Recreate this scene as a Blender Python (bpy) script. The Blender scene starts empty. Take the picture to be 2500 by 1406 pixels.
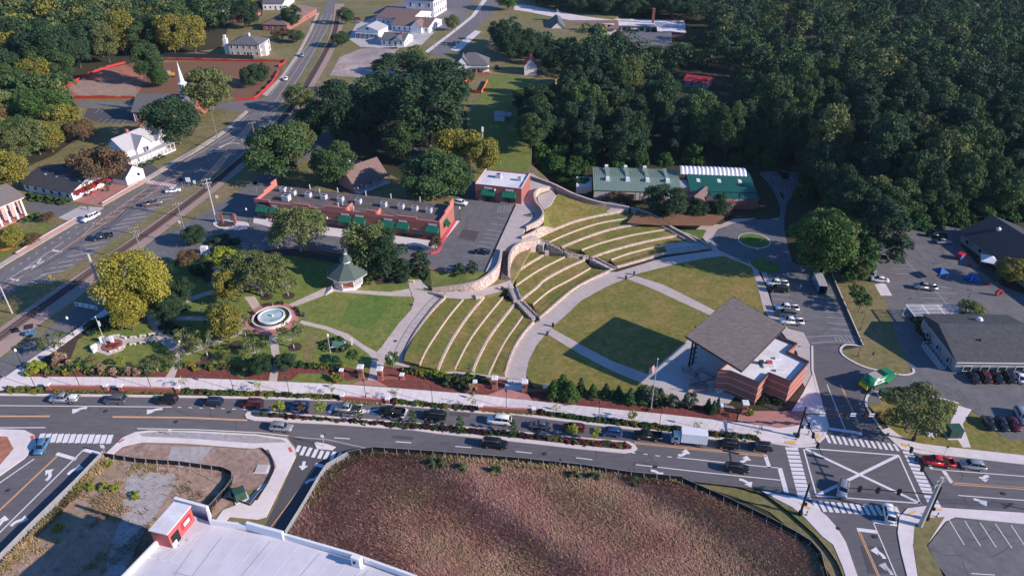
import bpy,bmesh,math,random
import numpy as np
from mathutils import Vector,Matrix
random.seed(7)
R=math.radians
SC=bpy.context.scene
COL=SC.collection
# ------------------------------------------------------------ camera, sky, sun, exposure
FPX,CAMH,NADIR=1760.0,107.2,2767.0
TH=math.atan(FPX/NADIR)
cam_d=bpy.data.cameras.new("camera")
cam=bpy.data.objects.new("camera",cam_d);COL.objects.link(cam)
cam_d.sensor_width=36.0;cam_d.lens=36.0*FPX/2500.0
cam_d.clip_start=1.0;cam_d.clip_end=6000.0
cam.location=(0,0,CAMH);cam.rotation_euler=(math.pi/2-TH,0,0)
SC.camera=cam
SUN_EL,SUN_AZ=23.3,-18.2
world=bpy.data.worlds.new("World");SC.world=world;world.use_nodes=True
wn=world.node_tree;bg=wn.nodes["Background"]
sky=wn.nodes.new("ShaderNodeTexSky");sky.sky_type='NISHITA';sky.sun_disc=False
sky.sun_elevation=R(SUN_EL);sky.sun_rotation=R(90-SUN_AZ)
sky.air_density=1.0;sky.dust_density=0.0;sky.ozone_density=10.0
wn.links.new(sky.outputs[0],bg.inputs[0]);bg.inputs[1].default_value=0.13
sun_d=bpy.data.lights.new("sun",'SUN');sun_d.energy=4.8;sun_d.angle=R(0.5);sun_d.color=(1.0,0.87,0.77)
sun=bpy.data.objects.new("sun",sun_d);COL.objects.link(sun)
sd=Vector((math.cos(R(SUN_AZ))*math.cos(R(SUN_EL)),math.sin(R(SUN_AZ))*math.cos(R(SUN_EL)),math.sin(R(SUN_EL))))
sun.rotation_euler=(-sd).to_track_quat('-Z','Y').to_euler();sun.location=(200,-60,200)
vs=SC.view_settings;vs.view_transform="Standard";vs.look="None";vs.exposure=0.55;vs.gamma=1.0;vs.use_curve_mapping=False
# ------------------------------------------------------------ survey: pixel of the photograph -> place on the ground
_fw=(0,math.cos(TH),-math.sin(TH));_up=(0,math.sin(TH),math.cos(TH))
HT=6.0
def hs(x,y):return-0.5736*x+0.8192*y
def hgt(x,y):return max(0.0,min(HT,0.075*(hs(x,y)-100.0)))
def Z(px,py,z=0.0):
 a=(px-1250.0)/FPX;b=(py-703.0)/FPX
 d=(a,_fw[1]-b*_up[1],_fw[2]-b*_up[2])
 t=(z-CAMH)/d[2]
 return Vector((d[0]*t,d[1]*t,z))
def T(px,py):
 p=Z(px,py,0)
 for _ in range(12):p=Z(px,py,hgt(p.x,p.y))
 return p
def PX(s):return[tuple(float(v)for v in w.split(','))for w in s.split()]
def sm(pts,n=5,closed=False):
 out=[];N=len(pts)
 if N<3:return list(pts)
 rng=range(N if closed else N-1)
 for i in rng:
  g=(lambda k:pts[k%N])if closed else(lambda k:pts[max(0,min(N-1,k))])
  p0,p1,p2,p3=g(i-1),g(i),g(i+1),g(i+2)
  for j in range(n):
   t=j/n;t2,t3=t*t,t*t*t
   out.append(tuple(0.5*(2*p1[k]+(p2[k]-p0[k])*t+(2*p0[k]-5*p1[k]+4*p2[k]-p3[k])*t2+(3*p1[k]-p0[k]-3*p2[k]+p3[k])*t3)for k in range(len(p1))))
 if not closed:out.append(tuple(pts[-1]))
 return out
def TW(s,smooth=0,closed=False):
 p=PX(s)if isinstance(s,str)else s
 if smooth:p=sm(p,smooth,closed)
 return[T(*q)for q in p]
def ZW(s,z,smooth=0,closed=False):
 p=PX(s)if isinstance(s,str)else s
 if smooth:p=sm(p,smooth,closed)
 return[Z(q[0],q[1],z)for q in p]
 # ------------------------------------------------------------ materials
MATS={}
def mat(name,c1,c2=None,c3=None,scale=1.0,scale3=0.12,rough=0.85,bump=0.0,bscale=None,metal=0.0,spec=0.3,f3=0.5,coord='Object',island=0.0,rnd=0.0,detail=6.0,lo=0.35,hi=0.65,alpha=1.0,emit=None,trans=0.0,fine=0.0,fscale=2.0):
 m=bpy.data.materials.new(name);m.use_nodes=True
 nt=m.node_tree;N=nt.nodes;L=nt.links;b=N["Principled BSDF"]
 b.inputs["Roughness"].default_value=rough;b.inputs["Metallic"].default_value=metal
 b.inputs["Specular IOR Level"].default_value=spec
 if trans:b.inputs["Transmission Weight"].default_value=trans
 tc=N.new("ShaderNodeTexCoord")
 def noise(sc,det=detail):
  n=N.new("ShaderNodeTexNoise");n.inputs["Scale"].default_value=sc;n.inputs["Detail"].default_value=det
  n.inputs["Roughness"].default_value=0.65
  L.new(tc.outputs[coord],n.inputs["Vector"]);return n.outputs["Fac"]
 def ramp(src,a,z):
  r=N.new("ShaderNodeMapRange");r.inputs[1].default_value=a;r.inputs[2].default_value=z;L.new(src,r.inputs[0]);return r.outputs[0]
 def mix(f,A,B):
  x=N.new("ShaderNodeMix");x.data_type='RGBA'
  if isinstance(f,float):x.inputs[0].default_value=f
  else:L.new(f,x.inputs[0])
  for s,v in((6,A),(7,B)):
   if isinstance(v,tuple):x.inputs[s].default_value=v[:3]+(1,)
   else:L.new(v,x.inputs[s])
  return x.outputs[2]
 col=None
 if c2:col=mix(ramp(noise(scale),lo,hi),c1,c2)
 else:
  col=mix(0.0,c1,c1)
 if c3:
  mm=N.new("ShaderNodeMath");mm.operation='MULTIPLY';mm.inputs[1].default_value=f3
  L.new(ramp(noise(scale3),0.4,0.68),mm.inputs[0]);col=mix(mm.outputs[0],col,c3)
 def bright(src,amt,col):
  r=N.new("ShaderNodeMapRange");r.inputs[3].default_value=1-amt;r.inputs[4].default_value=1+amt;L.new(src,r.inputs[0])
  h=N.new("ShaderNodeHueSaturation");L.new(r.outputs[0],h.inputs["Value"]);L.new(col,h.inputs["Color"])
  return h.outputs[0]
 if fine:col=bright(ramp(noise(fscale,9.0),.28,.72),fine,col)
 if island:
  g=N.new("ShaderNodeNewGeometry");col=bright(g.outputs["Random Per Island"],island,col)
 if rnd:
  o=N.new("ShaderNodeObjectInfo");col=bright(o.outputs["Random"],rnd,col)
 L.new(col,b.inputs["Base Color"])
 if bump:
  bp=N.new("ShaderNodeBump");bp.inputs["Strength"].default_value=bump;bp.inputs["Distance"].default_value=0.1
  L.new(noise(bscale or scale*3,4.0),bp.inputs["Height"]);L.new(bp.outputs[0],b.inputs["Normal"])
 if alpha<1:b.inputs["Alpha"].default_value=alpha
 if emit:
  b.inputs["Emission Color"].default_value=emit[:3]+(1,);b.inputs["Emission Strength"].default_value=emit[3]
 MATS[name]=m;m['_n']=name
 return m
def streak(name,sx,sy):
 m=MATS[name];N=m.node_tree.nodes;L=m.node_tree.links;tc=[n for n in N if n.type=='TEX_COORD'][0];mp=N.new('ShaderNodeMapping');mp.inputs['Scale'].default_value=(sx,sy,1)
 L.new(tc.outputs['Object'],mp.inputs['Vector'])
 for n in N:
  if n.type=='TEX_NOISE':L.new(mp.outputs[0],n.inputs['Vector'])
def M(n):return MATS[n]if isinstance(n,str)else n
def brickmat(name,c1,c2,mortar,sc=1.0,bw=0.5,rh=0.25,msize=0.02,rough=0.85,voro=False,vscale=2.0):
 m=bpy.data.materials.new(name);m.use_nodes=True
 nt=m.node_tree;N=nt.nodes;L=nt.links;b=N["Principled BSDF"];b.inputs["Roughness"].default_value=rough
 b.inputs["Specular IOR Level"].default_value=0.2
 tc=N.new("ShaderNodeTexCoord")
 x=N.new("ShaderNodeMix");x.data_type='RGBA'
 if voro:
  v=N.new("ShaderNodeTexVoronoi");v.feature='DISTANCE_TO_EDGE';v.inputs["Scale"].default_value=vscale;L.new(tc.outputs["Object"],v.inputs["Vector"])
  w=N.new("ShaderNodeTexVoronoi");w.inputs["Scale"].default_value=vscale;L.new(tc.outputs["Object"],w.inputs["Vector"])
  r=N.new("ShaderNodeMapRange");r.inputs[1].default_value=0.02;r.inputs[2].default_value=0.09;L.new(v.outputs["Distance"],r.inputs[0])
  y=N.new("ShaderNodeMix");y.data_type='RGBA'
  s=N.new("ShaderNodeSeparateColor");L.new(w.outputs["Color"],s.inputs[0]);L.new(s.outputs[0],y.inputs[0])
  y.inputs[6].default_value=c1+(1,);y.inputs[7].default_value=c2+(1,)
  L.new(r.outputs[0],x.inputs[0]);x.inputs[6].default_value=mortar+(1,);L.new(y.outputs[2],x.inputs[7])
  bp=N.new("ShaderNodeBump");bp.inputs["Strength"].default_value=0.6;bp.inputs["Distance"].default_value=0.08
  L.new(r.outputs[0],bp.inputs["Height"]);L.new(bp.outputs[0],b.inputs["Normal"])
  L.new(x.outputs[2],b.inputs["Base Color"])
 else:
  n=N.new("ShaderNodeTexNoise");n.inputs["Scale"].default_value=4.0;n.inputs["Detail"].default_value=8;n.inputs["Roughness"].default_value=.8
  L.new(tc.outputs["Object"],n.inputs["Vector"])
  r=N.new("ShaderNodeMapRange");r.inputs[1].default_value=0.35;r.inputs[2].default_value=0.65;L.new(n.outputs["Fac"],r.inputs[0])
  wv=N.new("ShaderNodeTexWave");wv.bands_direction='Z';wv.inputs["Scale"].default_value=sc;wv.inputs["Distortion"].default_value=0.3
  L.new(tc.outputs["Object"],wv.inputs["Vector"])
  L.new(r.outputs[0],x.inputs[0]);x.inputs[6].default_value=c1+(1,);x.inputs[7].default_value=c2+(1,)
  y=N.new("ShaderNodeMix");y.data_type='RGBA'
  rr=N.new("ShaderNodeMapRange");rr.inputs[1].default_value=0.0;rr.inputs[2].default_value=0.25;rr.inputs[3].default_value=0.45;rr.inputs[4].default_value=0.0
  L.new(wv.outputs["Fac"],rr.inputs[0]);L.new(rr.outputs[0],y.inputs[0]);L.new(x.outputs[2],y.inputs[6]);y.inputs[7].default_value=mortar+(1,)
  L.new(y.outputs[2],b.inputs["Base Color"])
 MATS[name]=m;return m
mat('asphalt',(.108,.100,.106),(.132,.123,.130),(.155,.145,.15),scale=1.2,scale3=.07,rough=.88,bump=.15,bscale=9,f3=.5,detail=12,fine=.14,fscale=.7)
mat('asphalt_old',(.165,.150,.152),(.195,.178,.178),(.135,.125,.128),scale=1.1,scale3=.09,rough=.9,bump=.15,bscale=8,fine=.16,fscale=.6)
mat('asphalt_new',(.085,.08,.084),(.10,.094,.10),(.075,.072,.076),scale=2,rough=.85)
mat('asphalt_mid',(.12,.118,.125),(.15,.145,.15),(.19,.18,.18),scale=.8,scale3=.16,rough=.9,f3=.6,fine=.16,fscale=.5)
mat('concrete',(.66,.59,.585),(.72,.65,.64),(.55,.485,.48),scale=.9,scale3=.15,rough=.85,f3=.5,fine=.07,fscale=.5)
mat('concrete_tan',(.46,.39,.36),(.53,.455,.42),(.40,.335,.31),scale=.8,scale3=.13,rough=.9,f3=.5,fine=.10,fscale=.5)
mat('concrete_grey',(.46,.425,.42),(.53,.49,.48),(.39,.36,.36),scale=.8,scale3=.2,rough=.9)
mat('kerb',(.60,.52,.49),(.68,.60,.57),scale=1.5,rough=.85)
mat('red_paint',(.62,.07,.09),(.72,.12,.14),scale=2,rough=.7)
mat('white_paint',(.78,.75,.76),(.68,.65,.66),(.5,.48,.49),scale=5,scale3=1.2,rough=.7,f3=.35)
mat('worn_paint',(.62,.60,.62),(.42,.40,.42),(.3,.29,.3),scale=5,scale3=1.0,rough=.8,f3=.6)
mat('yellow_paint',(.74,.40,.20),(.62,.33,.17),(.45,.27,.18),scale=4,scale3=.8,rough=.75,f3=.4)
mat('brick_paving',(.44,.20,.17),(.36,.155,.14),(.48,.26,.22),scale=3.5,scale3=.5,rough=.9)
mat('lawn',(.195,.165,.036),(.310,.212,.080),(.115,.152,.025),scale=.3,scale3=.07,rough=.95,bump=.6,bscale=4,f3=.85,detail=14,lo=.40,hi=.66,fine=.38,fscale=.9)
mat('lawn_green',(.100,.165,.026),(.165,.19,.042),(.21,.185,.06),scale=.3,scale3=.08,rough=.95,bump=.5,bscale=5,f3=.7,detail=12,lo=.3,hi=.7,fine=.35,fscale=.9)
mat('lawn_lush',(.070,.150,.024),(.115,.175,.036),(.16,.17,.045),scale=.4,scale3=.12,rough=.95,bump=.4,bscale=6,f3=.5,fine=.3,fscale=1.0)
mat('verge',(.20,.165,.065),(.125,.14,.042),(.27,.19,.11),scale=.22,scale3=.06,rough=.95,bump=.5,bscale=5,f3=.8,detail=9,lo=.3,hi=.7,fine=.35,fscale=.8)
mat('block_soil',(.30,.19,.155),(.37,.26,.22),(.21,.155,.115),scale=.5,scale3=.15,rough=.95,bump=.4,bscale=4,f3=.7,fine=.3,fscale=1.0)
mat('dry_soil',(.40,.26,.21),(.32,.215,.175),(.22,.19,.10),scale=.3,scale3=.08,rough=.95,bump=.3,bscale=4,f3=.6,fine=.3,fscale=.8)
mat('red_soil',(.36,.125,.08),(.44,.19,.125),(.28,.15,.10),scale=.3,scale3=.06,rough=.95,bump=.3,bscale=4,f3=.6,fine=.3,fscale=.8)
mat('gravel',(.30,.29,.30),(.42,.40,.41),(.36,.28,.24),scale=4,scale3=.12,rough=.95,bump=.6,bscale=8,f3=.6,fine=.25,fscale=1.2)
mat('pad_soil',(.40,.26,.22),(.52,.44,.42),(.24,.22,.22),scale=.12,scale3=.05,rough=.95,f3=.9,detail=8,fine=.25,fscale=.5)
mat('ballast',(.40,.285,.255),(.32,.225,.20),(.42,.30,.23),scale=3,scale3=.1,rough=.95,bump=.6,bscale=7)
mat('mulch_red',(.20,.055,.045),(.13,.035,.03),(.27,.10,.08),scale=3.5,scale3=.8,rough=.95,bump=1.0,bscale=5,fine=.45,fscale=2.2)
mat('mulch_dark',(.050,.036,.032),(.075,.052,.045),scale=3,rough=.95,bump=.8,bscale=6)
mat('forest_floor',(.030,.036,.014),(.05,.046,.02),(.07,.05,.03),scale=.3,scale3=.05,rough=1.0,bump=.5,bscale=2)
mat('pine_straw',(.22,.11,.065),(.17,.09,.05),scale=1.2,rough=.95,bump=.5,bscale=6)
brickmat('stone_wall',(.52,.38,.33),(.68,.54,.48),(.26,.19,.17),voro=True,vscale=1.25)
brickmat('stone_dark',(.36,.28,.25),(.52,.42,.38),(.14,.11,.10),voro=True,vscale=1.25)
mat('stone_cap',(.50,.39,.32),(.60,.48,.40),(.40,.32,.26),scale=1.5,scale3=.5,rough=.85)
brickmat('brick',(.27,.088,.07),(.36,.13,.105),(.40,.22,.19),sc=2.2)
brickmat('brick_bright',(.40,.13,.11),(.48,.17,.14),(.5,.28,.24),sc=2.2)
mat('white',(.80,.79,.80),(.74,.73,.75),(.68,.67,.70),scale=.7,scale3=.25,rough=.7,f3=.4)
mat('offwhite',(.70,.67,.64),(.64,.61,.58),scale=.8,rough=.8)
mat('cream',(.55,.49,.42),(.50,.44,.38),scale=.8,rough=.8)
mat('pink_paint',(.55,.36,.33),(.5,.31,.28),scale=.8,rough=.8)
mat('blue_siding',(.24,.38,.46),(.21,.34,.42),scale=.8,rough=.8)
mat('grey_siding',(.38,.36,.36),(.33,.31,.31),scale=.8,rough=.8)
mat('glass',(.02,.028,.034),(.03,.04,.048),scale=.6,rough=.08,spec=.6)
mat('black_metal',(.014,.014,.016),rough=.5)
mat('dark_metal',(.045,.045,.05),rough=.5)
mat('steel',(.42,.41,.42),(.36,.35,.36),scale=2,rough=.45,metal=.6)
mat('galv',(.50,.49,.50),rough=.5,metal=.3)
mat('wood_pole',(.26,.21,.19),(.20,.165,.15),scale=3,rough=.9)
mat('conc_pole',(.46,.42,.41),(.40,.37,.36),scale=2,rough=.9)
mat('wire',(.16,.15,.15),rough=.6)
mat('rail_steel',(.12,.08,.07),(.16,.10,.085),scale=3,rough=.6,metal=.4)
mat('sleeper',(.085,.062,.055),(.12,.09,.08),scale=4,rough=.95)
streak('asphalt',.35,1.6)
# ------------------------------------------------------------ mesh and object helpers
def setp(o,label=None,cat=None,group=None,kind=None):
 if label:o['label']=label
 if cat:o['category']=cat
 if group:o['group']=group
 if kind:o['kind']=kind
 return o
def thing(name,label,cat,loc=(0,0,0),rz=0.0,group=None):
 o=bpy.data.objects.new(name,None);COL.objects.link(o);o.empty_display_size=0.3
 o.location=loc;o.rotation_euler=(0,0,rz)
 return setp(o,label,cat,group)
def link(name,me,parent=None,loc=None,rz=None):
 o=bpy.data.objects.new(name,me);COL.objects.link(o)
 if parent:o.parent=parent
 if loc is not None:o.location=loc
 if rz is not None:o.rotation_euler=(0,0,rz)
 return o
def copy_tree(o,parent=None):
 c=o.copy();COL.objects.link(c);c.parent=parent
 for ch in list(o.children):copy_tree(ch,c)
 return c
class MB:
 def __init__(s):s.v=[];s.f=[]
 def add(s,vs,fs):
  n=len(s.v);s.v+=[tuple(v)for v in vs];s.f+=[tuple(i+n for i in f)for f in fs];return s
 def box(s,x0,x1,y0,y1,z0,z1,t=0.0):
  vs=[(x0,y0,z0),(x1,y0,z0),(x1,y1,z0),(x0,y1,z0),(x0+t,y0+t,z1),(x1-t,y0+t,z1),(x1-t,y1-t,z1),(x0+t,y1-t,z1)]
  return s.add(vs,[(0,3,2,1),(4,5,6,7),(0,1,5,4),(1,2,6,5),(2,3,7,6),(3,0,4,7)])
 def obox(s,c,ax,L,W,z0,z1):
  ax=Vector((ax[0],ax[1],0)).normalized();ay=Vector((-ax.y,ax.x,0));c=Vector((c[0],c[1],0))
  vs=[]
  for z in(z0,z1):
   for a,b in((-1,-1),(1,-1),(1,1),(-1,1)):
    p=c+ax*(a*L/2)+ay*(b*W/2);vs.append((p.x,p.y,z))
  return s.add(vs,[(0,3,2,1),(4,5,6,7),(0,1,5,4),(1,2,6,5),(2,3,7,6),(3,0,4,7)])
 def prism(s,pts,z0,z1,taper=1.0):
  n=len(pts);cx=sum(p[0]for p in pts)/n;cy=sum(p[1]for p in pts)/n
  vs=[(p[0],p[1],z0)for p in pts]+[(cx+(p[0]-cx)*taper,cy+(p[1]-cy)*taper,z1)for p in pts]
  return s.add(vs,[tuple(range(n))[::-1],tuple(range(n,2*n))]+[(i,(i+1)%n,n+(i+1)%n,n+i)for i in range(n)])
 def tube(s,a,b,r,r2=None,n=6):
  a=Vector(a);b=Vector(b);d=(b-a)
  if d.length<1e-6:return s
  d.normalize();u=d.orthogonal().normalized();w=d.cross(u);r2=r if r2 is None else r2
  vs=[]
  for p,q in((a,r),(b,r2)):
   for i in range(n):
    t=2*math.pi*i/n;vs.append(p+(u*math.cos(t)+w*math.sin(t))*q)
  return s.add(vs,[(i,(i+1)%n,n+(i+1)%n,n+i)for i in range(n)]+[tuple(range(n))[::-1],tuple(range(n,2*n))])
 def path(s,pts,r,n=5):
  for a,b in zip(pts[:-1],pts[1:]):s.tube(a,b,r,r,n)
  return s
 def lathe(s,prof,n=12,c=(0,0,0),sx=1,sy=1,a0=0.0):
  m=len(prof);vs=[]
  for r,z in prof:
   for i in range(n):
    t=a0+2*math.pi*i/n;vs.append((c[0]+r*math.cos(t)*sx,c[1]+r*math.sin(t)*sy,c[2]+z))
  fs=[(k*n+i,k*n+(i+1)%n,(k+1)*n+(i+1)%n,(k+1)*n+i)for k in range(m-1)for i in range(n)]
  fs+=[tuple(range(n))[::-1],tuple((m-1)*n+i for i in range(n))]
  return s.add(vs,fs)
 def quad(s,*p):return s.add(p,[tuple(range(len(p)))])
 def mesh(s,name,m,smooth=False):
  me=bpy.data.meshes.new(name);me.from_pydata(s.v,[],s.f);me.materials.append(M(m))
  if smooth:me.polygons.foreach_set('use_smooth',[True]*len(me.polygons))
  me.update();return me
 def build(s,name,m,parent=None,loc=None,rz=None,smooth=False):
  return link(name,s.mesh(name,m,smooth),parent,loc,rz)
def fixn(me):
 bm=bmesh.new();bm.from_mesh(me);bmesh.ops.recalc_face_normals(bm,faces=bm.faces);bm.to_mesh(me);bm.free()
def tri_poly(pts,cuts=True):
 """flat polygon, cut along the two crease lines of the terrain and triangulated; returns bmesh"""
 bm=bmesh.new();vs=[]
 for p in pts:
  if vs and(Vector((p[0],p[1],0))-vs[-1].co).length<1e-4:continue
  vs.append(bm.verts.new((p[0],p[1],0)))
 f=bm.faces.new(vs);f.normal_update()
 if f.normal.z<0:f.normal_flip()
 if cuts:
  for s0 in(100.0,180.0):
   bmesh.ops.bisect_plane(bm,geom=bm.verts[:]+bm.edges[:]+bm.faces[:],plane_co=(0,s0/0.8192,0),plane_no=(-0.5736,0.8192,0),dist=1e-4)
 bmesh.ops.triangulate(bm,faces=bm.faces[:],ngon_method='EAR_CLIP')
 return bm
def sheet(name,pts,m,off=0.0,z=None,thick=0.0,parent=None,kind=None,zf=None,label=None,down=None):
 """ground sheet draped on the terrain (or at level z); thick>0 gives it edges"""
 bm=tri_poly(pts,z is None and zf is None)
 for v in bm.verts:
  v.co.z=(zf(v.co.x,v.co.y)if zf else(z if z is not None else hgt(v.co.x,v.co.y)))+off
 if thick or down is not None:
  be=[e for e in bm.edges if e.is_boundary]
  r=bmesh.ops.extrude_edge_only(bm,edges=be)
  for v in[g for g in r['geom']if isinstance(g,bmesh.types.BMVert)]:
   v.co.z=v.co.z-thick if down is None else down
  bmesh.ops.recalc_face_normals(bm,faces=bm.faces[:])
  up=[f for f in bm.faces if abs(f.normal.z)>.7]
  if up and up[0].normal.z<0:bmesh.ops.reverse_faces(bm,faces=bm.faces[:])
 me=bpy.data.meshes.new(name);bm.to_mesh(me);bm.free();me.materials.append(M(m))
 o=link(name,me,parent)
 if parent is None and kind is None:kind='structure'
 return setp(o,label=label,kind=kind)
def resamp(pts,n):
 d=[0.0]
 for a,b in zip(pts[:-1],pts[1:]):d.append(d[-1]+(Vector(b)-Vector(a)).length)
 out=[]
 for i in range(n):
  t=d[-1]*i/(n-1);k=0
  while k<len(d)-2 and d[k+1]<t:k+=1
  u=(t-d[k])/max(1e-9,d[k+1]-d[k]);out.append(Vector(pts[k]).lerp(Vector(pts[k+1]),min(1,u)))
 return out
def plen(pts):return sum((Vector(b)-Vector(a)).length for a,b in zip(pts[:-1],pts[1:]))
def offs(pts,d):
 """offset a polyline sideways (left positive) in plan"""
 out=[];n=len(pts)
 for i in range(n):
  a=Vector(pts[max(0,i-1)]);b=Vector(pts[min(n-1,i+1)]);t=(b-a);t.z=0;t.normalize()
  out.append(Vector(pts[i])+Vector((-t.y,t.x,0))*d)
 return out
def stripe(pts,w,m,name,parent,off=.05,z=None,kind=None):
 """painted line of width w along a plan polyline"""
 A=offs(pts,w/2);B=offs(pts,-w/2)
 return sheet(name,A+B[::-1],m,off,z,parent=parent,kind=kind)
def wall_line(mb,pts,w,z0,z1,side=0.0):
 """solid wall along a plan polyline; z0,z1 numbers or lists per point; side shifts the centre line left"""
 n=len(pts);A=offs(pts,w/2+side);B=offs(pts,-w/2+side)
 g=lambda z,i:z[i]if isinstance(z,(list,tuple))else z
 vs=[]
 for i in range(n):
  vs+=[(A[i].x,A[i].y,g(z0,i)),(B[i].x,B[i].y,g(z0,i)),(B[i].x,B[i].y,g(z1,i)),(A[i].x,A[i].y,g(z1,i))]
 fs=[]
 for i in range(n-1):
  k=4*i;fs+=[(k,k+4,k+7,k+3),(k+1,k+2,k+6,k+5),(k+3,k+7,k+6,k+2),(k,k+1,k+5,k+4)]
 fs+=[(0,3,2,1),(4*n-4,4*n-3,4*n-2,4*n-1)]
 return mb.add(vs,fs)
def railing(name,pts,zs,parent,h=1.0,step=1.6,m='black_metal',bars=4):
 """posts and rails along a polyline at heights zs (list or number)"""
 L=plen(pts);n=max(2,int(L/step)+1);P=resamp([Vector((p[0],p[1],(zs[i]if isinstance(zs,(list,tuple))else zs)))for i,p in enumerate(pts)],n)
 mb=MB()
 for p in P:mb.tube(p,p+Vector((0,0,h)),.035,n=4)
 mb.path([p+Vector((0,0,h))for p in P],.035,4)
 for k in range(bars):mb.path([p+Vector((0,0,h*(.12+.72*k/max(1,bars-1))))for p in P],.014,3)
 return mb.build(name,m,parent)
 # ------------------------------------------------------------ ground, roads, lots, lawns
sheet('ground',[(-900,20),(900,20),(900,1500),(-900,1500)],'forest_floor',-.10,z=0.0)
sheet('terrain',TW("-700,1800 1000,1800 1235,925 1193,916 1110,906 1024,894 984,882 1014,817 1053,763 1088,727 1158,728 1216,714 1245,700 1300,600 1345,520 1340,440 1296,400 1300,330 1330,230 1420,110 1560,0 1640,-90")+[Vector((200,1400,6)),Vector((-900,1400,6)),Vector((-900,300,6)),Vector((-700,60,6))],'verge',0.0,down=-1.0)
# --- the street along the park (runs the width of the picture)
st_pts=TW("-260,962 0,966 300,969 640,974 850,980 1004,994 1260,1014 1445,1038 1600,1056 1716,1071 1854,1080 1944,1092 1990,1089 2013,1068 2023,1040 2008,990 2000,960 1985,905 1984,850 1978,842 2050,842 2062,872 2110,898 2160,912 2225,918 2310,930 2300,972 2160,962 2122,975 2112,1000 2150,1048 2200,1095 2245,1107 2300,1110 2500,1133 2720,1160 2720,1290 2500,1250 2310,1238 2262,1234 2215,1240 2196,1262 2190,1300 2200,1350 2240,1406 2300,1500 2150,1500 2094,1406 2065,1322 2044,1287 2019,1258 1983,1230 1950,1212 1860,1197 1854,1194 1675,1173 1534,1160 1419,1142 1240,1125 1027,1107 904,1100 850,1112 760,1190 690,1330 640,1330 650,1280 705,1160 727,1110 722,1090 704,1066 620,1056 480,1050 360,1049 300,1066 250,1115 200,1165 0,1380 -120,1500 -500,1500 -240,1330 -20,1180 60,1120 90,1085 84,1060 60,1048 0,1045 -280,1040")
street=sheet('street',st_pts,'asphalt',.02)
darkst=sheet('side_street',TW("704,1066 722,1090 727,1110 705,1160 650,1280 560,1400 620,1420 690,1330 760,1190 850,1112 905,1101 850,1088 780,1076"),'asphalt_new',.032)
# --- left road, railway, service road
sheet('left_road',TW("0,661 38,637 143,575 189,547 256,509 353,451 422,409 499,363 563,320 609,276 640,248 653,238 697,189 735,136 763,84 786,33 800,0 812,-60 840,-60 826,-10 812,33 797,77 763,143 733,187 671,279 625,365 563,401 448,460 422,486 358,529 294,573 218,629 128,673 38,708 -20,745 -260,860 -330,860 -330,830"),'asphalt_old',.03)
sheet('church_street',TW("653,238 640,248 609,276 520,266 380,262 190,262 190,248 380,250 560,250"),'asphalt_old',.026)
sheet('rail_crossing',TW("625,365 671,279 720,268 735,262 745,275 690,310 640,380"),'asphalt_old',.034)
svc=sheet('service_road',TW("-40,905 0,879 61,837 120,800 184,751 238,700 310,640 379,583 435,555 497,521 538,496 586,465 640,425 720,350 800,318 820,345 700,420 650,470 640,560 560,600 480,620 400,640 330,700 262,756 180,812 70,905 10,930 -40,950"),'asphalt_mid',.028)
bed=sheet('rail_bed',TW("-60,880 0,800 90,735 170,683 262,625 371,547 490,462 570,395 615,352 690,275 725,230 755,184 780,138 800,100 812,60 818,10 840,10 838,60 826,100 808,140 780,190 750,240 715,290 640,372 590,415 510,480 385,578 265,668 180,735 100,790 30,850 -40,905"),'ballast',.04)
rail_c=sm(PX("-40,853 0,825 84,763 166,705 262,636 371,562 499,466 576,401 622,362 668,315 704,272 735,230 763,184 789,138 809,100 820,69 826,30"),8)
RC=[T(*p)for p in rail_c]
rw=thing('railway','single railway track on pinkish ballast beside the left road','railway')
for sgn in(-1,1):
 mb=MB();P=offs(RC,sgn*.75);wall_line(mb,P,.09,[p.z+.18 for p in RC],[p.z+.36 for p in RC]);mb.build('rail','rail_steel',rw)
sl=MB().box(-.13,.13,-1.3,1.3,0,.16).mesh('sleeper','sleeper')
tot=plen(RC);RS=resamp(RC,int(tot/.62));nsl=0
far=MB()
for a,b in zip(RS[:-1],RS[1:]):
 d=b-a;an=math.atan2(d.y,d.x)
 if nsl<300:
  o=link('sleeper',sl,rw,(a.x,a.y,a.z+.05),an)
 else:far.obox((a.x,a.y),(d.x,d.y),.26,2.6,a.z+.05,a.z+.21)
 nsl+=1
if far.v:setp(far.build('far_sleepers','sleeper',rw),kind='stuff')
# --- retail lot on the upper level
lot=sheet('retail_lot',ZW("590,468 560,500 540,545 395,600 420,625 520,612 640,612 748,606 835,621 930,640 1050,657 1106,665 1183,662 1257,501 1262,480 1165,470 1120,470 1110,492 1078,592 620,540 640,470",HT),'asphalt_mid',.05,z=HT)
sheet('back_drive',ZW("1118,480 1165,470 1150,420 1060,400 980,330 960,320 930,345 985,400 1010,440 1080,470",HT),'asphalt_mid',.03,z=HT)
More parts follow.
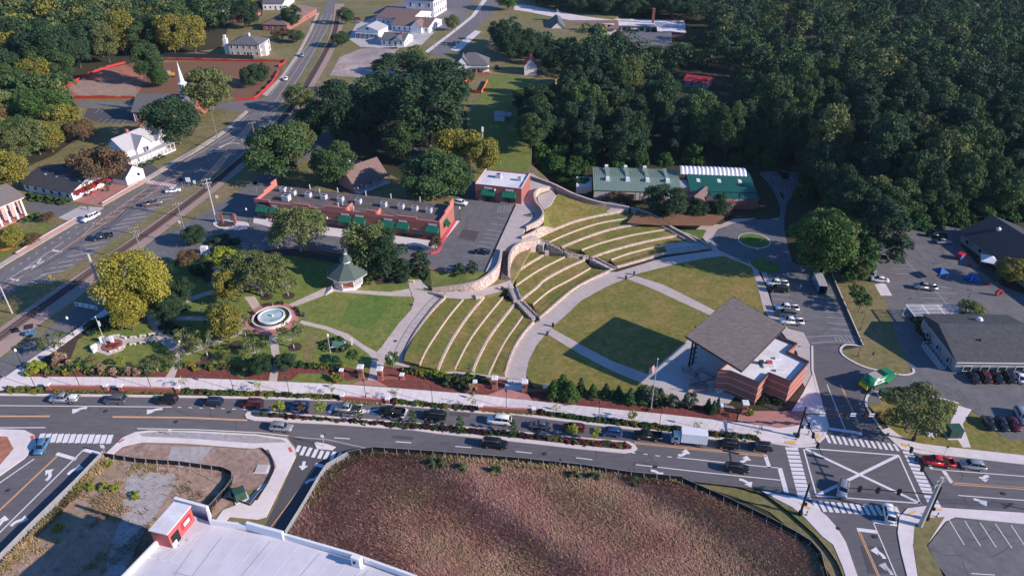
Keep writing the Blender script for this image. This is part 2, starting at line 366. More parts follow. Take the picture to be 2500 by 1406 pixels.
# --- right hand lots (lower level)
lotr=sheet('stage_parking_lot',ZW("1875,690 1870,650 1935,640 2030,672 2104,846 2064,840 1979,842 1962,812 1925,800 1890,760",0),'asphalt_mid',.034,z=0)
sheet('roundabout_drive',ZW("1730,575 1742,556 1790,540 1880,535 1905,520 1890,470 1862,432 1852,425 1880,418 1990,425 2000,440 1965,470 1925,490 1915,560 1935,640 1940,665 1868,662 1830,640 1790,628 1752,612",0,4,True),'asphalt_mid',.024,z=0)
sheet('side_lot',ZW("2115,620 2160,560 2330,548 2350,560 2345,600 2400,660 2450,700 2560,740 2560,880 2500,905 2600,960 2600,1060 2470,1075 2440,1060 2400,1020 2370,1000 2340,985 2240,965 2150,958 2150,985 2105,985 2098,955 2150,930 2215,915 2225,905 2200,850 2180,800 2172,762 2160,722 2135,690",0),'asphalt_mid',.022,z=0)
nlot=sheet('corner_lot',ZW("2310,1275 2265,1332 2290,1380 2310,1406 2380,1520 2800,1520 2800,1320 2560,1282 2330,1265",0),'asphalt_mid',.03,z=0)
# --- lawns
sheet('park_lawn',TW("59,903 133,857 212,800 262,768 300,700 380,640 480,612 600,600 748,612 835,627 930,645 1050,664 1055,705 1006,724 1012,740 973,790 930,846 912,880 880,935 620,929 420,921 60,919"),'lawn_green',.012)
sheet('amphitheatre_lawn',ZW("1282,912 1291,879 1309,843 1345,800 1383,767 1419,733 1478,700 1557,667 1650,644 1726,629 1765,624 1826,637 1839,657 1852,708 1862,738 1865,770 1860,900 1760,1000 1675,974 1598,985 1500,985 1419,968 1304,945",0),'lawn',.012,z=0)
sheet('east_verge',ZW("2030,665 2075,680 2135,690 2160,722 2172,762 2180,800 2200,850 2230,908 2205,916 2150,906 2105,894 2064,872 2053,855 2104,846",0),'verge',.013,z=0)
sheet('corner_verge',ZW("2116,985 2120,962 2150,960 2340,985 2372,1002 2400,1022 2440,1062 2560,1080 2560,1130 2500,1118 2300,1092 2230,1080 2180,1055",0),'lawn',.013,z=0)
sheet('north_yards',TW("1140,300 1200,180 1290,190 1330,230 1300,330 1290,420 1200,420 1160,400"),'lawn_green',.02)
sheet('upper_bank',TW("620,560 640,600 748,640 835,650 930,668 1050,690 1055,660 835,625 640,612"),'lawn_lush',.02,kind='structure')
sheet('lush_patch',TW("880,722 945,726 940,760 905,800 870,800 840,780 850,745",5,True),'lawn_lush',.03)
sheet('worn_track',TW("758,812 778,812 766,850 756,890 740,885 746,850",4,True),'verge',.03)
sheet('depot_lot',TW("166,212 246,173 305,158 350,185 345,215 330,240 185,242"),'red_soil',.014)
sheet('depot_yard',TW("305,158 480,150 640,152 690,160 690,176 640,240 560,240 400,245 330,240 345,215 350,185"),'pine_straw',.012)
sheet('depot_clay',TW("205,192 246,175 300,162 335,190 330,205 260,200"),'red_soil',.022)
sheet('pale_soil',TW("168,215 205,190 260,200 330,210 340,235 200,240"),'dry_soil',.03)
sheet('cleared_pad',TW("805,185 830,140 880,120 970,116 985,140 960,185 880,190"),'pad_soil',.03)
sheet('church_lot',TW("205,285 215,265 330,268 335,302 240,300"),'asphalt_new',.03)
sheet('left_wood_floor',TW("-300,400 -20,420 60,410 130,380 200,330 190,262 170,240 165,210 250,170 420,135 540,118 560,60 640,40 640,-60 -300,-60"),'forest_floor',.006)
sheet('grove_floor',TW("800,330 860,240 960,190 1090,190 1140,280 1150,420 1060,480 900,400 830,450 780,420"),'forest_floor',.018)
sheet('far_road',TW("1045,130 1110,80 1160,40 1190,0 1215,-40 1260,-40 1225,10 1185,50 1140,100 1080,140"),'asphalt_old',.03)
for nm,s,m,o in(('far_sidewalk',"1035,128 1100,80 1150,40 1178,0 1190,0 1160,40 1110,80 1045,130",'concrete',.06),('far_path',"1100,122 1160,75 1175,78 1120,128",'concrete',.06),('restaurant_lot',"60,425 100,410 200,415 300,405 370,402 400,420 350,450 330,452 290,405 250,420",'asphalt_new',.025),('porch_drive',"70,492 190,500 146,532 60,512",'asphalt_mid',.026),('driveway_apron',"142,532 195,504 255,507 246,514 189,547",'concrete_grey',.06),('white_shop_yard',"850,95 870,60 920,40 1000,75 1060,80 1030,110 960,120 880,115",'concrete_grey',.03),('office_yard',"900,30 1000,0 1160,0 1120,70 1050,75",'asphalt_old',.027),('north_walk',"1255,10 1300,15 1420,40 1500,50 1500,62 1400,52 1290,30 1255,25",'concrete',.05),('chapel_lot',"1520,80 1640,80 1640,125 1560,120",'asphalt_mid',.03)):
 sheet(nm,TW(s),m,o)
for nm,s in(('west_sidewalk',"-20,668 38,632 143,570 189,543 180,538 138,563 30,625 -20,656"),('west_sidewalk',"250,505 353,447 422,405 499,359 560,318 606,274 600,270 552,314 490,354 412,400 346,440 246,500"),('west_sidewalk',"650,236 692,189 730,136 757,84 780,33 774,32 750,84 722,136 684,189 640,232")):
 sheet(nm,TW(s),'concrete_tan',.14,thick=.2)
 # --- park paths
paths=[("999,705 953,713 880,709 825,704 804,699 793,703 699,746 712,751 815,712 880,717 940,722 1006,724",'concrete_tan'),("735,782 799,797 850,815 889,843 919,859 940,880 920,930 898,929 909,874 896,861 863,838 794,805 730,790",'concrete_tan'),("596,725 608,742 624,768 646,760 634,742 622,723",'concrete_tan'),("656,820 666,879 656,930 676,931 684,879 677,814",'concrete_tan'),("376,770 420,772 520,772 610,774 610,784 522,783 420,782 380,784",'concrete_tan'),("433,874 453,868 500,850 556,829 612,806 600,798 548,820 490,842 448,860 430,866",'concrete_tan'),("356,764 363,790 398,838 433,874 404,921 426,922 440,881 458,862 430,832 399,797 376,766",'concrete_tan'),("451,730 490,716 538,703 541,712 495,725 456,739",'concrete_tan'),("490,640 520,640 540,655 532,690 520,700 515,690 524,660 505,648",'concrete_tan'),("230,846 236,858 262,868 300,855 312,836 385,832 400,826 384,820 310,826 290,818 262,822 240,832",'concrete_tan'),("996,683 1040,684 1046,706 1000,705",'concrete_tan')]
for i,(s,m)in enumerate(paths):sheet('park_path',TW(s),m,.035+.003*i,thick=.05)
sheet('plaza_ramp',TW("1006,722 1012,730 1004,756 973,790 932,846 919,860 940,884 985,889 1014,818 1053,763 1088,728 1130,731 1158,728 1216,714 1240,702 1262,716 1246,684 1230,690 1190,702 1120,712 1055,714 1000,704"),'concrete_tan',.075)
sheet('terrace_walk',TW("935,884 984,880 1025,894 1110,905 1194,916 1236,921 1236,927 1198,922 1093,912 1019,903"),'concrete_tan',.085)
sheet('fountain_paving',[T(664,778)+Vector((math.cos(a)*6.5,math.sin(a)*6.5,0))for a in np.linspace(0,2*math.pi,40)[:-1]],'brick_paving',.10,thick=.1)
sheet('promenade',ZW("1236,926 1230,905 1240,890 1255,852 1278,818 1303,790 1318,782 1348,754 1388,720 1434,690 1488,664 1506,664 1575,643 1620,629 1735,612 1745,603 1757,612 1792,628 1826,637 1765,625 1726,630 1650,645 1557,668 1478,701 1419,734 1383,768 1345,801 1309,844 1291,880 1284,912 1286,930",0),'concrete_tan',.03,z=0)
lawnpaths=[("1345,800 1419,842 1496,882 1583,914 1600,935 1675,970 1790,992 1800,1002 1780,1003 1670,982 1590,945 1496,906 1419,866 1338,817",'concrete_tan'),("1552,674 1619,695 1675,722 1745,758 1738,772 1662,737 1586,702 1530,681",'concrete_tan'),("1826,637 1839,636 1870,700 1890,762 1925,802 1962,812 1978,842 1984,905 2000,960 1985,985 1960,935 1946,860 1900,800 1865,760 1852,708 1838,660",'concrete_tan')]
for i,(s,m)in enumerate(lawnpaths):sheet('lawn_path',ZW(s,0),m,.036+.004*i,z=0)
sheet('stage_apron',ZW("1683,826 1580,915 1611,946 1690,980 1780,985 1850,900 1800,830",0),'concrete_grey',.05,z=0)
sheet('roundabout_walk',ZW("1640,550 1660,547 1760,548 1790,535 1850,533 1790,546 1752,560 1738,582 1755,612 1790,630 1830,645 1868,664 1905,660 1868,690 1858,664 1820,646 1760,622 1740,610 1715,580 1725,562 1700,560",0),'concrete_tan',.028,z=0)
isl=[Z(1841,588,0)+Vector((math.cos(a)*4.9,math.sin(a)*4.9,0))for a in np.linspace(0,2*math.pi,41)[:-1]]
sheet('roundabout_island_kerb',isl,'kerb',.15,z=0,thick=.2)
sheet('roundabout_island',[Z(1841,588,0)+(p-Z(1841,588,0))*.93 for p in isl],'lawn_lush',.17,z=0)
sheet('teardrop_island',ZW("1830,640 1860,632 1895,645 1905,658 1890,666 1858,663",0,4,True),'lawn_lush',.12,z=0,thick=.15)
sheet('center_lawn',ZW("1640,556 1720,552 1735,565 1690,600 1650,575",0),'lawn_lush',.015,z=0)
# --- main sidewalk along the street, built slab by slab
swT=TW("-40,921 59,920 404,922 594,928 855,940 950,947 1183,965 1260,972 1301,979 1496,999 1619,1011 1803,1031 1905,1046")
swB=TW("-40,944 90,944 435,949 635,957 838,967 948,974 1170,994 1240,996 1304,1001 1460,1020 1609,1036 1770,1056 1885,1074")
sw=sheet('sidewalk',swT+swB[::-1],'kerb',.10,thick=.25)
n=int(plen(swT)/1.75);A=resamp(swT,n);Bq=resamp(swB,n)
slm=M('concrete')
for i in range(n-1):
 a0,a1,b0,b1=A[i],A[i+1],Bq[i],Bq[i+1]
 e=.012
 a0,a1=a0.lerp(a1,e),a1.lerp(a0,e);b0,b1=b0.lerp(b1,e),b1.lerp(b0,e)
 mid0,mid1=a0.lerp(b0,.5),a1.lerp(b1,.5)
 for q in((a0,a1,mid1.lerp(a1,.006),mid0.lerp(a0,.006)),(mid0.lerp(b0,.006),mid1.lerp(b1,.006),b1,b0)):
  mb=MB();mb.quad(*[(p.x,p.y,hgt(p.x,p.y)+.125)for p in q][::-1]);mb.build('slab',slm,sw)
sheet('corner_plaza',TW("1880,1040 1905,1046 1960,960 1985,910 1992,940 2008,1000 2018,1040 2012,1062 1988,1082 1944,1086 1885,1078 1850,1074"),'concrete',.13,thick=.2)
sheet('corner_brick',TW("1800,1028 1806,1004 1960,1004 1975,1012 1945,1040 1900,1046"),'brick_paving',.145)
sheet('west_corner_walk',TW("59,903 133,857 212,800 269,764 256,756 179,810 90,868 20,916 -40,960 59,944 100,944 60,920"),'concrete',.13,thick=.2)
sheet('corner_dome_paving',TW("-40,918 10,918 0,930 -40,946"),'brick_paving',.14)
sheet('planting_strip',swB[:-1]+TW("1870,1078 1716,1067 1600,1052 1445,1033 1260,1009 1004,990 850,976 640,970 300,965 -40,961"),'mulch_dark',.06)
kA=TW("-260,958 0,961 300,964 640,969 850,975 1004,989 1260,1008 1445,1032 1600,1050 1716,1066 1860,1074 1944,1088 1990,1084 2008,1064 2018,1040 2003,990 1995,960 1981,905 1980,845")
kB=TW("-260,962 0,966 300,969 640,974 850,980 1004,994 1260,1014 1445,1038 1600,1056 1716,1071 1860,1080 1944,1093 1991,1090 2014,1068 2024,1040 2009,990 2001,960 1986,905 1985,845")
sheet('kerb',kA+kB[::-1],'kerb',.16,thick=.2)
for s,m in(("59,919 60,905 110,890 170,895 300,905 420,908 404,920",'mulch_red'),("426,921 440,892 500,880 560,905 594,926",'mulch_red'),("594,926 610,890 640,880 666,900 658,928",'mulch_red'),("676,929 684,890 760,895 840,895 884,905 884,922 850,930 800,912 730,912 710,928",'mulch_red'),("917,931 935,893 1019,905 1093,913 1198,923 1240,930 1226,950 1190,964 950,945",'mulch_red'),("1292,950 1330,945 1419,962 1500,985 1598,992 1675,985 1780,1002 1850,1020 1880,1042 1803,1030 1619,1010 1496,998 1301,978",'mulch_red'),("180,800 262,770 330,760 352,770 345,782 240,795 190,830 165,895 130,885 100,890 90,890",'mulch_dark'),("370,790 400,770 440,800 470,790 440,830 405,820",'mulch_dark'),("780,835 800,825 840,832 858,845 840,860 800,858",'mulch_dark'),("480,660 560,640 600,660 560,690 500,690",'mulch_dark'),("640,600 748,612 835,630 900,650 900,660 835,645 748,630 640,620",'mulch_dark'),("910,680 960,668 1000,680 990,690 920,695",'mulch_dark'),("1530,545 1600,550 1740,552 1770,530 1700,500 1560,510",'pine_straw')):
 sheet('mulch_bed',TW(s),m,.03)
sheet('stage_bed',ZW("1850,985 1915,990 1960,940 1985,985 1960,1010 1900,1004",0),'mulch_dark',.046,z=0)
sheet('gate_paving',TW("857,938 886,929 918,929 948,945"),'brick_paving',.14)
sheet('gate_paving',TW("1188,966 1226,951 1284,956 1300,978 1240,973"),'brick_paving',.14)
sheet('gate_paving',ZW("1222,950 1240,925 1282,925 1284,956",0),'concrete',.12,z=0)
# --- planted median
mT=TW("604,1006 620,1002 876,1022 1120,1040 1260,1053 1394,1066 1534,1078 1550,1085 1556,1096 1545,1104 1522,1107 1419,1097 1240,1077 1004,1050 800,1036 620,1027 602,1022 598,1013")
c=sum((Vector(p)for p in mT),Vector())/len(mT)
sheet('median_kerb',mT,'kerb',.16,thick=.2)
mI=TW("616,1009 640,1008 876,1027 1120,1045 1260,1057 1394,1070 1530,1082 1543,1090 1540,1097 1520,1098 1419,1088 1240,1068 1004,1041 800,1028 625,1018 613,1014")
sheet('median_bed',mI,'mulch_dark',.20)
# --- block between the two side streets (gravel and red soil) and its walks
sheet('south_verge',TW("-400,1120 -40,1046 60,1050 84,1062 89,1085 60,1119 -20,1175 -260,1335"),'concrete',.11,thick=.2)
sheet('far_corner_bed',TW("-60,1064 18,1066 34,1096 0,1136 -60,1175"),'red_soil',.125)
sheet('corner_block_walk',TW("300,1068 330,1055 365,1051 480,1053 620,1060 700,1070 720,1095 722,1115 700,1160 650,1262 628,1268 560,1262 525,1300 512,1290 545,1245 600,1225 660,1160 672,1130 655,1098 600,1094 440,1082 345,1080 300,1090 262,1120 250,1115"),'concrete',.12,thick=.2)
sheet('gravel_strip',TW("340,1059 400,1053 620,1064 690,1074 700,1080 620,1083 480,1072 350,1066"),'gravel',.14)
sheet('red_soil_block',TW("300,1092 345,1084 440,1086 600,1098 640,1092 668,1120 675,1140 650,1180 600,1200 560,1195 470,1150 270,1118"),'block_soil',.14)
sheet('gravel_patch',TW("420,1090 520,1092 490,1130 440,1142 410,1120"),'gravel',.15)
sheet('vacant_lot',TW("252,1118 340,1130 440,1136 560,1150 580,1175 575,1215 520,1262 370,1420 300,1500 -200,1500 0,1385 120,1262"),'dry_soil',.05)
sheet('vacant_gravel',TW("310,1165 340,1155 400,1155 430,1165 400,1225 350,1300 300,1400 250,1430 270,1340 300,1250",4,True),'gravel',.065)
# --- right hand walks south of the street
sheet('southeast_walk',TW("1860,1199 1950,1214 1983,1232 2019,1260 2044,1289 2065,1324 2094,1408 2065,1408 2055,1379 2034,1330 2008,1310 1965,1264 1934,1238 1883,1212"),'concrete',.13,thick=.2)
sheet('southeast_bank',TW("1840,1196 1885,1213 1934,1239 1965,1265 2008,1311 2034,1331 2055,1380 2065,1410 2030,1410 2000,1360 1940,1300 1880,1250 1800,1215 1720,1190 1675,1176 1740,1180"),'verge',.06)
sheet('corner_walk',TW("2196,1262 2215,1241 2262,1235 2310,1240 2500,1252 2560,1262 2560,1285 2330,1262 2308,1272 2262,1330 2240,1300 2228,1330 2240,1408 2215,1408 2200,1350 2191,1300"),'concrete',.13,thick=.2)
sheet('corner_grass',TW("2229,1330 2232,1285 2255,1265 2306,1262 2262,1332 2290,1380 2312,1430 2245,1430"),'verge',.14)
sheet('east_walk',TW("2150,1050 2170,1044 2200,1066 2240,1082 2300,1090 2500,1112 2560,1118 2560,1146 2500,1134 2300,1111 2245,1108 2200,1097"),'concrete',.13,thick=.2)
sheet('east_walk_link',ZW("2316,1040 2340,990 2372,1000 2350,1035 2370,1092 2350,1092",0),'concrete',.05,z=0)
sheet('east_walk_link',ZW("2135,695 2160,690 2178,722 2150,722",0),'concrete',.05,z=0)
for s_ in("2104,846 2066,842 2052,855 2064,872 2105,894 2150,906 2205,916 2230,910 2228,900","2240,963 2150,958 2122,962 2114,985 2125,1010 2152,1048","2340,985 2290,972 2240,963"):stripe(ZW(s_,0,3),.55,'kerb','island_kerb',None,.15,0)
t=thing('lot_wall','low dark retaining edge along the right side of the stage parking','wall');mb=MB();wall_line(mb,ZW("2028,672 2062,750 2104,846",0),.45,-.1,.5);mb.build('wall','dark_metal',t);mb=MB();wall_line(mb,ZW("2030,672 2064,750 2106,846",0),.25,.5,.58);mb.build('coping','kerb',t)
sheet('restaurant_patio',TW("180,492 240,445 290,425 345,440 352,450 250,505"),'brick_paving',.05)
mat('flowers',(.55,.35,.02),(.50,.04,.03),scale=.5,rough=.9)
sheet('flower_bed',TW("0,600 30,588 42,602 20,612 0,614",4,True),'flowers',.15);sheet('front_lawn',TW("-20,640 0,580 60,560 110,545 140,560 60,608"),'lawn_green',.02)
for s_ in("350,442 300,470 250,500","186,536 150,556 100,585 40,622"):
 t=thing('planter_wall','low brick planter wall beside the upper western sidewalk' if s_[0]=='3' else 'low brick planter wall beside the lower western sidewalk','wall');P=TW(s_);mb=MB();wall_line(mb,P,.5,[p.z-.2 for p in P],[p.z+.6 for p in P]);mb.build('wall','brick',t);mb=MB();wall_line(mb,P,.6,[p.z+.6 for p in P],[p.z+.7 for p in P]);mb.build('coping','concrete',t)
cov=MB().lathe([(.42,0),(.42,.01)],12).mesh('manhole_cover','dark_metal')
for q in PX("20,1197 258,1004 1005,745 965,833 1940,1060 2136,1310 2045,1290 560,1006 1330,1108 1600,1140 2450,1205 430,1030 790,1062"):
 p=T(*q);link('manhole_cover',cov,street,(p.x,p.y,p.z+.12))
 # ------------------------------------------------------------ amphitheatre: seat walls, grass treads, stairs, retaining walls
def rw_line(s,z,n=14):return resamp(ZW(s,z,6),n)
LZ=[3.15,2.80,2.40,1.90,1.50,1.00,.60]
Ls=["986,877 991,859 1014,815 1053,761 1088,724","1024,889 1040,854 1070,807 1101,764 1131,729","1069,901 1078,877 1106,823 1145,766 1181,724","1110,900 1127,864 1152,820 1188,772 1228,724","1154,906 1165,877 1193,823 1227,777 1258,738","1192,914 1209,877 1234,830 1260,793 1276,770","1231,914 1240,884 1255,846 1278,811 1303,783"]
Ms=[None,None,"1262,661 1291,642 1327,621","1259,696 1304,665 1342,644 1379,626","1271,731 1310,700 1330,681 1383,652 1427,633","1301,742 1342,708 1394,680 1442,653","1316,775 1347,748 1394,708 1434,684 1488,659"]
Us=["1309,580 1350,560 1406,538 1470,523 1524,514","1340,590 1393,567 1470,542 1570,528","1371,602 1419,582 1496,557 1598,540","1420,609 1470,591 1547,572 1632,558","1442,628 1496,609 1573,589 1652,574","1492,633 1534,618 1598,602 1639,595 1673,590","1505,650 1573,631 1619,618 1680,610 1737,602"]
UZ=[3.40,2.80,2.40,1.90,1.50,1.00,.60]
ZL={'west':(Ls,LZ),'middle':(Ms,[0,0,2.4,1.9,1.5,1.0,.6]),'north':(Us,UZ)}
amph={}
for seg,(lines,zs)in ZL.items():
 W_=[rw_line(s,z)if s else None for s,z in zip(lines,zs)]
 amph[seg]=W_
 t=thing('seat_terrace',{'west':'western block of curved grass terraces with stone seat walls by the plaza ramp','middle':'middle block of curved grass terraces between the two stone stairs','north':'long northern block of curved grass terraces below the top lawn'}[seg],'terrace')
 for k in range(7):
  if W_[k]is None:continue
  thick=(k%2==0)
  w=.50 if thick else .26
  if seg=='west' and k==0:continue
  mb=MB();zt=zs[k];zb=(zs[k+1]if k<6 else 0.0)-.4
  wall_line(mb,W_[k],w,zb,zt-.10);mb.build('seat_wall','stone_wall' if thick else 'stone_cap',t)
  mb=MB();wall_line(mb,W_[k],w+.05,zt-.10,zt+.02);mb.build('wall_cap','stone_cap',t)
 for k in range(6):
  lo=W_[k+1];hi=W_[k]
  if lo is None:continue
  if hi is None:continue
  pts=offs(lo,.0)+hi[::-1]
  sheet('grass_tread',pts,'lawn',-.04,z=zs[k+1],down=-.3,parent=t)
 if seg=='middle':
  pts=W_[2]+ZW("1327,612 1300,616 1266,627 1247,645 1246,662",2.4)
  sheet('grass_tread',pts,'lawn',-.04,z=2.4,down=-.3,parent=t)
for seg,lab in(('west','black railing along the foot wall of the western terraces'),('middle','black railing along the foot wall of the middle terraces'),('north','black railing along the foot wall of the northern terraces')):
 r=thing('railing',lab,'railing');P=offs(amph[seg][6],-.0)
 railing('rail_panel',P,.62,r,1.05,1.9)
P=TW(Ls[0],5);zz=[p.z+.25 for p in P]
t=thing('ramp_wall','low stone wall with black railing beside the sloping plaza ramp','wall')
mb=MB();wall_line(mb,P,.6,[p.z-1.6 for p in P],zz);mb.build('wall','stone_wall',t)
mb=MB();wall_line(mb,P,.7,zz,[z+.1 for z in zz]);mb.build('wall_cap','stone_cap',t)
railing('rail_panel',P,[z+.1 for z in zz],t,1.05,1.9)
def ztop(x,y):
 a=Z(1330,520,5.4);b=Z(1500,512,3.45);d=b-a;u=max(0,min(1,((x-a.x)*d.x+(y-a.y)*d.y)/(d.x**2+d.y**2)))
 return 5.4+(3.45-5.4)*u
top=[Z(px,py,z)for px,py,z in((1309,576,3.45),(1350,558,3.45),(1406,536,3.45),(1470,521,3.45),(1524,512,3.45),(1535,508,3.45),(1488,503,3.6),(1430,492,4.4),(1362,474,5.2),(1340,490,5.3),(1330,515,5.4),(1326,550,5.2))]
bm=bmesh.new();f=bm.faces.new([bm.verts.new(p)for p in top]);f.normal_update()
if f.normal.z<0:f.normal_flip()
bmesh.ops.triangulate(bm,faces=bm.faces[:]);r=bmesh.ops.extrude_edge_only(bm,edges=[e for e in bm.edges if e.is_boundary])
for v in[g for g in r['geom']if isinstance(g,bmesh.types.BMVert)]:v.co.z=0
me=bpy.data.meshes.new('top_lawn');bm.to_mesh(me);bm.free();me.materials.append(M('lawn'));setp(link('top_lawn',me),kind='structure')
sheet('top_walk',[Z(px,py,3.5)for px,py in PX("1465,500 1488,506 1488,512 1478,518 1486,520 1528,512 1540,507 1520,500 1490,492")],'concrete_tan',.12,z=3.5,thick=.3)
sheet('overlook',[Z(px,py,5.35)for px,py in PX("1312,480 1318,470 1342,460 1358,478 1345,500 1328,512 1324,505 1314,492")],'concrete_tan',.10,z=5.35,thick=2)
sheet('upper_plaza',[Z(px,py,HT)for px,py in PX("1262,480 1257,501 1183,662 1195,667 1214,650 1222,632 1228,612 1244,612 1256,598 1280,586 1310,578 1275,574 1283,557 1312,541 1324,524 1320,508 1307,492 1303,472 1318,460 1352,458 1300,424 1288,424")],'concrete_tan',.075,z=HT,down=0.0)
bank=[Z(a,b,z)for a,b,z in((1050,658,6),(1106,665,6),(1184,663,6),(1196,666,6.2),(1191,671,6.2),(1158,688,5.6),(1106,698,4.6),(1055,704,3.8),(1035,690,3.9))]
me=bpy.data.meshes.new('lot_bank');me.from_pydata(bank,[],[(0,1,7,8),(1,2,5,6),(2,3,4,5),(1,6,7)]);me.materials.append(M('lawn_green'));setp(link('lot_bank',me),kind='structure')
def ret_wall(label,s,z0,z1,w=.55,m='stone_wall',cap=True,smn=6):
 """stone retaining wall whose top runs through pixels s at heights z1"""
 pp=PX(s);q=sm([(a,b,z)for(a,b),z in zip(pp,z1)],smn)
 P=[Z(a,b,z)for a,b,z in q];Zt=[c[2]for c in q]
 zz0=z0 if not isinstance(z0,(list,tuple))else[v[0]for v in sm([(a,)for a in z0],smn)]
 t=thing('retaining_wall',label,'wall')
 mb=MB();wall_line(mb,P,w,zz0,[z-.12 for z in Zt]);mb.build('wall',m,t)
 mb=MB();wall_line(mb,P,w+.1,[z-.12 for z in Zt],Zt);mb.build('wall_cap','stone_cap',t)
 return t
ret_wall('tall stone wall sweeping in a curve below the car park to the steep stair',"1055,703 1106,697 1158,687 1191,670 1214,648 1222,625 1224,604",1.5,[4.0,4.9,5.9,6.5,6.9,7.0,7.0])
ret_wall('curved stone wall right of the steep stair above the middle terraces',"1243,676 1243,644 1245,621 1257,600 1280,589 1318,584",1.5,[3.4,6.2,6.9,6.8,6.6,5.6])
ret_wall('s-shaped freestanding stone wall on the upper plaza',"1342,455 1317,459 1305,472 1309,491 1322,507 1326,522 1314,537 1284,553",5.0,[7.0,7.4,7.6,7.6,7.6,7.4,7.2,6.9])
ret_wall('stepped stone wall between the upper plaza and the first long row',"1273,578 1300,566 1324,553 1352,558",3.0,[6.8,6.6,6.2,4.0])
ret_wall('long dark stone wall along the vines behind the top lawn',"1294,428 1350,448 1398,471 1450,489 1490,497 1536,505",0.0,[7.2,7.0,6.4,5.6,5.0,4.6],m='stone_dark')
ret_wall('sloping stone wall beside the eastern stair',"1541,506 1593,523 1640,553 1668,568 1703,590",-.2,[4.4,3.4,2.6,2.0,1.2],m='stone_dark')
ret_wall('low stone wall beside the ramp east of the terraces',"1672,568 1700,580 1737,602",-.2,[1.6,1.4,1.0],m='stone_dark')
ret_wall('short stone wall with steps at the head of the plaza ramp',"1055,712 1072,716 1086,722",2.4,[4.0,4.0,4.0])
ret_wall('stone bench block at the head of the second row',"1160,722 1180,718",2.0,[3.3,3.3],w=1.1)
mat('stair_shaded',(.13,.115,.11),(.18,.16,.15),scale=2,rough=.95)  # steep stair's steps: the shadow lying on them is put into this dark colour
def stair(label,A,B,zA,zB,n,sides=True,mside='stone_dark',ms='concrete_grey'):
 """flight from edge A (two pixels) down to edge B (two pixels)"""
 a0,a1=[Z(p[0],p[1],zA)for p in PX(A)];b0,b1=[Z(p[0],p[1],zB)for p in PX(B)]
 t=thing('stair',label,'stair')
 for i in range(n):
  u0,u1=i/n,(i+1)/n;zt=zA+(zB-zA)*(i+.5)/n
  q=[a0.lerp(b0,u0),a1.lerp(b1,u0),a1.lerp(b1,u1),a0.lerp(b0,u1)]
  mb=MB();mb.prism([(p.x,p.y)for p in q],min(zA,zB)-.6,zt);me=mb.mesh('step',ms);fixn(me);link('step',me,t)
 if sides:
  for p,q in((a0,b0),(a1,b1)):
   mb=MB();P=resamp([p,q],6)
   wall_line(mb,P,.45,min(zA,zB)-.7,[v.z+.45 for v in P]);mb.build('flank_wall',mside,t)
   railing('handrail',P,[v.z+.45 for v in P],t,.9,2.0,bars=1)
 return t
stair('steep straight stair between two tall curved stone walls',"1227,618 1241,618","1223,681 1243,681",6.0,3.2,22,sides=False,ms='stair_shaded')
t=[o for o in bpy.data.objects if o.get('label','').startswith('steep straight stair')][0]
for fx in(0.03,.5,.97):
 a_,b_=Z(1227,618,6).lerp(Z(1241,618,6),fx),Z(1223,681,3.2).lerp(Z(1243,681,3.2),fx);railing('handrail',[a_,b_],[6.0,3.2],t,.95,1.5,bars=1)
stair('upper flight of the stone stair between the western and middle terraces',"1241,702 1262,704","1256,735 1272,733",3.1,1.9,9)
stair('lower flight of the stone stair between the western and middle terraces',"1262,740 1278,738","1300,782 1313,774",1.7,0.1,12)
stair('upper flight of the stone stair between the middle and northern terraces',"1330,590 1340,598","1367,608 1373,616",4.4,2.9,9)
stair('middle flight of the stone stair between the middle and northern terraces',"1375,610 1385,620","1424,630 1438,628",2.7,1.5,10)
stair('lower flight of the stone stair between the middle and northern terraces',"1440,635 1452,630","1490,660 1503,656",1.4,0.1,10)
stair('long shallow stair along the eastern end of the northern terraces',"1543,514 1556,510","1690,596 1704,592",3.4,0.4,26)
stair('small stair set into the first middle row beside the tall wall',"1246,651 1258,650","1246,672 1260,672",2.6,1.6,7)
t=ret_wall('square stone planter at the end of the first middle row',"1330,614 1340,614",1.5,[3.2,3.2],w=1.3)
sheet('east_ramp',ZW("1622,601 1673,591 1700,585 1737,603 1700,608 1630,617",.62),'concrete_grey',.03,z=.62,down=-.2)
sheet('terrace_mid_walk',[Z(px,py,1.62)for px,py in PX("1256,735 1272,733 1279,739 1262,742")],'concrete_tan',.06,z=1.62,down=0)
sheet('stair_landing',[Z(px,py,4.4)for px,py in PX("1310,580 1332,589 1326,600 1300,592")],'concrete_tan',.06,z=4.4,down=0)
for lab,A_,B_,za,zb_ in(('small stone steps at the foot of the first western row',"1036,886 1062,890","1034,892 1060,897",2.0,1.0),('small stone steps at the foot of the third western row',"1122,898 1148,902","1120,904 1146,909",1.3,.5)):stair(lab,A_,B_,za,zb_,5,sides=True)
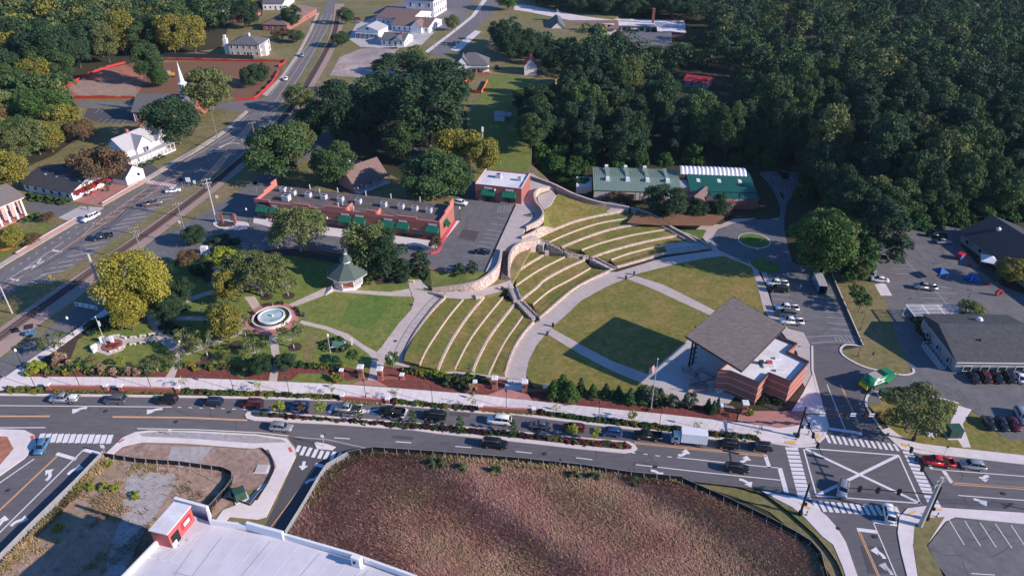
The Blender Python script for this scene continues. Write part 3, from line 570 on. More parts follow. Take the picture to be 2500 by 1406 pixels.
# ------------------------------------------------------------ painted markings (children of the sheet they lie on)
def zz(x0,y0,s):return[(x0+a/3.90625,y0+b/3.90625)for a,b in PX(s)]
Z5=lambda s:zz(0,350,s)
def ln(pts,w=.2,m='white_paint',parent=None,name='lane_line',off=.048,z=None):
 P=pts if not isinstance(pts,str)else PX(pts)
 W_=[T(*p)for p in P]if z is None else[Z(p[0],p[1],z)for p in P]
 return stripe(W_,w,m,name,parent or street,off,z)
def dashes(a,b,n,frac=.5,**k):
 a,b=PX(a)[0],PX(b)[0]
 for i in range(n):
  u0=i/n;u1=u0+frac/n
  ln([(a[0]+(b[0]-a[0])*u,a[1]+(b[1]-a[1])*u)for u in(u0,u1)],name='lane_dash',**k)
def arrow(s,w=.62,hw=1.9,hl=1.15,parent=None,m='white_paint',z=None):
 a,c_,b=[T(*p)if z is None else Z(p[0],p[1],z)for p in PX(s)]
 pts=[a*(1-t)**2+c_*2*t*(1-t)+b*t*t for t in np.linspace(0,1,9)]
 d=(pts[-1]-pts[-2]);d.z=0;d.normalize();nb=Vector((-d.y,d.x,0))
 tip=b;base=tip-d*hl
 body=[p for p in pts if(p-tip).dot(d)<-hl]+[base]
 A=offs(body,w/2);B=offs(body,-w/2)
 sheet('turn_arrow',A+[base+nb*hw*.5,tip,base-nb*hw*.5]+B[::-1],m,.05,z,parent=parent or street)
def xwalk(tops,bots,w=.6,parent=None,m='white_paint',z=None):
 for(a,b)in zip(tops,bots):ln([a,b],w,m,parent or street,'crosswalk_stripe',.05,z)
def lerp_pts(s,n):
 a,b=PX(s);return[(a[0]+(b[0]-a[0])*i/(n-1),a[1]+(b[1]-a[1])*i/(n-1))for i in range(n)]
Y='yellow_paint'
ln("-200,987 0,990 420,993.4");dashes("434,994 ","620,1000",7,.32)
ln("-200,1016 0,1016 122,1016",.42,Y);ln("275,1017.5 461,1019.5 604,1026",.42,Y)
ln("-200,1042 0,1044 111,1043.6",.22);ln("335,1046 480,1048.5 640,1056.5 704,1064",.22);ln("720,1067 800,1073 905,1096",.16,'worn_paint')
ln("814,987 804,1008",.7,name='stop_bar');ln("994,998 982,1020",.7,name='stop_bar');ln("884,1000 930,1016",.5);ln("858,1012 926,998",.5)
for s in("816,1068.5 854,1071","966,1078 1004,1080.6","1111.5,1089.5 1151,1092.6","1259,1102 1299,1106","1406,1117 1446,1122","1571,1108 1581,1109","1600,1112 1611,1113","1629,1114.6 1640,1115.6","1543,1105 1551,1106"):ln(s,.22,name='lane_dash')
ln("1552,1134 1720,1153 1907,1172",.22);ln("1653,1116.5 1760,1128 1877,1140",.22);ln("1547,1079 1700,1094 1872,1110.5",.2,Y);ln("1550,1082.5 1700,1097.5 1871,1114",.2,Y)
ln("1868,1111 1878,1141",.8,name='stop_bar');ln("1903.5,1142 1920,1203",.9,name='stop_bar');ln("1877,1140 1903,1142",.2)
for s in("212.5,995.7 189.5,995.7 176.7,1010","396.8,998.3 371,998.3 358.4,1011.5","1655.3,1111.3 1674.7,1112.6 1675,1096","1807,1127.4 1822,1128 1823,1111.5","1588.7,1148.4 1606,1148.4 1616.3,1166","1804.5,1170 1822.4,1171.4 1834,1189.4","112.6,1172.7 133,1157 111,1148","166,1158.6 178,1142 204,1142.5","27,1284 40,1267 70,1268","-10,1290 8,1272 12,1258","2159.5,1363.5 2152,1345.5 2125,1343","2414,1162.5 2398,1160 2405,1177","2377,1218.8 2396,1220 2409,1236"):arrow(s)
arrow("2177.5,1403 2171,1384 2145,1379",m='worn_paint')
arrow("743,1126 742,1132 738,1148");arrow("746.7,1180 756,1166 783,1171")
xwalk([(105+15.1*i,1058+.3*i)for i in range(12)],[(110-13+15.2*i,1079.5+.3*i)for i in range(12)],1.0)
xwalk(zz(620,1046,"435,162 490,172 545,182 600,198 655,210 710,218 770,220 830,227 885,237"),zz(620,1046,"408,222 450,254 505,262 562,275 620,285 675,292 735,300 790,308 850,300"),.75)
n=12
xwalk(zz(1860,1046,' '.join(f"{225 + 10 * i},{192 + 38.6 * i}" for i in range(13))),zz(1860,1046,' '.join(f"{345 + 10 * i},{192 + 3 + 38.6 * i}" for i in range(13))),.85)
xwalk(zz(1860,1046,' '.join(f"{612 + 54 * i},{58 + 7.3 * i}" for i in range(13))),zz(1860,1046,' '.join(f"{648 + 54.5 * i},{138 + 6.4 * i}" for i in range(13))),.62)
xwalk(zz(1860,1046,' '.join(f"{493 + 59.5 * i},{687 + 4.4 * i}" for i in range(14))),zz(1860,1046,' '.join(f"{545 + 60 * i},{788 + 4.4 * i}" for i in range(14))),.72)
xwalk(zz(1860,1046,' '.join(f"{1345 + 18.6 * i},{226 + 38.4 * i}" for i in range(14))),zz(1860,1046,' '.join(f"{1445 + 20 * i},{238 + 38.4 * i}" for i in range(14))),.8)
bx=zz(1860,1046,"395,185 1305,255 1510,712 520,640")
for i in range(4):ln([bx[i],bx[(i+1)%4]],.3,name='box_line')
ln([bx[0],bx[2]],.62,name='box_line');ln([bx[3],bx[1]],.62,name='box_line',off=.056)
ln("2022.6,1046 2105,1058",.8,name='stop_bar');ln("2050,938 2075,992 2102,1053",.17,Y);ln("2053,938 2078,992 2105,1053",.17,Y);ln("2019,939 2063,1048",.2)
ln("2129,1272 2189,1280",.8,name='stop_bar');ln("2092,1292 2140,1298",.8,name='stop_bar');ln("2095,1297 2143,1406 2200,1530",.17,Y);ln("2099,1297 2147,1406 2204,1530",.17,Y);ln("2131,1273 2188,1406 2245,1530",.2)
ln("2302,1147 2324,1179",.8,name='stop_bar');ln("2271,1140 2278,1146",.7,name='stop_bar');ln("2275,1145 2500,1162.5 2700,1180",.2);ln("2325,1178 2500,1190 2700,1205",.2,Y);ln("2325,1182 2500,1194 2700,1209",.2,Y);ln("2339,1209 2500,1221 2700,1240",.2)
ln("138,1113 0,1243 -120,1360",.17,Y);ln("141,1113 3,1243 -117,1360",.17,Y);ln("205,1097 0,1299 -140,1440",.25);ln("138,1107 186,1121",.75,name='stop_bar');ln("206,1098 250,1109",.75,name='stop_bar');ln("84,1120 0,1178 -160,1290",.25)
ln("770,1138 662,1286",.2,Y,off=.06);ln("770,1133 811,1145",.8,name='stop_bar',off=.06)
LRD=bpy.data.objects['left_road']
kw=dict(parent=LRD,off=.058)
ln(Z5("1420,420 1150,605 900,780 780,890 560,1040 0,1400"),.3,Y,**kw);ln(Z5("1560,410 1200,630 1000,770 780,895"),.3,Y,**kw)
for s in("1420,435 1530,420","1340,490 1480,465","1250,545 1380,520","1160,600 1300,575","1060,660 1180,640","970,720 1100,695","900,775 1010,760","1570,372 1700,330","1660,325 1760,280","1980,170 2060,140"):ln(Z5(s),.45,Y,name='hatch_bar',**kw)
ln(Z5("1620,330 1890,200 2180,50"),.2,Y,**kw)
for a,b,k in(("740,795","60,1240",9),("905,758","600,945",4)):
 p,q=Z5(a)[0],Z5(b)[0];dashes(f"{p[0]},{p[1]}",f"{q[0]},{q[1]}",k,.3,**kw)
for s,w in(("610,940 230,1200 0,1350",.18),("490,1020 590,1035",.7),("85,1290 180,1310",.7),("230,1205 455,1110",.5),("395,1100 295,1215",.5),("500,1335 290,1322 440,1250",.2)):ln(Z5(s),w,**kw)
for s in("1505,515 1650,490","1520,545 1670,525","1320,640 1560,610","1250,688 1390,665","1175,733 1400,697","1110,780 1300,745","1030,828 1235,790","800,978 1010,940","725,1030 945,993","640,1080 870,1045","555,1142 780,1105","470,1197 705,1157","380,1257 615,1215"):ln(Z5(s),.18,name='bay_line',**kw)
for i in range(7):ln(Z5(f"{330 + 30 * i},{1318 - 5 * i} {350 + 28 * i},{1338 - 6 * i}"),.15,name='hatch_bar',**kw)
sheet('crosswalk_field',[T(*p)for p in Z5("1385,385 1420,352 1690,395 1660,425")],'brick_paving',.052,parent=LRD)
for i in range(11):
 ln(Z5(f"{1432 + 25 * i},{357 + 3.6 * i} {1402 + 25 * i},{386 + 3.8 * i}"),.5,name='crosswalk_stripe',parent=LRD,off=.062)
for pts,w,m in(("811,36 797,74 733,184 669,279 628,356",.16,'white_paint'),("800.5,33 771,100 730,161 671,251 600,330",.22,Y),("788,38 758,100 704,179 656,236",.16,'white_paint'),("606,282 562,324 499,367 422,412",.16,'white_paint')):ln(pts,w,m,**kw)
for i in range(10):ln([(588+4.6*i,338-1.8*i),(592+4.6*i,343-1.8*i)],.4,name='crosswalk_stripe',**kw)
for s in("585,352 560,345 535,362","540,372 520,366 512,376","575,378 556,374 550,386"):arrow(s,.5,1.6,1.2,LRD)
ln("535,350 600,322",.2,**kw);ln("520,372 575,340",.2,**kw)
Z4=lambda s:zz(1860,700,s)
for s in("90,70 270,80","95,120 290,130","115,172 305,182","330,285 350,290","580,75 710,85","560,180 755,192","585,237 780,247","610,290 805,301","635,347 840,360","660,402 865,415","410,483 690,463","470,538 715,520 930,533","690,462 715,520","690,462 890,472 930,533"):ln(Z4(s),.13,'worn_paint',lotr,'bay_line',.05,0)
for i in range(6):ln(Z4(f"{715 + 36 * i},{464 + 1.5 * i} {min(930, 760 + 40 * i)},{522 + 2 * i}"),.13,'worn_paint',lotr,'bay_line',.05,0)
Z6=lambda s:zz(620,350,s)
for s in("2280,710 2430,730","2250,765 2395,787","2220,825 2365,845","2195,865 2345,883","2175,900 2320,918","2150,938 2295,958","2125,980 2270,998","2080,1062 2230,1078","2340,605 2490,595","2320,655 2470,650","2340,605 2320,655","1450,965 1530,972","1560,975 1640,982","0,770 60,790"):ln(Z6(s),.13,'worn_paint',lot,'bay_line',.07,HT)
for i in range(5):ln(Z6(f"{2365 + 28 * i},{606 - 2 * i} {2350 + 30 * i},{652 - i}"),.12,'worn_paint',lot,'bay_line',.07,HT)
sl_=bpy.data.objects['side_lot'];Z8=lambda s:zz(1860,350,s)
for s in("1340,1085 1585,1345","1585,1345 1620,1380","1250,1195 1480,1205","1280,1245 1500,1252","1620,1360 1810,1380","1340,1160 1440,1168"):ln(Z8(s),.12,'worn_paint',sl_,'bay_line',.04,0)
for s in("1640,25 1830,240","1505,105 1770,115","1550,150 1790,162","1590,205 1820,212","1530,55 1860,65"):ln(Z4(s),.12,'worn_paint',sl_,'bay_line',.04,0)
Zb=lambda s:zz(1860,1046,s)
for s in("1785,870 1930,1108","1935,880 2085,1120","2080,895 2235,1132","2225,905 2385,1140","2375,918 2530,1150","1995,1380 2220,1395"):ln(Zb(s),.16,'white_paint',nlot,'bay_line',.05,0)
rdv=bpy.data.objects['roundabout_drive']
for s in("10,310 35,350","55,305 80,350","105,310 130,355","150,312 175,357","425,325 455,370","210,440 245,500","250,432 285,480","300,430 330,475","355,432 375,460","235,310 315,360","265,305 300,360","170,470 215,560 200,480","20,1265 210,1280 200,1300"):ln(Z8(s),.13,'worn_paint',rdv,'bay_line',.04,0)
cl_=bpy.data.objects['church_lot']
for i in range(6):ln(zz(0,0,f"{905 + 60 * i},{1080 - 6 * i} {950 + 60 * i},{1045 - 5 * i}"),.16,'worn_paint',cl_,'bay_line',.05)
for i in range(5):ln(zz(0,0,f"{920 + 60 * i},{1170 + 5 * i} {970 + 60 * i},{1135 + 2 * i}"),.16,'worn_paint',cl_,'bay_line',.05)
sheet('pedestrian_island',[T(*p)for p in zz(620,1046,"575,140 600,133 690,148 780,178 740,208 600,195")],'concrete',.16,thick=.2)
for s in("zA 290,75 325,70 330,100 300,108","zA 1120,135 1180,100 1190,110 1140,140","zB 325,185 350,180 372,222 345,230"):
 k,q=s.split(' ',1);sheet('tactile_pad',[T(*p)for p in(zz(0,1046,q)if k=='zA' else zz(620,1046,q))],'red_paint',.15,kind='structure')
mat('tactile_yellow',(.78,.45,.12),(.68,.38,.10),scale=4,rough=.8)
for q in("215,122 315,122 325,150 225,145","500,75 540,50 550,80 520,105","355,710 470,760 455,775 375,735","1330,140 1400,165 1380,180 1330,160","1390,810 1470,785 1460,805 1400,825","1630,765 1720,770 1720,785 1640,785"):sheet('tactile_pad',[T(*p)for p in zz(1860,1046,q)],'tactile_yellow',.16,kind='structure')
for s in("1115,541 1079,597 1078,606 1072,616 1052,622 1050,618 1066,612 1072,600 1076,590 1108,538",):sheet('red_kerb',ZW(s,HT),'red_paint',.2,z=HT,thick=.2)
sheet('retail_walk',ZW("1114,540 1078,592 620,530 618,545 700,565 1060,606 1074,604 1082,590 1122,540",HT),'concrete',.17,z=HT,thick=.2)
for s in("640,612 748,607 835,622 930,641 1050,658 1106,666",):stripe(ZW(s,HT),.35,'red_paint','red_kerb_line',lot,.16,HT)
stripe(ZW("1183,664 1258,500",HT),.5,'black_metal','lot_edge_drain',lot,.09,HT)
sheet('sign_island',ZW("520,548 530,540 560,540 605,545 600,560 570,562 535,558",HT,4,True),'kerb',.2,z=HT,thick=.2)
sheet('sign_island_bed',ZW("528,548 540,542 570,544 575,552 550,556 535,555",HT),'mulch_dark',.22,z=HT)
# ------------------------------------------------------------ buildings
mat('roof_slate',(.062,.066,.070),(.085,.088,.092),scale=1.3,rough=.95,bump=.3,bscale=5,fine=.2,fscale=.8)
mat('roof_dark',(.095,.080,.076),(.12,.102,.097),(.17,.14,.13),scale=.5,scale3=.15,rough=.95,f3=.7,fine=.25,fscale=.6)
mat('roof_shingle',(.15,.125,.12),(.19,.16,.15),scale=1.5,rough=.95,bump=.4,bscale=5)
mat('roof_grey',(.105,.105,.112),(.14,.138,.145),scale=1.3,rough=.95,bump=.3,bscale=5)
mat('roof_black',(.045,.045,.055),(.065,.065,.075),scale=1.3,rough=.95,bump=.3,bscale=5)
mat('roof_lightgrey',(.36,.35,.37),(.42,.41,.43),scale=1.3,rough=.9)
mat('roof_white',(.80,.78,.80),(.70,.67,.69),(.52,.48,.49),scale=.4,scale3=.15,rough=.7,f3=.6,fine=.08)
mat('roof_red',(.36,.03,.04),(.42,.05,.06),scale=.8,rough=.6)
mat('roof_brown',(.17,.11,.10),(.21,.14,.125),scale=1.2,rough=.95)
mat('green_metal',(.21,.285,.225),(.235,.31,.25),scale=.4,rough=.5)
mat('green_dark_metal',(.018,.125,.095),(.025,.145,.11),scale=.4,rough=.5)
mat('awning',(.006,.12,.07),(.01,.145,.085),scale=1,rough=.8)
mat('stage_roof',(.112,.092,.090),(.18,.152,.146),(.14,.118,.115),scale=1.1,scale3=.3,rough=.95,bump=.8,bscale=2.5,lo=.3,hi=.7,detail=10,fine=.25,fscale=1.2);streak('stage_roof',.6,1.9)
mat('deck',(.60,.58,.62),(.66,.64,.68),(.50,.48,.52),scale=.25,scale3=.08,rough=.8,f3=.6,fine=.07,fscale=.4)
mat('red_panel',(.48,.10,.10),(.42,.085,.09),scale=1,rough=.6)
mat('terracotta',(.55,.19,.17),(.60,.22,.20),scale=1,rough=.8)
class Rect:
 """oriented rectangle: origin A, x towards B, y to the left of it (away from the camera)"""
 def __init__(s,A,B,C=None,depth=None,z=0.0):
  s.A=Vector((A.x,A.y,z));d=B-A;d.z=0;s.L=d.length;s.u=d.normalized();s.v=Vector((-s.u.y,s.u.x,0))
  s.W=depth if depth is not None else abs((C-B).dot(s.v));s.rz=math.atan2(s.u.y,s.u.x)
def prect(a,b,c,ze,z0):
 """rectangle from three pixels (front left, front right, back right) seen at height ze, standing at z0"""
 return Rect(Z(a[0],a[1],ze),Z(b[0],b[1],ze),Z(c[0],c[1],ze),z=z0)
def window(p,x,z,w,h,y=0.0,face='f',L=0,W=0,frame='white',sub=True):
 """window on wall face f(ront) b(ack) l(eft) r(ight) of a house in local coordinates"""
 e=.03
 def bxx(mb,a0,a1,z0,z1,d):
  if face=='f':mb.box(a0,a1,-d,.02,z0,z1)
  elif face=='b':mb.box(a0,a1,W-.02,W+d,z0,z1)
  elif face=='l':mb.box(-d,.02,a0,a1,z0,z1)
  else:mb.box(L-.02,L+d,a0,a1,z0,z1)
 mb=MB();bxx(mb,x-w/2,x+w/2,z,z+h,.05);o=mb.build('window','glass',p)
 if sub:
  mb=MB();f=.09
  for a0,a1,b0,b1 in((x-w/2-f,x-w/2,z-f,z+h+f),(x+w/2,x+w/2+f,z-f,z+h+f),(x-w/2,x+w/2,z+h,z+h+f),(x-w/2,x+w/2,z-f,z)):bxx(mb,a0,a1,b0,b1,.09)
  mb.build('frame',frame,o)
 return o
def gable(p,L,W,ze,zr,over,m,axis='x',wallm=None,y0=0.0,x0=0.0,name='roof'):
 """gable roof over x0..x0+L, y0..y0+W, ridge along axis"""
 mb=MB();t=.18
 if axis=='x':
  k=(zr-ze)/(W/2);zo=ze-over*k;ym=y0+W/2;xa,xb=x0-over,x0+L+over
  for dz in(0,):
   vs=[(xa,y0-over,zo),(xb,y0-over,zo),(xb,ym,zr),(xa,ym,zr),(xa,y0+W+over,zo),(xb,y0+W+over,zo)]
  lo=[(x,y,z-t)for x,y,z in vs]
  mb.add(vs+lo,[(0,1,2,3),(3,2,5,4),(6,9,8,7),(9,10,11,8),(0,6,7,1),(4,5,11,10),(0,3,9,6),(3,4,10,9),(1,7,8,2),(2,8,11,5)])
  if wallm:
   g=MB();g.add([(x0,y0,ze),(x0,y0+W,ze),(x0,ym,zr-t)],[(0,2,1)]);g.build('gable_wall',wallm,p);g=MB();g.add([(x0+L,y0,ze),(x0+L,y0+W,ze),(x0+L,ym,zr-t)],[(0,1,2)]);g.build('gable_wall',wallm,p)
 else:
  k=(zr-ze)/(L/2);zo=ze-over*k;xm=x0+L/2;ya,yb=y0-over,y0+W+over
  vs=[(x0-over,ya,zo),(x0-over,yb,zo),(xm,yb,zr),(xm,ya,zr),(x0+L+over,ya,zo),(x0+L+over,yb,zo)]
  lo=[(x,y,z-t)for x,y,z in vs]
  mb.add(vs+lo,[(0,3,2,1),(3,4,5,2),(6,7,8,9),(9,8,11,10),(0,1,7,6),(4,10,11,5),(0,6,9,3),(3,9,10,4),(1,2,8,7),(2,5,11,8)])
  if wallm:
   g=MB();g.add([(x0,y0,ze),(x0+L,y0,ze),(xm,y0,zr-t)],[(0,1,2)]);g.build('gable_wall',wallm,p);g=MB();g.add([(x0,y0+W,ze),(x0+L,y0+W,ze),(xm,y0+W,zr-t)],[(0,2,1)]);g.build('gable_wall',wallm,p)
 return mb.build(name,m,p)
def hip(p,L,W,ze,zr,over,m,x0=0.0,y0=0.0,name='roof',inset=None):
 xa,xb,ya,yb=x0-over,x0+L+over,y0-over,y0+W+over
 i=inset if inset is not None else min(L,W)/2
 if L>=W:r0,r1=(xa+i+over,(ya+yb)/2,zr),(xb-i-over,(ya+yb)/2,zr)
 else:r0,r1=((xa+xb)/2,ya+i+over,zr),((xa+xb)/2,yb-i-over,zr)
 vs=[(xa,ya,ze),(xb,ya,ze),(xb,yb,ze),(xa,yb,ze),r0,r1]
 fs=[(0,1,5,4),(1,2,5),(2,3,4,5),(3,0,4),(0,3,2,1)]if L>=W else[(0,1,4),(1,2,5,4),(2,3,5),(3,0,4,5),(0,3,2,1)]
 return MB().add(vs,fs).build(name,m,p)
def bx(p,name,m,*a):return MB().box(*a).build(name,m,p)
def house(label,a,b,c,he,hr,z0,wall,roof,cat='house',axis='x',kind='gable',over=.5,wins=True,storeys=1,chimney=None,name='house',group=None):
 r=prect(a,b,c,z0+he,z0)
 t=thing(name,label,cat,r.A,r.rz,group)
 bx(t,'wall',wall,0,r.L,0,r.W,-.5,he)
 rf=gable(t,r.L,r.W,he,hr,over,roof,axis,wall)if kind=='gable' else hip(t,r.L,r.W,he,hr,over,roof)
 if wins:
  sh=he/storeys
  for s_ in range(storeys):
   n=max(1,int(r.L/3.2))
   for i in range(n):window(t,r.L*(i+.5)/n,s_*sh+.9,1.0,min(1.5,sh-1.3),face='f')
   n=max(1,int(r.W/3.5))
   for i in range(n):window(t,r.W*(i+.5)/n,s_*sh+.9,1.0,min(1.5,sh-1.3),face='r',L=r.L)
 bx(t,'door','dark_metal',r.L*.5-.5+1.6,r.L*.5+.5+1.6,-.07,.02,0,2.1)
 if chimney:
  x,y=chimney;bx(rf,'chimney','brick',x*r.L-.45,x*r.L+.45,y*r.W-.45,y*r.W+.45,he-.5,hr+1.2)
 return t,r
mat('unit_grey',(.50,.50,.52),(.42,.42,.44),scale=1.5,rough=.6)
def rooftop(t,r,z,items,m='unit_grey'):
 for nm,x,y,w,d,h in items:
  o=bx(t,nm,m,x-w/2,x+w/2,y-d/2,y+d/2,z,z+h)
  if nm=='air_conditioner':
   bx(o,'grille','dark_metal',x-w/2-.03,x-w/2+.02,y-d*.4,y+d*.4,z+.25,z+h-.2)
   MB().lathe([(min(w,d)*.36,0),(min(w,d)*.36,.06)],10,(x,y,z+h)).build('fan','dark_metal',o)
   # --- brick strip of shops
ztop_=HT+6.4
A_=Z(620,485,ztop_);B_=Z(1073,538,ztop_);C_=Z(1113,492,ztop_)
r=Rect(A_,B_,C_,z=HT)
RS_=r
t=thing('shop_building','long single storey brick shop row with green awnings and dark flat roof','shop',r.A,r.rz)
L_,W_=r.L,r.W
bx(t,'wall','brick',0,L_,0,W_,-.6,5.0)
bx(t,'roof','roof_dark',.3,L_-.3,.3,W_-.1,5.0,5.08)
def para(nm,x0,x1,y0,y1,z1):
 o=bx(t,nm,'brick_bright',x0,x1,y0,y1,5.0,z1);bx(o,'coping','terracotta',x0-.04,x1+.04,y0-.04,y1+.04,z1,z1+.1)
fz=[(0,.085,6.3),(.085,.22,5.7),(.22,.31,6.3),(.31,.395,5.7),(.395,.51,6.7),(.51,.62,5.9),(.62,.67,6.9),(.67,.78,5.8),(.78,.88,6.3),(.88,1,5.8)]
for a,b,z in fz:para('parapet',a*L_,b*L_,-.02,.3,z)
for a,b,z in((0,.4,5.9),(.4,.75,6.5),(.75,1.0,7.2)):
 para('side_parapet',-.02,.3,a*W_,b*W_,z);para('side_parapet',L_-.3,L_+.02,a*W_,b*W_,z)
para('cross_parapet',.51*L_,.51*L_+.3,.3,4.0,6.7);para('cross_parapet',.67*L_,.67*L_+.3,.3,3.0,6.5)
bays=13
for i in range(bays):
 x=L_*(i+.5)/bays;w=L_/bays
 o=bx(t,'shop_window','glass',x-w*.36,x+w*.36,-.06,.05,.5,2.5);bx(o,'frame','offwhite',x-w*.36,x+w*.36,-.08,.0,2.5,2.6)
 if i%2==0:bx(t,'shop_door','dark_metal',x-.5,x+.5,-.09,.03,0,2.2)
 if i%3!=2:
  mb=MB();x0,x1=x-w*.42,x+w*.42
  mb.add([(x0,0.0,4.1),(x1,0,4.1),(x1,-1.35,2.9),(x0,-1.35,2.9),(x0,-1.35,2.55),(x1,-1.35,2.55),(x0,0,2.75),(x1,0,2.75)],[(0,3,2,1),(3,4,5,2),(0,6,4,3),(1,2,5,7)])
  mb.build('awning','awning',t)
  bx(t,'shop_sign','offwhite',x-w*.28,x+w*.28,-.06,.02,4.35,4.95)
mb=MB().add([(L_,3,4.2),(L_,6,4.2),(L_+1.4,6,2.6),(L_+1.4,3,2.6)],[(0,3,2,1),(0,1,2,3)]);mb.build('awning','awning',t)
bx(t,'shop_sign','black_metal',1.2,5.0,-.09,.03,4.6,5.5)
tx=[]
for i,f_ in enumerate((.075,.145,.235,.325,.42,.52,.66,.755,.83,.905)):tx.append(('air_conditioner',f_*L_,W_*(.62-.012*i+(.0 if i else .1)),1.7,1.6,1.3))
tx.append(('air_conditioner',.145*L_,W_*.30,2.2,2.0,1.7))
rooftop(t,r,5.08,tx)
for f_,y_ in((.44,.25),(.45,.38),(.12,.75),(.27,.85),(.53,.18)):
 MB().tube((f_*L_,y_*W_,5.08),(f_*L_,y_*W_,6.1),.22).lathe([(.34,0),(.34,.3),(.1,.4)],8,(f_*L_,y_*W_,6.1)).build('vent','galv',t)
for f_ in(.2,.36,.52,.66,.82):bx(t,'pipe','white',f_*L_-.1,f_*L_+.1,W_-.3,W_-.1,5.08,6.7)
# --- small brick block with a white roof
r=prect((1160,448),(1273,460),(1287,422),HT+5.6,HT)
t=thing('shop_building','small square brick shop with bright white flat roof and two green awnings','shop',r.A,r.rz)
bx(t,'wall','brick',0,r.L,0,r.W,-.5,5.0);bx(t,'roof','roof_white',.25,r.L-.25,.25,r.W-.25,5.0,5.1)
for a in((0,r.L,-.02,.25),(0,r.L,r.W-.25,r.W),(-.02,.25,.25,r.W-.25),(r.L-.25,r.L+.02,.25,r.W-.25)):bx(t,'parapet','brick',*a,5.0,5.5)
for a in((0,r.L,-.03,.26),(-.03,.26,.26,r.W),(r.L-.26,r.L+.03,.26,r.W)):bx(t,'coping','white',*a,5.5,5.56)
for i in(0,1):
 x=r.L*(.28+.46*i);mb=MB().add([(x-2.2,0,3.9),(x+2.2,0,3.9),(x+2.2,-1.3,2.5),(x-2.2,-1.3,2.5),(x-2.2,-1.3,2.2),(x+2.2,-1.3,2.2),(x-2.2,0,2.4),(x+2.2,0,2.4)],[(0,3,2,1),(3,4,5,2),(0,6,4,3),(1,2,5,7)]);mb.build('awning','awning',t)
 bx(t,'shop_window','glass',x-2.0,x+2.0,-.05,.05,.5,2.4);bx(t,'shop_sign','offwhite',x-1.3,x+1.3,-.07,.03,4.15,4.75);bx(t,'shop_door','black_metal',x-.5,x+.5,-.09,.03,0,2.2)
rooftop(t,r,5.1,[('air_conditioner',r.L*.38,r.W*.6,1.7,1.6,1.3),('air_conditioner',r.L*.85,r.W*.55,1.3,1.2,1.1)])
# --- brown roofed cottage behind the shops
r=prect((862,448),(940,420),(950,395),HT+3.2,HT)
t=thing('cottage','brown roofed cottage with pink gable and porch behind the shop row','house',r.A,r.rz)
bx(t,'wall','pink_paint',0,r.L,0,r.W+3,-.5,3.2);gable(t,r.L,r.W+3,3.2,7.2,.5,'roof_brown','x','pink_paint')
bx(t,'porch_roof','roof_brown',-.2,r.L+.2,-2.6,-.5,2.75,2.95);bx(t,'porch_floor','offwhite',0,r.L,-2.5,0,-.3,.3)
for i in range(5):bx(t,'porch_post','white',.1+(r.L-.3)*i/4,.3+(r.L-.3)*i/4,-2.4,-2.2,.3,2.75)
for i in range(3):window(t,r.L*(i+.5)/3,.9,1,1.4)
window(t,r.W*.6,3.4,.9,1.3,face='r',L=r.L);window(t,r.W*.3,.9,.9,1.3,face='r',L=r.L);bx(t,'chimney','white',r.L*.3,r.L*.3+.8,r.W+1,r.W+1.8,5,8.2)
gable(t,r.L*.6,8,3.2,6.6,.4,'roof_brown','y','pink_paint',y0=r.W+1,x0=r.L*.35,name='rear_roof');bx(t,'rear_wall','offwhite',r.L*.35,r.L*.95,r.W+3,r.W+9,-.5,3.2)
# --- community centre: two green metal halls, white canopy, brown entrance
def metal_roof(p,L,W,z0,z1,m,name='roof',pitch=.62,x0=0,y0=0):
 o=MB().add([(x0,y0,z0),(x0+L,y0,z0),(x0+L,y0+W,z1),(x0,y0+W,z1),(x0,y0,z0-.15),(x0+L,y0,z0-.15),(x0+L,y0+W,z1-.15),(x0,y0+W,z1-.15)],[(0,1,2,3),(7,6,5,4),(0,4,5,1),(1,5,6,2),(2,6,7,3),(3,7,4,0)]).build(name,m,p)
 mb=MB();n=int(L/pitch);k=(z1-z0)/W
 for i in range(n+1):
  x=x0+min(L-.06,i*pitch);mb.add([(x,y0,z0),(x+.06,y0,z0),(x+.06,y0+W,z1),(x,y0+W,z1),(x,y0,z0+.07),(x+.06,y0,z0+.07),(x+.06,y0+W,z1+.07),(x,y0+W,z1+.07)],[(4,5,6,7),(0,4,7,3),(1,2,6,5),(0,1,5,4)])
 setp(mb.build('roof_seams',m,o),kind='stuff');return o
r=prect((1451,465),(1660,457),(1652,412),4.6,0)
r=Rect(Z(1451,463,4.4),Z(1663,470,4.4),depth=19.5,z=0)
t=thing('sports_hall','pale green metal roofed hall with paired rooflights below the dark woods','hall',r.A,r.rz)
bx(t,'wall','cream',0,r.L,.3,r.W,-.5,4.1);metal_roof(t,r.L+.6,r.W/2,4.3,5.3,'green_metal',x0=-.3);metal_roof(t,r.L+.6,r.W/2,5.3,4.3,'green_metal',name='back_roof',x0=-.3,y0=r.W/2+.01)
for i in range(4):
 x=r.L*(.16+.235*i)
 for y,z in((r.W*.36,5.05),(r.W*.97,4.4)):
  if i==3 and y>10:continue
  MB().box(x-.7,x+.7,y-.9,y+1.1,z-.1,z+.9,.12).build('rooflight','white',t)
 bx(t,'roof_duct','green_metal',x-.55,x+.55,r.W*.42,r.W*.9,5.25,5.42)
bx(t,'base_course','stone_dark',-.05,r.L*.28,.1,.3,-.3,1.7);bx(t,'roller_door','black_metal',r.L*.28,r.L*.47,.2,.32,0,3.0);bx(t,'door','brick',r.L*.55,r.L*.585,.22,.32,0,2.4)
for i in range(10):bx(t,'wall_rib','offwhite',r.L*(.49+.05*i),r.L*(.49+.05*i)+.12,.22,.3,0,3.9)
bx(t,'side_annex','offwhite',r.L*.77,r.L,-2.0,.25,0,3.9);bx(t,'shed_roof','offwhite',-6.0,-.6,6,14,0,2.8)
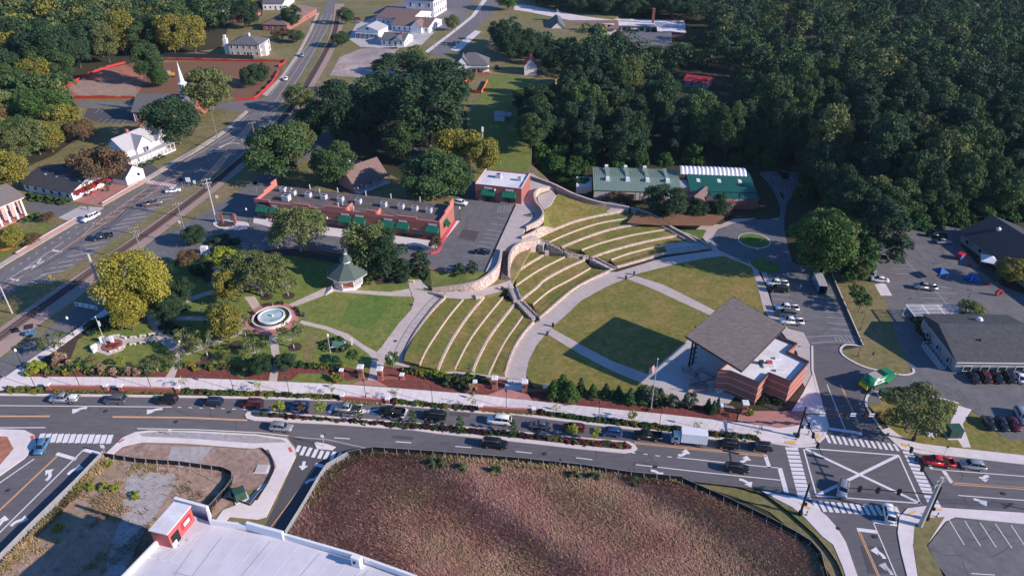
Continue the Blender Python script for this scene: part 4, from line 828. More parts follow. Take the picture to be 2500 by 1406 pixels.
r2=Rect(Z(1686,466,4.6),Z(1848,470,4.6),depth=13.5,z=0)
t=thing('sports_hall','dark green metal roofed hall with lettered brick front by the roundabout','hall',r2.A,r2.rz)
bx(t,'wall','brick',.1,r2.L-.1,.2,r2.W,-.5,4.4);metal_roof(t,r2.L,r2.W,4.6,6.2,'green_dark_metal')
for i in range(3):
 x=r2.L*(.16+.32*i);k=1.6/r2.W;y=r2.W*.5
 MB().add([(x-.6,y-1.2,4.6+k*(y-1.2)+.12),(x+.6,y-1.2,4.6+k*(y-1.2)+.12),(x+.6,y+1.2,4.6+k*(y+1.2)+.12),(x-.6,y+1.2,4.6+k*(y+1.2)+.12)],[(0,1,2,3)]).build('rooflight','offwhite',t)
metal_roof(t,r2.L*.95,3.4,3.9,4.25,'green_dark_metal',name='porch_roof',x0=r2.L*.06,y0=-3.4);bx(t,'porch_wall','brick',r2.L*.3,r2.L,-3.2,0,-.3,3.7)
for i in range(4):bx(t,'beam','dark_metal',r2.L*(.28+.235*i),r2.L*(.28+.235*i)+.2,-3.4,0,4.3,4.45)
window(t,r2.L*.8,1.0,1.2,1.4,face='f');bx(t,'side_wall_panel','grey_siding',-3.0,.1,3,9,-.3,4.6)
def text3(p,body,size,loc,rot,m,name='lettering',ext=.03,align='CENTER'):
 cu=bpy.data.curves.new(name,'FONT');cu.body=body;cu.size=size;cu.extrude=ext;cu.align_x=align;cu.resolution_u=2
 me=None
 o=bpy.data.objects.new(name,cu);COL.objects.link(o)
 dg=bpy.context.evaluated_depsgraph_get();me=bpy.data.meshes.new_from_object(o.evaluated_get(dg));bpy.data.objects.remove(o)
 me.materials.clear();me.materials.append(M(m));q=link(name,me,p);q.location=loc;q.rotation_euler=rot;return q
text3(t,'COMMUNITY CENTER',1.0,(r2.L*.57,-3.24,2.75),(R(90),0,0),'white')
r3=Rect(Z(1660,432,4.6),Z(1822,438,4.6),depth=6.5,z=0)
t=thing('fabric_canopy','long white arched fabric canopy behind the dark green hall','canopy',r3.A,r3.rz)
nb=16
for i in range(nb):
 mb=MB();x0,x1=r3.L*i/nb,r3.L*(i+1)/nb-.05;m_=7;vs=[]
 for j in range(m_):
  a=j/(m_-1);y=-.5+a*7.5;z=5.0+2.0*math.sin(math.pi*(.12+.80*a));vs+=[(x0,y,z),((x0+x1)/2,y,z+.22),(x1,y,z)]
 fs=[];
 for j in range(m_-1):fs+=[(3*j,3*j+1,3*j+4,3*j+3),(3*j+1,3*j+2,3*j+5,3*j+4)]
 mb.add(vs,fs).build('fabric_bay','white',t)
 if i%4==0:bx(t,'post','galv',x0,x0+.12,6.8,6.95,0,5.2)
r4=Rect(Z(1668,486,3.2),Z(1720,500,3.2),depth=9,z=0)
t=thing('entrance_pavilion','small brown shingled entrance gable between the two green halls','pavilion',r4.A,r4.rz)
bx(t,'wall','brick',0,r4.L,.5,r4.W,-.3,3.0);gable(t,r4.L,r4.W,3.0,5.4,.6,'roof_brown','y','offwhite');bx(t,'door','glass',r4.L*.4,r4.L*.6,.43,.55,0,2.3)
gable(t,8,5,3.0,4.6,.5,'roof_brown','x','offwhite',x0=r4.L-.3,y0=1.5,name='wing_roof');bx(t,'wing_wall','brick',r4.L,r4.L+7.5,2.0,6.2,-.3,3.0)
# --- stage with its great tilted roof
t=thing('stage_building','brick stage house with a huge tilted brown shingle roof on steel columns','stage')
zf,zb=12.0,9.8
ro=[Z(1674,820,zf),Z(1788,724,zf),Z(1918,797,zb),Z(1811,905,zb)]
mb=MB();lo=[p-Vector((0,0,.45))for p in ro];mb.add(ro+lo,[(0,3,2,1),(4,5,6,7),(0,1,5,4),(1,2,6,5),(2,3,7,6),(3,0,4,7)])
rf=mb.build('roof','stage_roof',t);fixn(rf.data)
for i in range(4):
 a,b=ro[i],ro[(i+1)%4];d=(b-a);e=MB();nrm=Vector((d.y,-d.x,0)).normalized()
 c0=sum(ro,Vector())/4
 if(a-c0).dot(nrm)<0:nrm=-nrm
 e.add([a+nrm*.06+Vector((0,0,.05)),b+nrm*.06+Vector((0,0,.05)),b+nrm*.06-Vector((0,0,.5)),a+nrm*.06-Vector((0,0,.5))],[(0,1,2,3)]);e.build('fascia','dark_metal',rf)
zp=6.3
par=[Z(a,b,zp)for a,b in((1754,903),(1783,905),(1854,934),(1877,909),(1931,931),(1974,882),(1921,857),(1945,838),(1899,819),(1840,830))]
mb=MB();mb.prism([(p.x,p.y)for p in par][::-1],-.4,5.6);w_=mb.build('wall','brick',t);fixn(w_.data)
mb=MB();ins=[]
cc=sum(par,Vector())/len(par)
mb.prism([(cc.x+(p.x-cc.x)*.97,cc.y+(p.y-cc.y)*.97)for p in par][::-1],5.6,5.68);q=mb.build('flat_roof','roof_white',t);fixn(q.data)
for i in range(len(par)):
 a,b=par[i],par[(i+1)%len(par)]
 mb=MB();wall_line(mb,[a,b],.32,5.6,zp-.08,side=.0);o=mb.build('parapet','brick',t)
 mb=MB();wall_line(mb,[a,b],.42,zp-.08,zp+.02);mb.build('coping','dark_metal',o)
 for zb_ in(.9,2.7,4.5):
  mb=MB();wall_line(mb,[a,b],.10,zb_,zb_+.16,side=0.0);mb.build('stone_band','stone_cap',t)
dk=ZW("1752,955 1690,895 1700,850 1790,800 1880,830 1830,930",.9)
sheet('stage_deck',dk,'concrete_grey',.0,z=.9,down=0.0,parent=t)
for a,b in(((1682,893),(1692,838)),((1690,890),(1699,836))):
 p=Z(a[0],a[1],.1);mb=MB();mb.box(p.x-.18,p.x+.18,p.y-.18,p.y+.18,0,zf-.5)
 mb.build('column','black_metal',t)
 for k in range(8):bx(t,'brace','black_metal',p.x-.18,p.x+.75,p.y-.08,p.y+.08,.8+k*1.4,.95+k*1.4)
for s in("1664,900 1697,916 1710,908 1745,925","1682,938 1745,928","1680,955 1745,948"):
 P=ZW(s,.5);mb=MB();wall_line(mb,P,.25,0,.9);mb.build('ramp_wall','stone_dark',t);railing('ramp_rail',P,.9,t,1.0,1.6)
for px,py,w,d,h,m in((1878,885,1.2,.9,.8,'red_panel'),(1859,884,.9,.9,.8,'dark_metal'),(1905,902,2.0,.7,.4,'offwhite'),(1898,872,1.0,.6,.4,'offwhite'),(1876,890,2.4,1.5,.35,'offwhite')):
 p=Z(px,py,6.1);bx(t,'roof_unit',m,p.x-w/2,p.x+w/2,p.y-d/2,p.y+d/2,5.68,5.68+h)
for a,b in((1890,1000),(1911,960)):
 pass
 # --- right hand buildings
r=Rect(Z(2336,884,3.4),Z(2560,886,3.4),depth=17.5,z=0)
t=thing('clinic','low grey sided building with broad dark shingle roof beside the parked cars','office',r.A,r.rz)
bx(t,'wall','grey_siding',.4,r.L,.5,r.W,-.3,3.3)
k_=MB();L_,W_=r.L,r.W;k_.add([(0,0,3.3),(L_,0,3.3),(L_,W_*.62,6.6),(0,W_*.62,6.6),(L_,W_+.4,4.6),(0,W_+.4,4.6)],[(0,1,2,3),(3,2,4,5),(0,3,5),(1,4,2)]);k_.build('roof','roof_slate',t);bx(t,'fascia','white',0,L_,-.06,.0,3.1,3.36)
for i in range(7):window(t,3+i*4.0,.9,1.8,1.3,y=0,face='f')
for i in range(3):window(t,3+i*5,1.0,1.2,1.3,face='l')
MB().lathe([(.8,0),(.8,.4),(.5,.9),(0.05,1.0)],10,(L_*.55,W_*.78,5.6)).build('roof_vent','white',t);MB().lathe([(.3,0),(.3,.5)],8,(L_*.38,W_*.35,5.1)).build('roof_vent','dark_metal',t)
rp=thing('access_ramp','white railed access ramp along the grey clinic wall','ramp',r.A,r.rz);railing('ramp_rail',[Vector((-2.4,1.5,0)),Vector((-2.4,10.5,0)),Vector((0,10.5,0))],.5,rp,1.0,1.2,'white',2);railing('ramp_rail',[Vector((-1.0,1.5,0)),Vector((-1.0,9.5,0))],.5,rp,1.0,1.2,'white',2);bx(rp,'ramp_floor','grey_siding',-2.4,-1.0,1.5,10.5,0,.5)
pg=thing('pergola','white slatted pergola roof behind the grey clinic','pergola',r.A+r.v*(W_+1)-r.u*1.0,r.rz)
for i in range(9):bx(pg,'slat','white',0,16,.2+i*.65,.32+i*.65,3.3,3.42)
for x in(0,4,8,12,16):bx(pg,'beam','white',x-.1,x+.1,0,5.6,3.1,3.3);bx(pg,'post','white',x-.08,x+.08,5.3,5.46,0,3.1)
r=Rect(Z(2396,610,4.0),Z(2560,735,4.0),depth=20,z=0)
r=Rect(Z(2345,562,3.6),Z(2500,668,3.6),depth=20,z=0)
t=thing('preschool','long low building with very dark hipped shingle roof at the right edge','school',r.A,r.rz)
bx(t,'wall','grey_siding',.5,r.L+20,.5,r.W-.5,-.3,3.3);gable(t,r.L+20,r.W,3.4,7.6,.4,'roof_black','x','grey_siding')
for i in range(6):window(t,4+i*5.5,1.0,1.4,1.3,y=0,face='f')
MB().lathe([(.7,0),(.7,.5),(.1,1.0)],10,(6,7,6.2)).build('roof_vent','white',t)
# --- parking deck in the foreground
zd=11.0;z0=0.9
pk=[(300,1406),(385,1312),(430,1262),(475,1268),(508,1280),(690,1312),(870,1366),(990,1410),(1100,1470),(900,1700),(150,1700),(150,1560)]
t=thing('parking_deck','white concrete parking deck with painted bays at the bottom of the picture','parking deck')
wl=["426,1216 508,1238","508,1238 515,1268","515,1268 600,1285","600,1278 692,1302","692,1304 860,1352","884,1358 1000,1404 1120,1450"]
deck_pts=[Z(a,b,zd)for a,b in((425,1240),(515,1275),(600,1297),(692,1315),(860,1366),(985,1412),(1110,1460),(1110,1760),(160,1760),(298,1410),(385,1318))]
o=sheet('deck',deck_pts,'deck',0,z=zd,down=0.0,parent=t)
ow=[Z(426,1218,zd+1.1),Z(505,1240,zd+1.1),Z(512,1268,zd+1.1),Z(600,1280,zd+1.1),Z(692,1302,zd+1.1),Z(860,1350,zd+1.1),Z(990,1396,zd+1.1),Z(1160,1460,zd+1.1)]
mb=MB();wall_line(mb,ow,.4,0,zd+1.1);mb.build('parapet','white',t)
for a,b in((Z(602,1276,zd+1.5),Z(690,1300,zd+1.5)),(Z(426,1216,zd+1.5),Z(506,1238,zd+1.5))):
 mb=MB();wall_line(mb,[a,b],.52,zd-1,zd+1.7);mb.build('parapet_block','white',t)
lw=[Z(383,1318,zd+.9),Z(296,1408,zd+.9),Z(180,1530,zd+.9)]
mb=MB();wall_line(mb,lw,.4,0,zd+.9);mb.build('parapet','white',t)
p=Z(870,1362,zd+1.6);mb=MB().obox((p.x,p.y),(.9,-.35),1.5,.9,zd,zd+2.0);mb.build('parapet_pier','white',t)
pp=Z(866,1364,zd+1.3)
bx(t,'sign_plate','black_metal',pp.x-.2,pp.x+.2,pp.y-.62,pp.y-.48,zd+.9,zd+1.4)
for s in("525,1285 505,1305","560,1294 510,1355","598,1302 540,1375","638,1312 575,1392","680,1322 610,1406","725,1334 640,1440","770,1348 690,1450","812,1360 730,1460","852,1371 770,1470","890,1382 810,1480","360,1360 434,1374 500,1288","365,1352 455,1325","375,1345 470,1312","385,1366 480,1300","410,1370 490,1295"):stripe([Z(a,b,zd)for a,b in PX(s)],.16,'white','bay_line',t,.02,zd)
for s in("420,1395 760,1480","470,1340 400,1440","540,1312 450,1430","660,1320 560,1440","780,1350 650,1500","900,1390 760,1540"):stripe([Z(a,b,zd)for a,b in PX(s)],.10,'grey_siding','deck_joint',t,.012,zd)
q=[Z(365,1293,zd+3.4),Z(408,1303,zd+3.4),Z(464,1236,zd+3.4),Z(424,1227,zd+3.4)]
sh=thing('stair_tower','small dark red stair tower with white roof on the parking deck','stair tower')
mb=MB().prism([(p.x,p.y)for p in q],zd-2,zd+3.3);o=mb.build('wall','red_panel',sh);fixn(o.data)
cq=sum(q,Vector())/4;mb=MB().prism([(cq.x+(p.x-cq.x)*1.06,cq.y+(p.y-cq.y)*1.06)for p in q],zd+3.3,zd+3.5);o=mb.build('roof','roof_white',sh);fixn(o.data)
ed=(q[2]-q[1]);ed.z=0;en=Vector((ed.y,-ed.x,0)).normalized();L0=ed.length;ed.normalize()
def plate(nm,m,a,b,za,zb_,d=.06):
 v=[q[1]+ed*a,q[1]+ed*b];mb=MB();P0=[Vector((x.x,x.y,0))+en*d for x in v];wall_line(mb,P0,.1,za,zb_);return mb.build(nm,m,sh)
plate('door_opening','black_metal',L0*.06,L0*.36,zd,zd+2.2);plate('white_panel','white',L0*.02,L0*.2,zd,zd+.9,.1);plate('sign_band','roof_red',L0*.5,L0*.9,zd+.9,zd+2.4)
plate('sign_letters','white',L0*.58,L0*.82,zd+1.3,zd+2.0,.1)
# --- gazebo
gb=T(852,690);t=thing('gazebo','white octagonal gazebo with grey green shingle roof and cupola','gazebo',gb,R(10))
mat('gazebo_roof',(.075,.105,.092),(.10,.13,.115),scale=2,rough=.9)
def oct_(r,z):return[(r*math.cos(R(22.5+45*i)),r*math.sin(R(22.5+45*i)),z)for i in range(8)]
def frust(p,nm,m,r0,z0_,r1,z1_):return MB().add(oct_(r0,z0_)+oct_(r1,z1_),[(i,(i+1)%8,8+(i+1)%8,8+i)for i in range(8)]+[tuple(range(8))[::-1],tuple(range(8,16))]).build(nm,m,p)
frust(t,'base','white',4.0,-.4,4.0,.7);frust(t,'floor','brick_paving',4.1,.7,4.1,.85)
rf=frust(t,'roof','gazebo_roof',5.6,3.5,1.25,6.5);frust(t,'eave','white',5.5,3.25,5.62,3.52)
frust(rf,'cupola','white',1.2,6.3,1.2,7.2);frust(rf,'cupola_roof','gazebo_roof',1.8,7.2,.5,8.9);frust(rf,'lantern','white',.5,8.8,.5,9.4);frust(rf,'lantern_roof','gazebo_roof',.75,9.4,.05,10.3)
P8=oct_(3.95,0)
for i in range(8):
 a,b=Vector(P8[i]),Vector(P8[(i+1)%8]);bx(t,'post','white',a.x-.13,a.x+.13,a.y-.13,a.y+.13,.85,3.5)
 if i!=5:
  mb=MB();wall_line(mb,[a,b],.08,.95,1.05);wall_line(mb,[a,b],.1,1.75,1.87)
  for k in range(10):
   c_=a.lerp(b,(k+.5)/10);mb.box(c_.x-.05,c_.x+.05,c_.y-.05,c_.y+.05,1.05,1.75)
  mb.build('railing','white',t)
 mb=MB();wall_line(mb,[a,b],.1,3.0,3.3);mb.build('frieze','white',t)
for i in range(5):bx(t,'step','concrete',-4.2-.35*(i+1),-4.2-.35*i,-3.6-.35*i,-1.4-.35*i,-.4,.7-.15*i)
# ------------------------------------------------------------ vegetation
def leafmat(n,a,b,c=None,isl=.35,rnd=.12):
 m=mat(n,a,b,c,scale=.35,scale3=.15,rough=.75,spec=.25,island=isl,rnd=rnd,f3=.6,detail=3)
 nt=m.node_tree;N=nt.nodes;pb=N["Principled BSDF"];tr=N.new("ShaderNodeBsdfTranslucent");mx=N.new("ShaderNodeMixShader");mx.inputs[0].default_value=.15
 src=pb.inputs["Base Color"].links[0].from_socket;nt.links.new(src,tr.inputs["Color"])
 out=N["Material Output"];nt.links.new(pb.outputs[0],mx.inputs[1]);nt.links.new(tr.outputs[0],mx.inputs[2]);nt.links.new(mx.outputs[0],out.inputs[0])
leafmat('leaf_dark',(.023,.060,.028),(.040,.086,.036),(.055,.088,.034))
leafmat('leaf_mid',(.040,.092,.030),(.066,.120,.038),(.09,.125,.04))
leafmat('leaf_bright',(.050,.115,.022),(.080,.145,.030))
leafmat('leaf_olive',(.120,.150,.045),(.175,.19,.07),(.085,.13,.038))
leafmat('leaf_yellow',(.35,.28,.04),(.28,.26,.04),(.20,.23,.035),isl=.2)
leafmat('leaf_gold',(.27,.22,.04),(.20,.20,.036),(.13,.16,.03))
leafmat('leaf_rust',(.17,.10,.055),(.13,.085,.045),(.10,.09,.04))
leafmat('leaf_pine',(.020,.054,.031),(.034,.076,.038),(.050,.082,.035))
leafmat('leaf_kudzu',(.040,.110,.022),(.060,.140,.030),(.030,.075,.02))
leafmat('leaf_plum',(.060,.025,.025),(.09,.035,.03),(.05,.04,.02))
leafmat('leaf_red',(.30,.05,.05),(.22,.05,.04))
leafmat('leaf_silver',(.14,.165,.12),(.10,.13,.085))
leafmat('leaf_fresh',(.20,.26,.03),(.27,.27,.03))
leafmat('grass_tan',(.36,.245,.165),(.27,.175,.12),(.20,.16,.06),isl=.4)
mat('bark',(.16,.13,.115),(.11,.09,.08),scale=3,rough=.95)
mat('bark_pale',(.42,.37,.33),(.33,.29,.26),scale=3,rough=.95)
RNG=np.random.default_rng(11)
def leaf_mesh(name,P,Nn,size,m,aspect=1.3,extra=None):
 """many small leaf faces (one mesh)"""
 n=len(P);t=RNG.normal(size=(n,3));u=np.cross(Nn,t);u/=np.linalg.norm(u,axis=1,keepdims=True)+1e-9;w=np.cross(Nn,u)
 s=(size*RNG.uniform(.65,1.35,n))[:,None]
 V=np.stack([P-u*s*.5*aspect,P-w*s*.42,P+u*s*.5*aspect,P+w*s*.42],1).reshape(-1,3)
 me=bpy.data.meshes.new(name);me.vertices.add(4*n);me.vertices.foreach_set('co',V.ravel())
 me.loops.add(4*n);me.loops.foreach_set('vertex_index',np.arange(4*n,dtype=np.int32));me.polygons.add(n)
 me.polygons.foreach_set('loop_start',np.arange(0,4*n,4,dtype=np.int32));me.polygons.foreach_set('loop_total',np.full(n,4,dtype=np.int32))
 me.materials.append(M(m));me.update();me.validate();return me
def clump_leaves(C,per,size,up=.25,jit=.75):
 """C: array (x,y,z,r) of leaf clumps -> positions, normals"""
 C=np.array(C);k=np.repeat(np.arange(len(C)),np.maximum(6,(per*(C[:,3]/C[:,3].mean())**2)).astype(int))
 d=RNG.normal(size=(len(k),3));d/=np.linalg.norm(d,axis=1,keepdims=True);d[:,2]=np.where(d[:,2]<-.55,-d[:,2],d[:,2])
 rr=C[k,3]*(RNG.uniform(.35,1,len(k))**.45)
 P=C[k,:3]+d*rr[:,None]*np.array([1,1,.85]);Nn=d+RNG.normal(size=d.shape)*jit+np.array([0,0,up]);Nn/=np.linalg.norm(Nn,axis=1,keepdims=True)
 return P,Nn
def limbs(mb,C,h,hb,r,tr,seed,nl=7):
 rg=random.Random(seed);mb.tube((0,0,-.4),(0,0,hb*.6),tr*1.15,tr*.85,7);mb.tube((0,0,hb*.6),(rg.uniform(-.3,.3),rg.uniform(-.3,.3),hb+(h-hb)*.55),tr*.85,tr*.25,6)
 idx=rg.sample(range(len(C)),min(nl,len(C)))
 for i in idx:
  c_=Vector(C[i][:3]);a=Vector((0,0,hb*rg.uniform(.65,1.0)+.3));m_=a.lerp(c_,.5)+Vector((0,0,.5));mb.tube(a,m_,tr*.42,tr*.28,5);mb.tube(m_,c_,tr*.28,tr*.08,5)
PROTO={}
def proto(key,kind,h,r,hb,m,n=46,per=95,size=.55,seed=1,bark='bark',tr=.32,lim=8):
 rg=np.random.default_rng(seed);C=[]
 if kind=='round':
  for i in range(n):
   d=rg.normal(size=3);d/=np.linalg.norm(d);q=rg.uniform(.45,1)**.5
   zc=hb+(h-hb)*.5;z=zc+d[2]*q*(h-hb)*.42;wz=1.0 if z>zc else .9
   C.append((d[0]*q*r*.80*wz,d[1]*q*r*.80*wz,z,r*rg.uniform(.20,.36)))
 elif kind=='spread':
  for i in range(n):
   a=rg.uniform(0,6.283);q=rg.uniform(.1,1)**.5*r*.82;z=hb+(h-hb)*(.25+.6*rg.uniform(0,1)**.7)*(1-.45*(q/r)**2)
   C.append((math.cos(a)*q,math.sin(a)*q,z,r*rg.uniform(.16,.28)))
 elif kind=='pine':
  for i in range(n):
   u=rg.uniform(0,1);z=hb+(h-hb)*u;q=r*(1-u)**.6*rg.uniform(.25,1.0);a=rg.uniform(0,6.283)
   C.append((math.cos(a)*q,math.sin(a)*q,z,r*rg.uniform(.20,.34)))
 elif kind=='cone':
  for i in range(n):
   u=(i+.5)/n;z=hb+(h-hb)*u;q=r*(1-u)**.8*.7;a=i*2.399
   C.append((math.cos(a)*q,math.sin(a)*q,z,r*(.2+.28*(1-u))))
 elif kind=='oval':
  for i in range(n):
   u=(i+.5)/n;z=hb+(h-hb)*u;q=r*math.sin(math.pi*(.12+.80*u))**.7*.72;a=i*2.399
   C.append((math.cos(a)*q,math.sin(a)*q,z,r*.33))
 elif kind=='mound':
  for i in range(n):
   a=rg.uniform(0,6.283);q=rg.uniform(0,1)**.5;C.append((math.cos(a)*q*r*.8,math.sin(a)*q*r*.8,h*(1-q**2)*rg.uniform(.6,1)*.8,r*rg.uniform(.18,.3)))
 P,Nn=clump_leaves(C,per,size);cm=leaf_mesh('crown',P,Nn,size,m)
 tm=None
 if bark:
  mb=MB();limbs(mb,C,h,hb,r,tr,seed,lim);tm=mb.mesh('trunk',bark,True)
 PROTO[key]=(cm,tm,h,r)
for i in range(4):
 proto(f'dark{i}','round',18,8.8,1.6,'leaf_dark',n=46,per=260,size=.50,seed=20+i)
 proto(f'mid{i}','round',17,8.4,1.6,'leaf_mid',n=44,per=260,size=.48,seed=40+i)
 proto(f'pine{i}','pine',22,6.5,4,'leaf_pine',n=44,per=220,size=.50,seed=60+i,tr=.3)
 proto(f'olive{i}','round',15,7.4,1.6,'leaf_olive',n=60,per=140,size=.48,seed=80+i)
for i in range(2):
 proto(f'yellow{i}','round',16,8,1.4,'leaf_yellow',n=90,per=230,size=.34,seed=100+i)
 proto(f'gold{i}','round',14,6.8,1.5,'leaf_gold',n=60,per=140,size=.44,seed=110+i)
 proto(f'rust{i}','spread',13,8,2.2,'leaf_rust',n=60,per=140,size=.42,seed=120+i)
 proto(f'bright{i}','round',15,7.8,1.6,'leaf_bright',n=64,per=150,size=.46,seed=130+i)
 proto(f'sparse{i}','spread',7,3.4,2.0,'leaf_olive',n=26,per=34,size=.30,seed=140+i,bark='bark_pale',tr=.13,lim=18)
 proto(f'kudzu{i}','mound',7,5.5,0,'leaf_kudzu',n=46,per=130,size=.5,seed=150+i,bark=None)
 proto(f'kcol{i}','oval',15,4,0,'leaf_kudzu',n=30,per=120,size=.55,seed=154+i,bark='bark',tr=.25,lim=0)
proto('willow','spread',14,7.5,2.5,'leaf_olive',n=76,per=120,size=.38,seed=160,bark='bark_pale',lim=16)
proto('redleaf','round',8,3,2,'leaf_red',n=24,per=70,size=.4,seed=170)
proto('cone','cone',4,1.3,.2,'leaf_mid',n=26,per=60,size=.22,seed=180,tr=.08,lim=0)
proto('conedark','cone',4,1.2,.2,'leaf_dark',n=26,per=60,size=.22,seed=181,tr=.08,lim=0)
proto('coneb','cone',4.2,1.7,.2,'leaf_bright',n=28,per=70,size=.24,seed=182,tr=.09,lim=0)
proto('silver','round',3.6,1.7,.3,'leaf_silver',n=26,per=60,size=.24,seed=183,tr=.07)
proto('colum','oval',3.4,.55,.3,'leaf_mid',n=18,per=45,size=.17,seed=184,tr=.06,lim=0)
proto('holly','oval',6,1.8,.3,'leaf_dark',n=26,per=90,size=.26,seed=185,tr=.1,lim=0)
proto('young','round',4.2,1.3,1.4,'leaf_fresh',n=18,per=26,size=.24,seed=186,tr=.05,lim=8)
proto('youngg','round',4.6,1.9,1.2,'leaf_bright',n=22,per=50,size=.26,seed=187,tr=.07)
proto('youngr','round',3.6,1.2,1.2,'leaf_rust',n=14,per=18,size=.22,seed=188,tr=.05,lim=8)
proto('thin','round',4.0,1.0,1.2,'leaf_fresh',n=10,per=9,size=.2,seed=189,tr=.035,lim=8)
proto('bush','mound',1.3,1.1,0,'leaf_mid',n=16,per=60,size=.20,seed=190,bark=None)
proto('bushdark','mound',1.3,1.1,0,'leaf_dark',n=16,per=60,size=.20,seed=191,bark=None)
proto('bushgold','mound',1.2,1.0,0,'leaf_gold',n=16,per=60,size=.20,seed=192,bark=None)
proto('bushfresh','mound',1.3,1.0,0,'leaf_fresh',n=16,per=60,size=.20,seed=193,bark=None)
proto('bushplum','mound',.9,.9,0,'leaf_plum',n=14,per=55,size=.18,seed=194,bark=None)
proto('bushrust','mound',1.2,1.0,0,'leaf_rust',n=16,per=60,size=.2,seed=195,bark=None)
proto('bushred','mound',.8,.8,0,'leaf_red',n=12,per=50,size=.16,seed=196,bark=None)
proto('tanbush','mound',2.2,1.6,0,'grass_tan',n=20,per=80,size=.28,seed=197,bark=None)
def plant(key,p,h,r,name,label,cat='tree',group=None,rz=None):
 cm,tm,h0,r0=PROTO[key]
 if tm is None:
  o=link(name,cm);o.location=p;o.scale=(r/r0,r/r0,h/h0);o.rotation_euler=(0,0,random.uniform(0,6.28)if rz is None else rz);return setp(o,label,cat,group)
 t=thing(name,label,cat,p,random.uniform(0,6.28)if rz is None else rz,group);t.scale=(r/r0,r/r0,h/h0)
 link('trunk',tm,t);link('crown',cm,t);return t
def tp(px,py,lvl):
 return T(px,py)if lvl=='t' else Z(px,py,float(lvl))
nm_=['first','second','third','fourth','fifth','sixth','seventh']
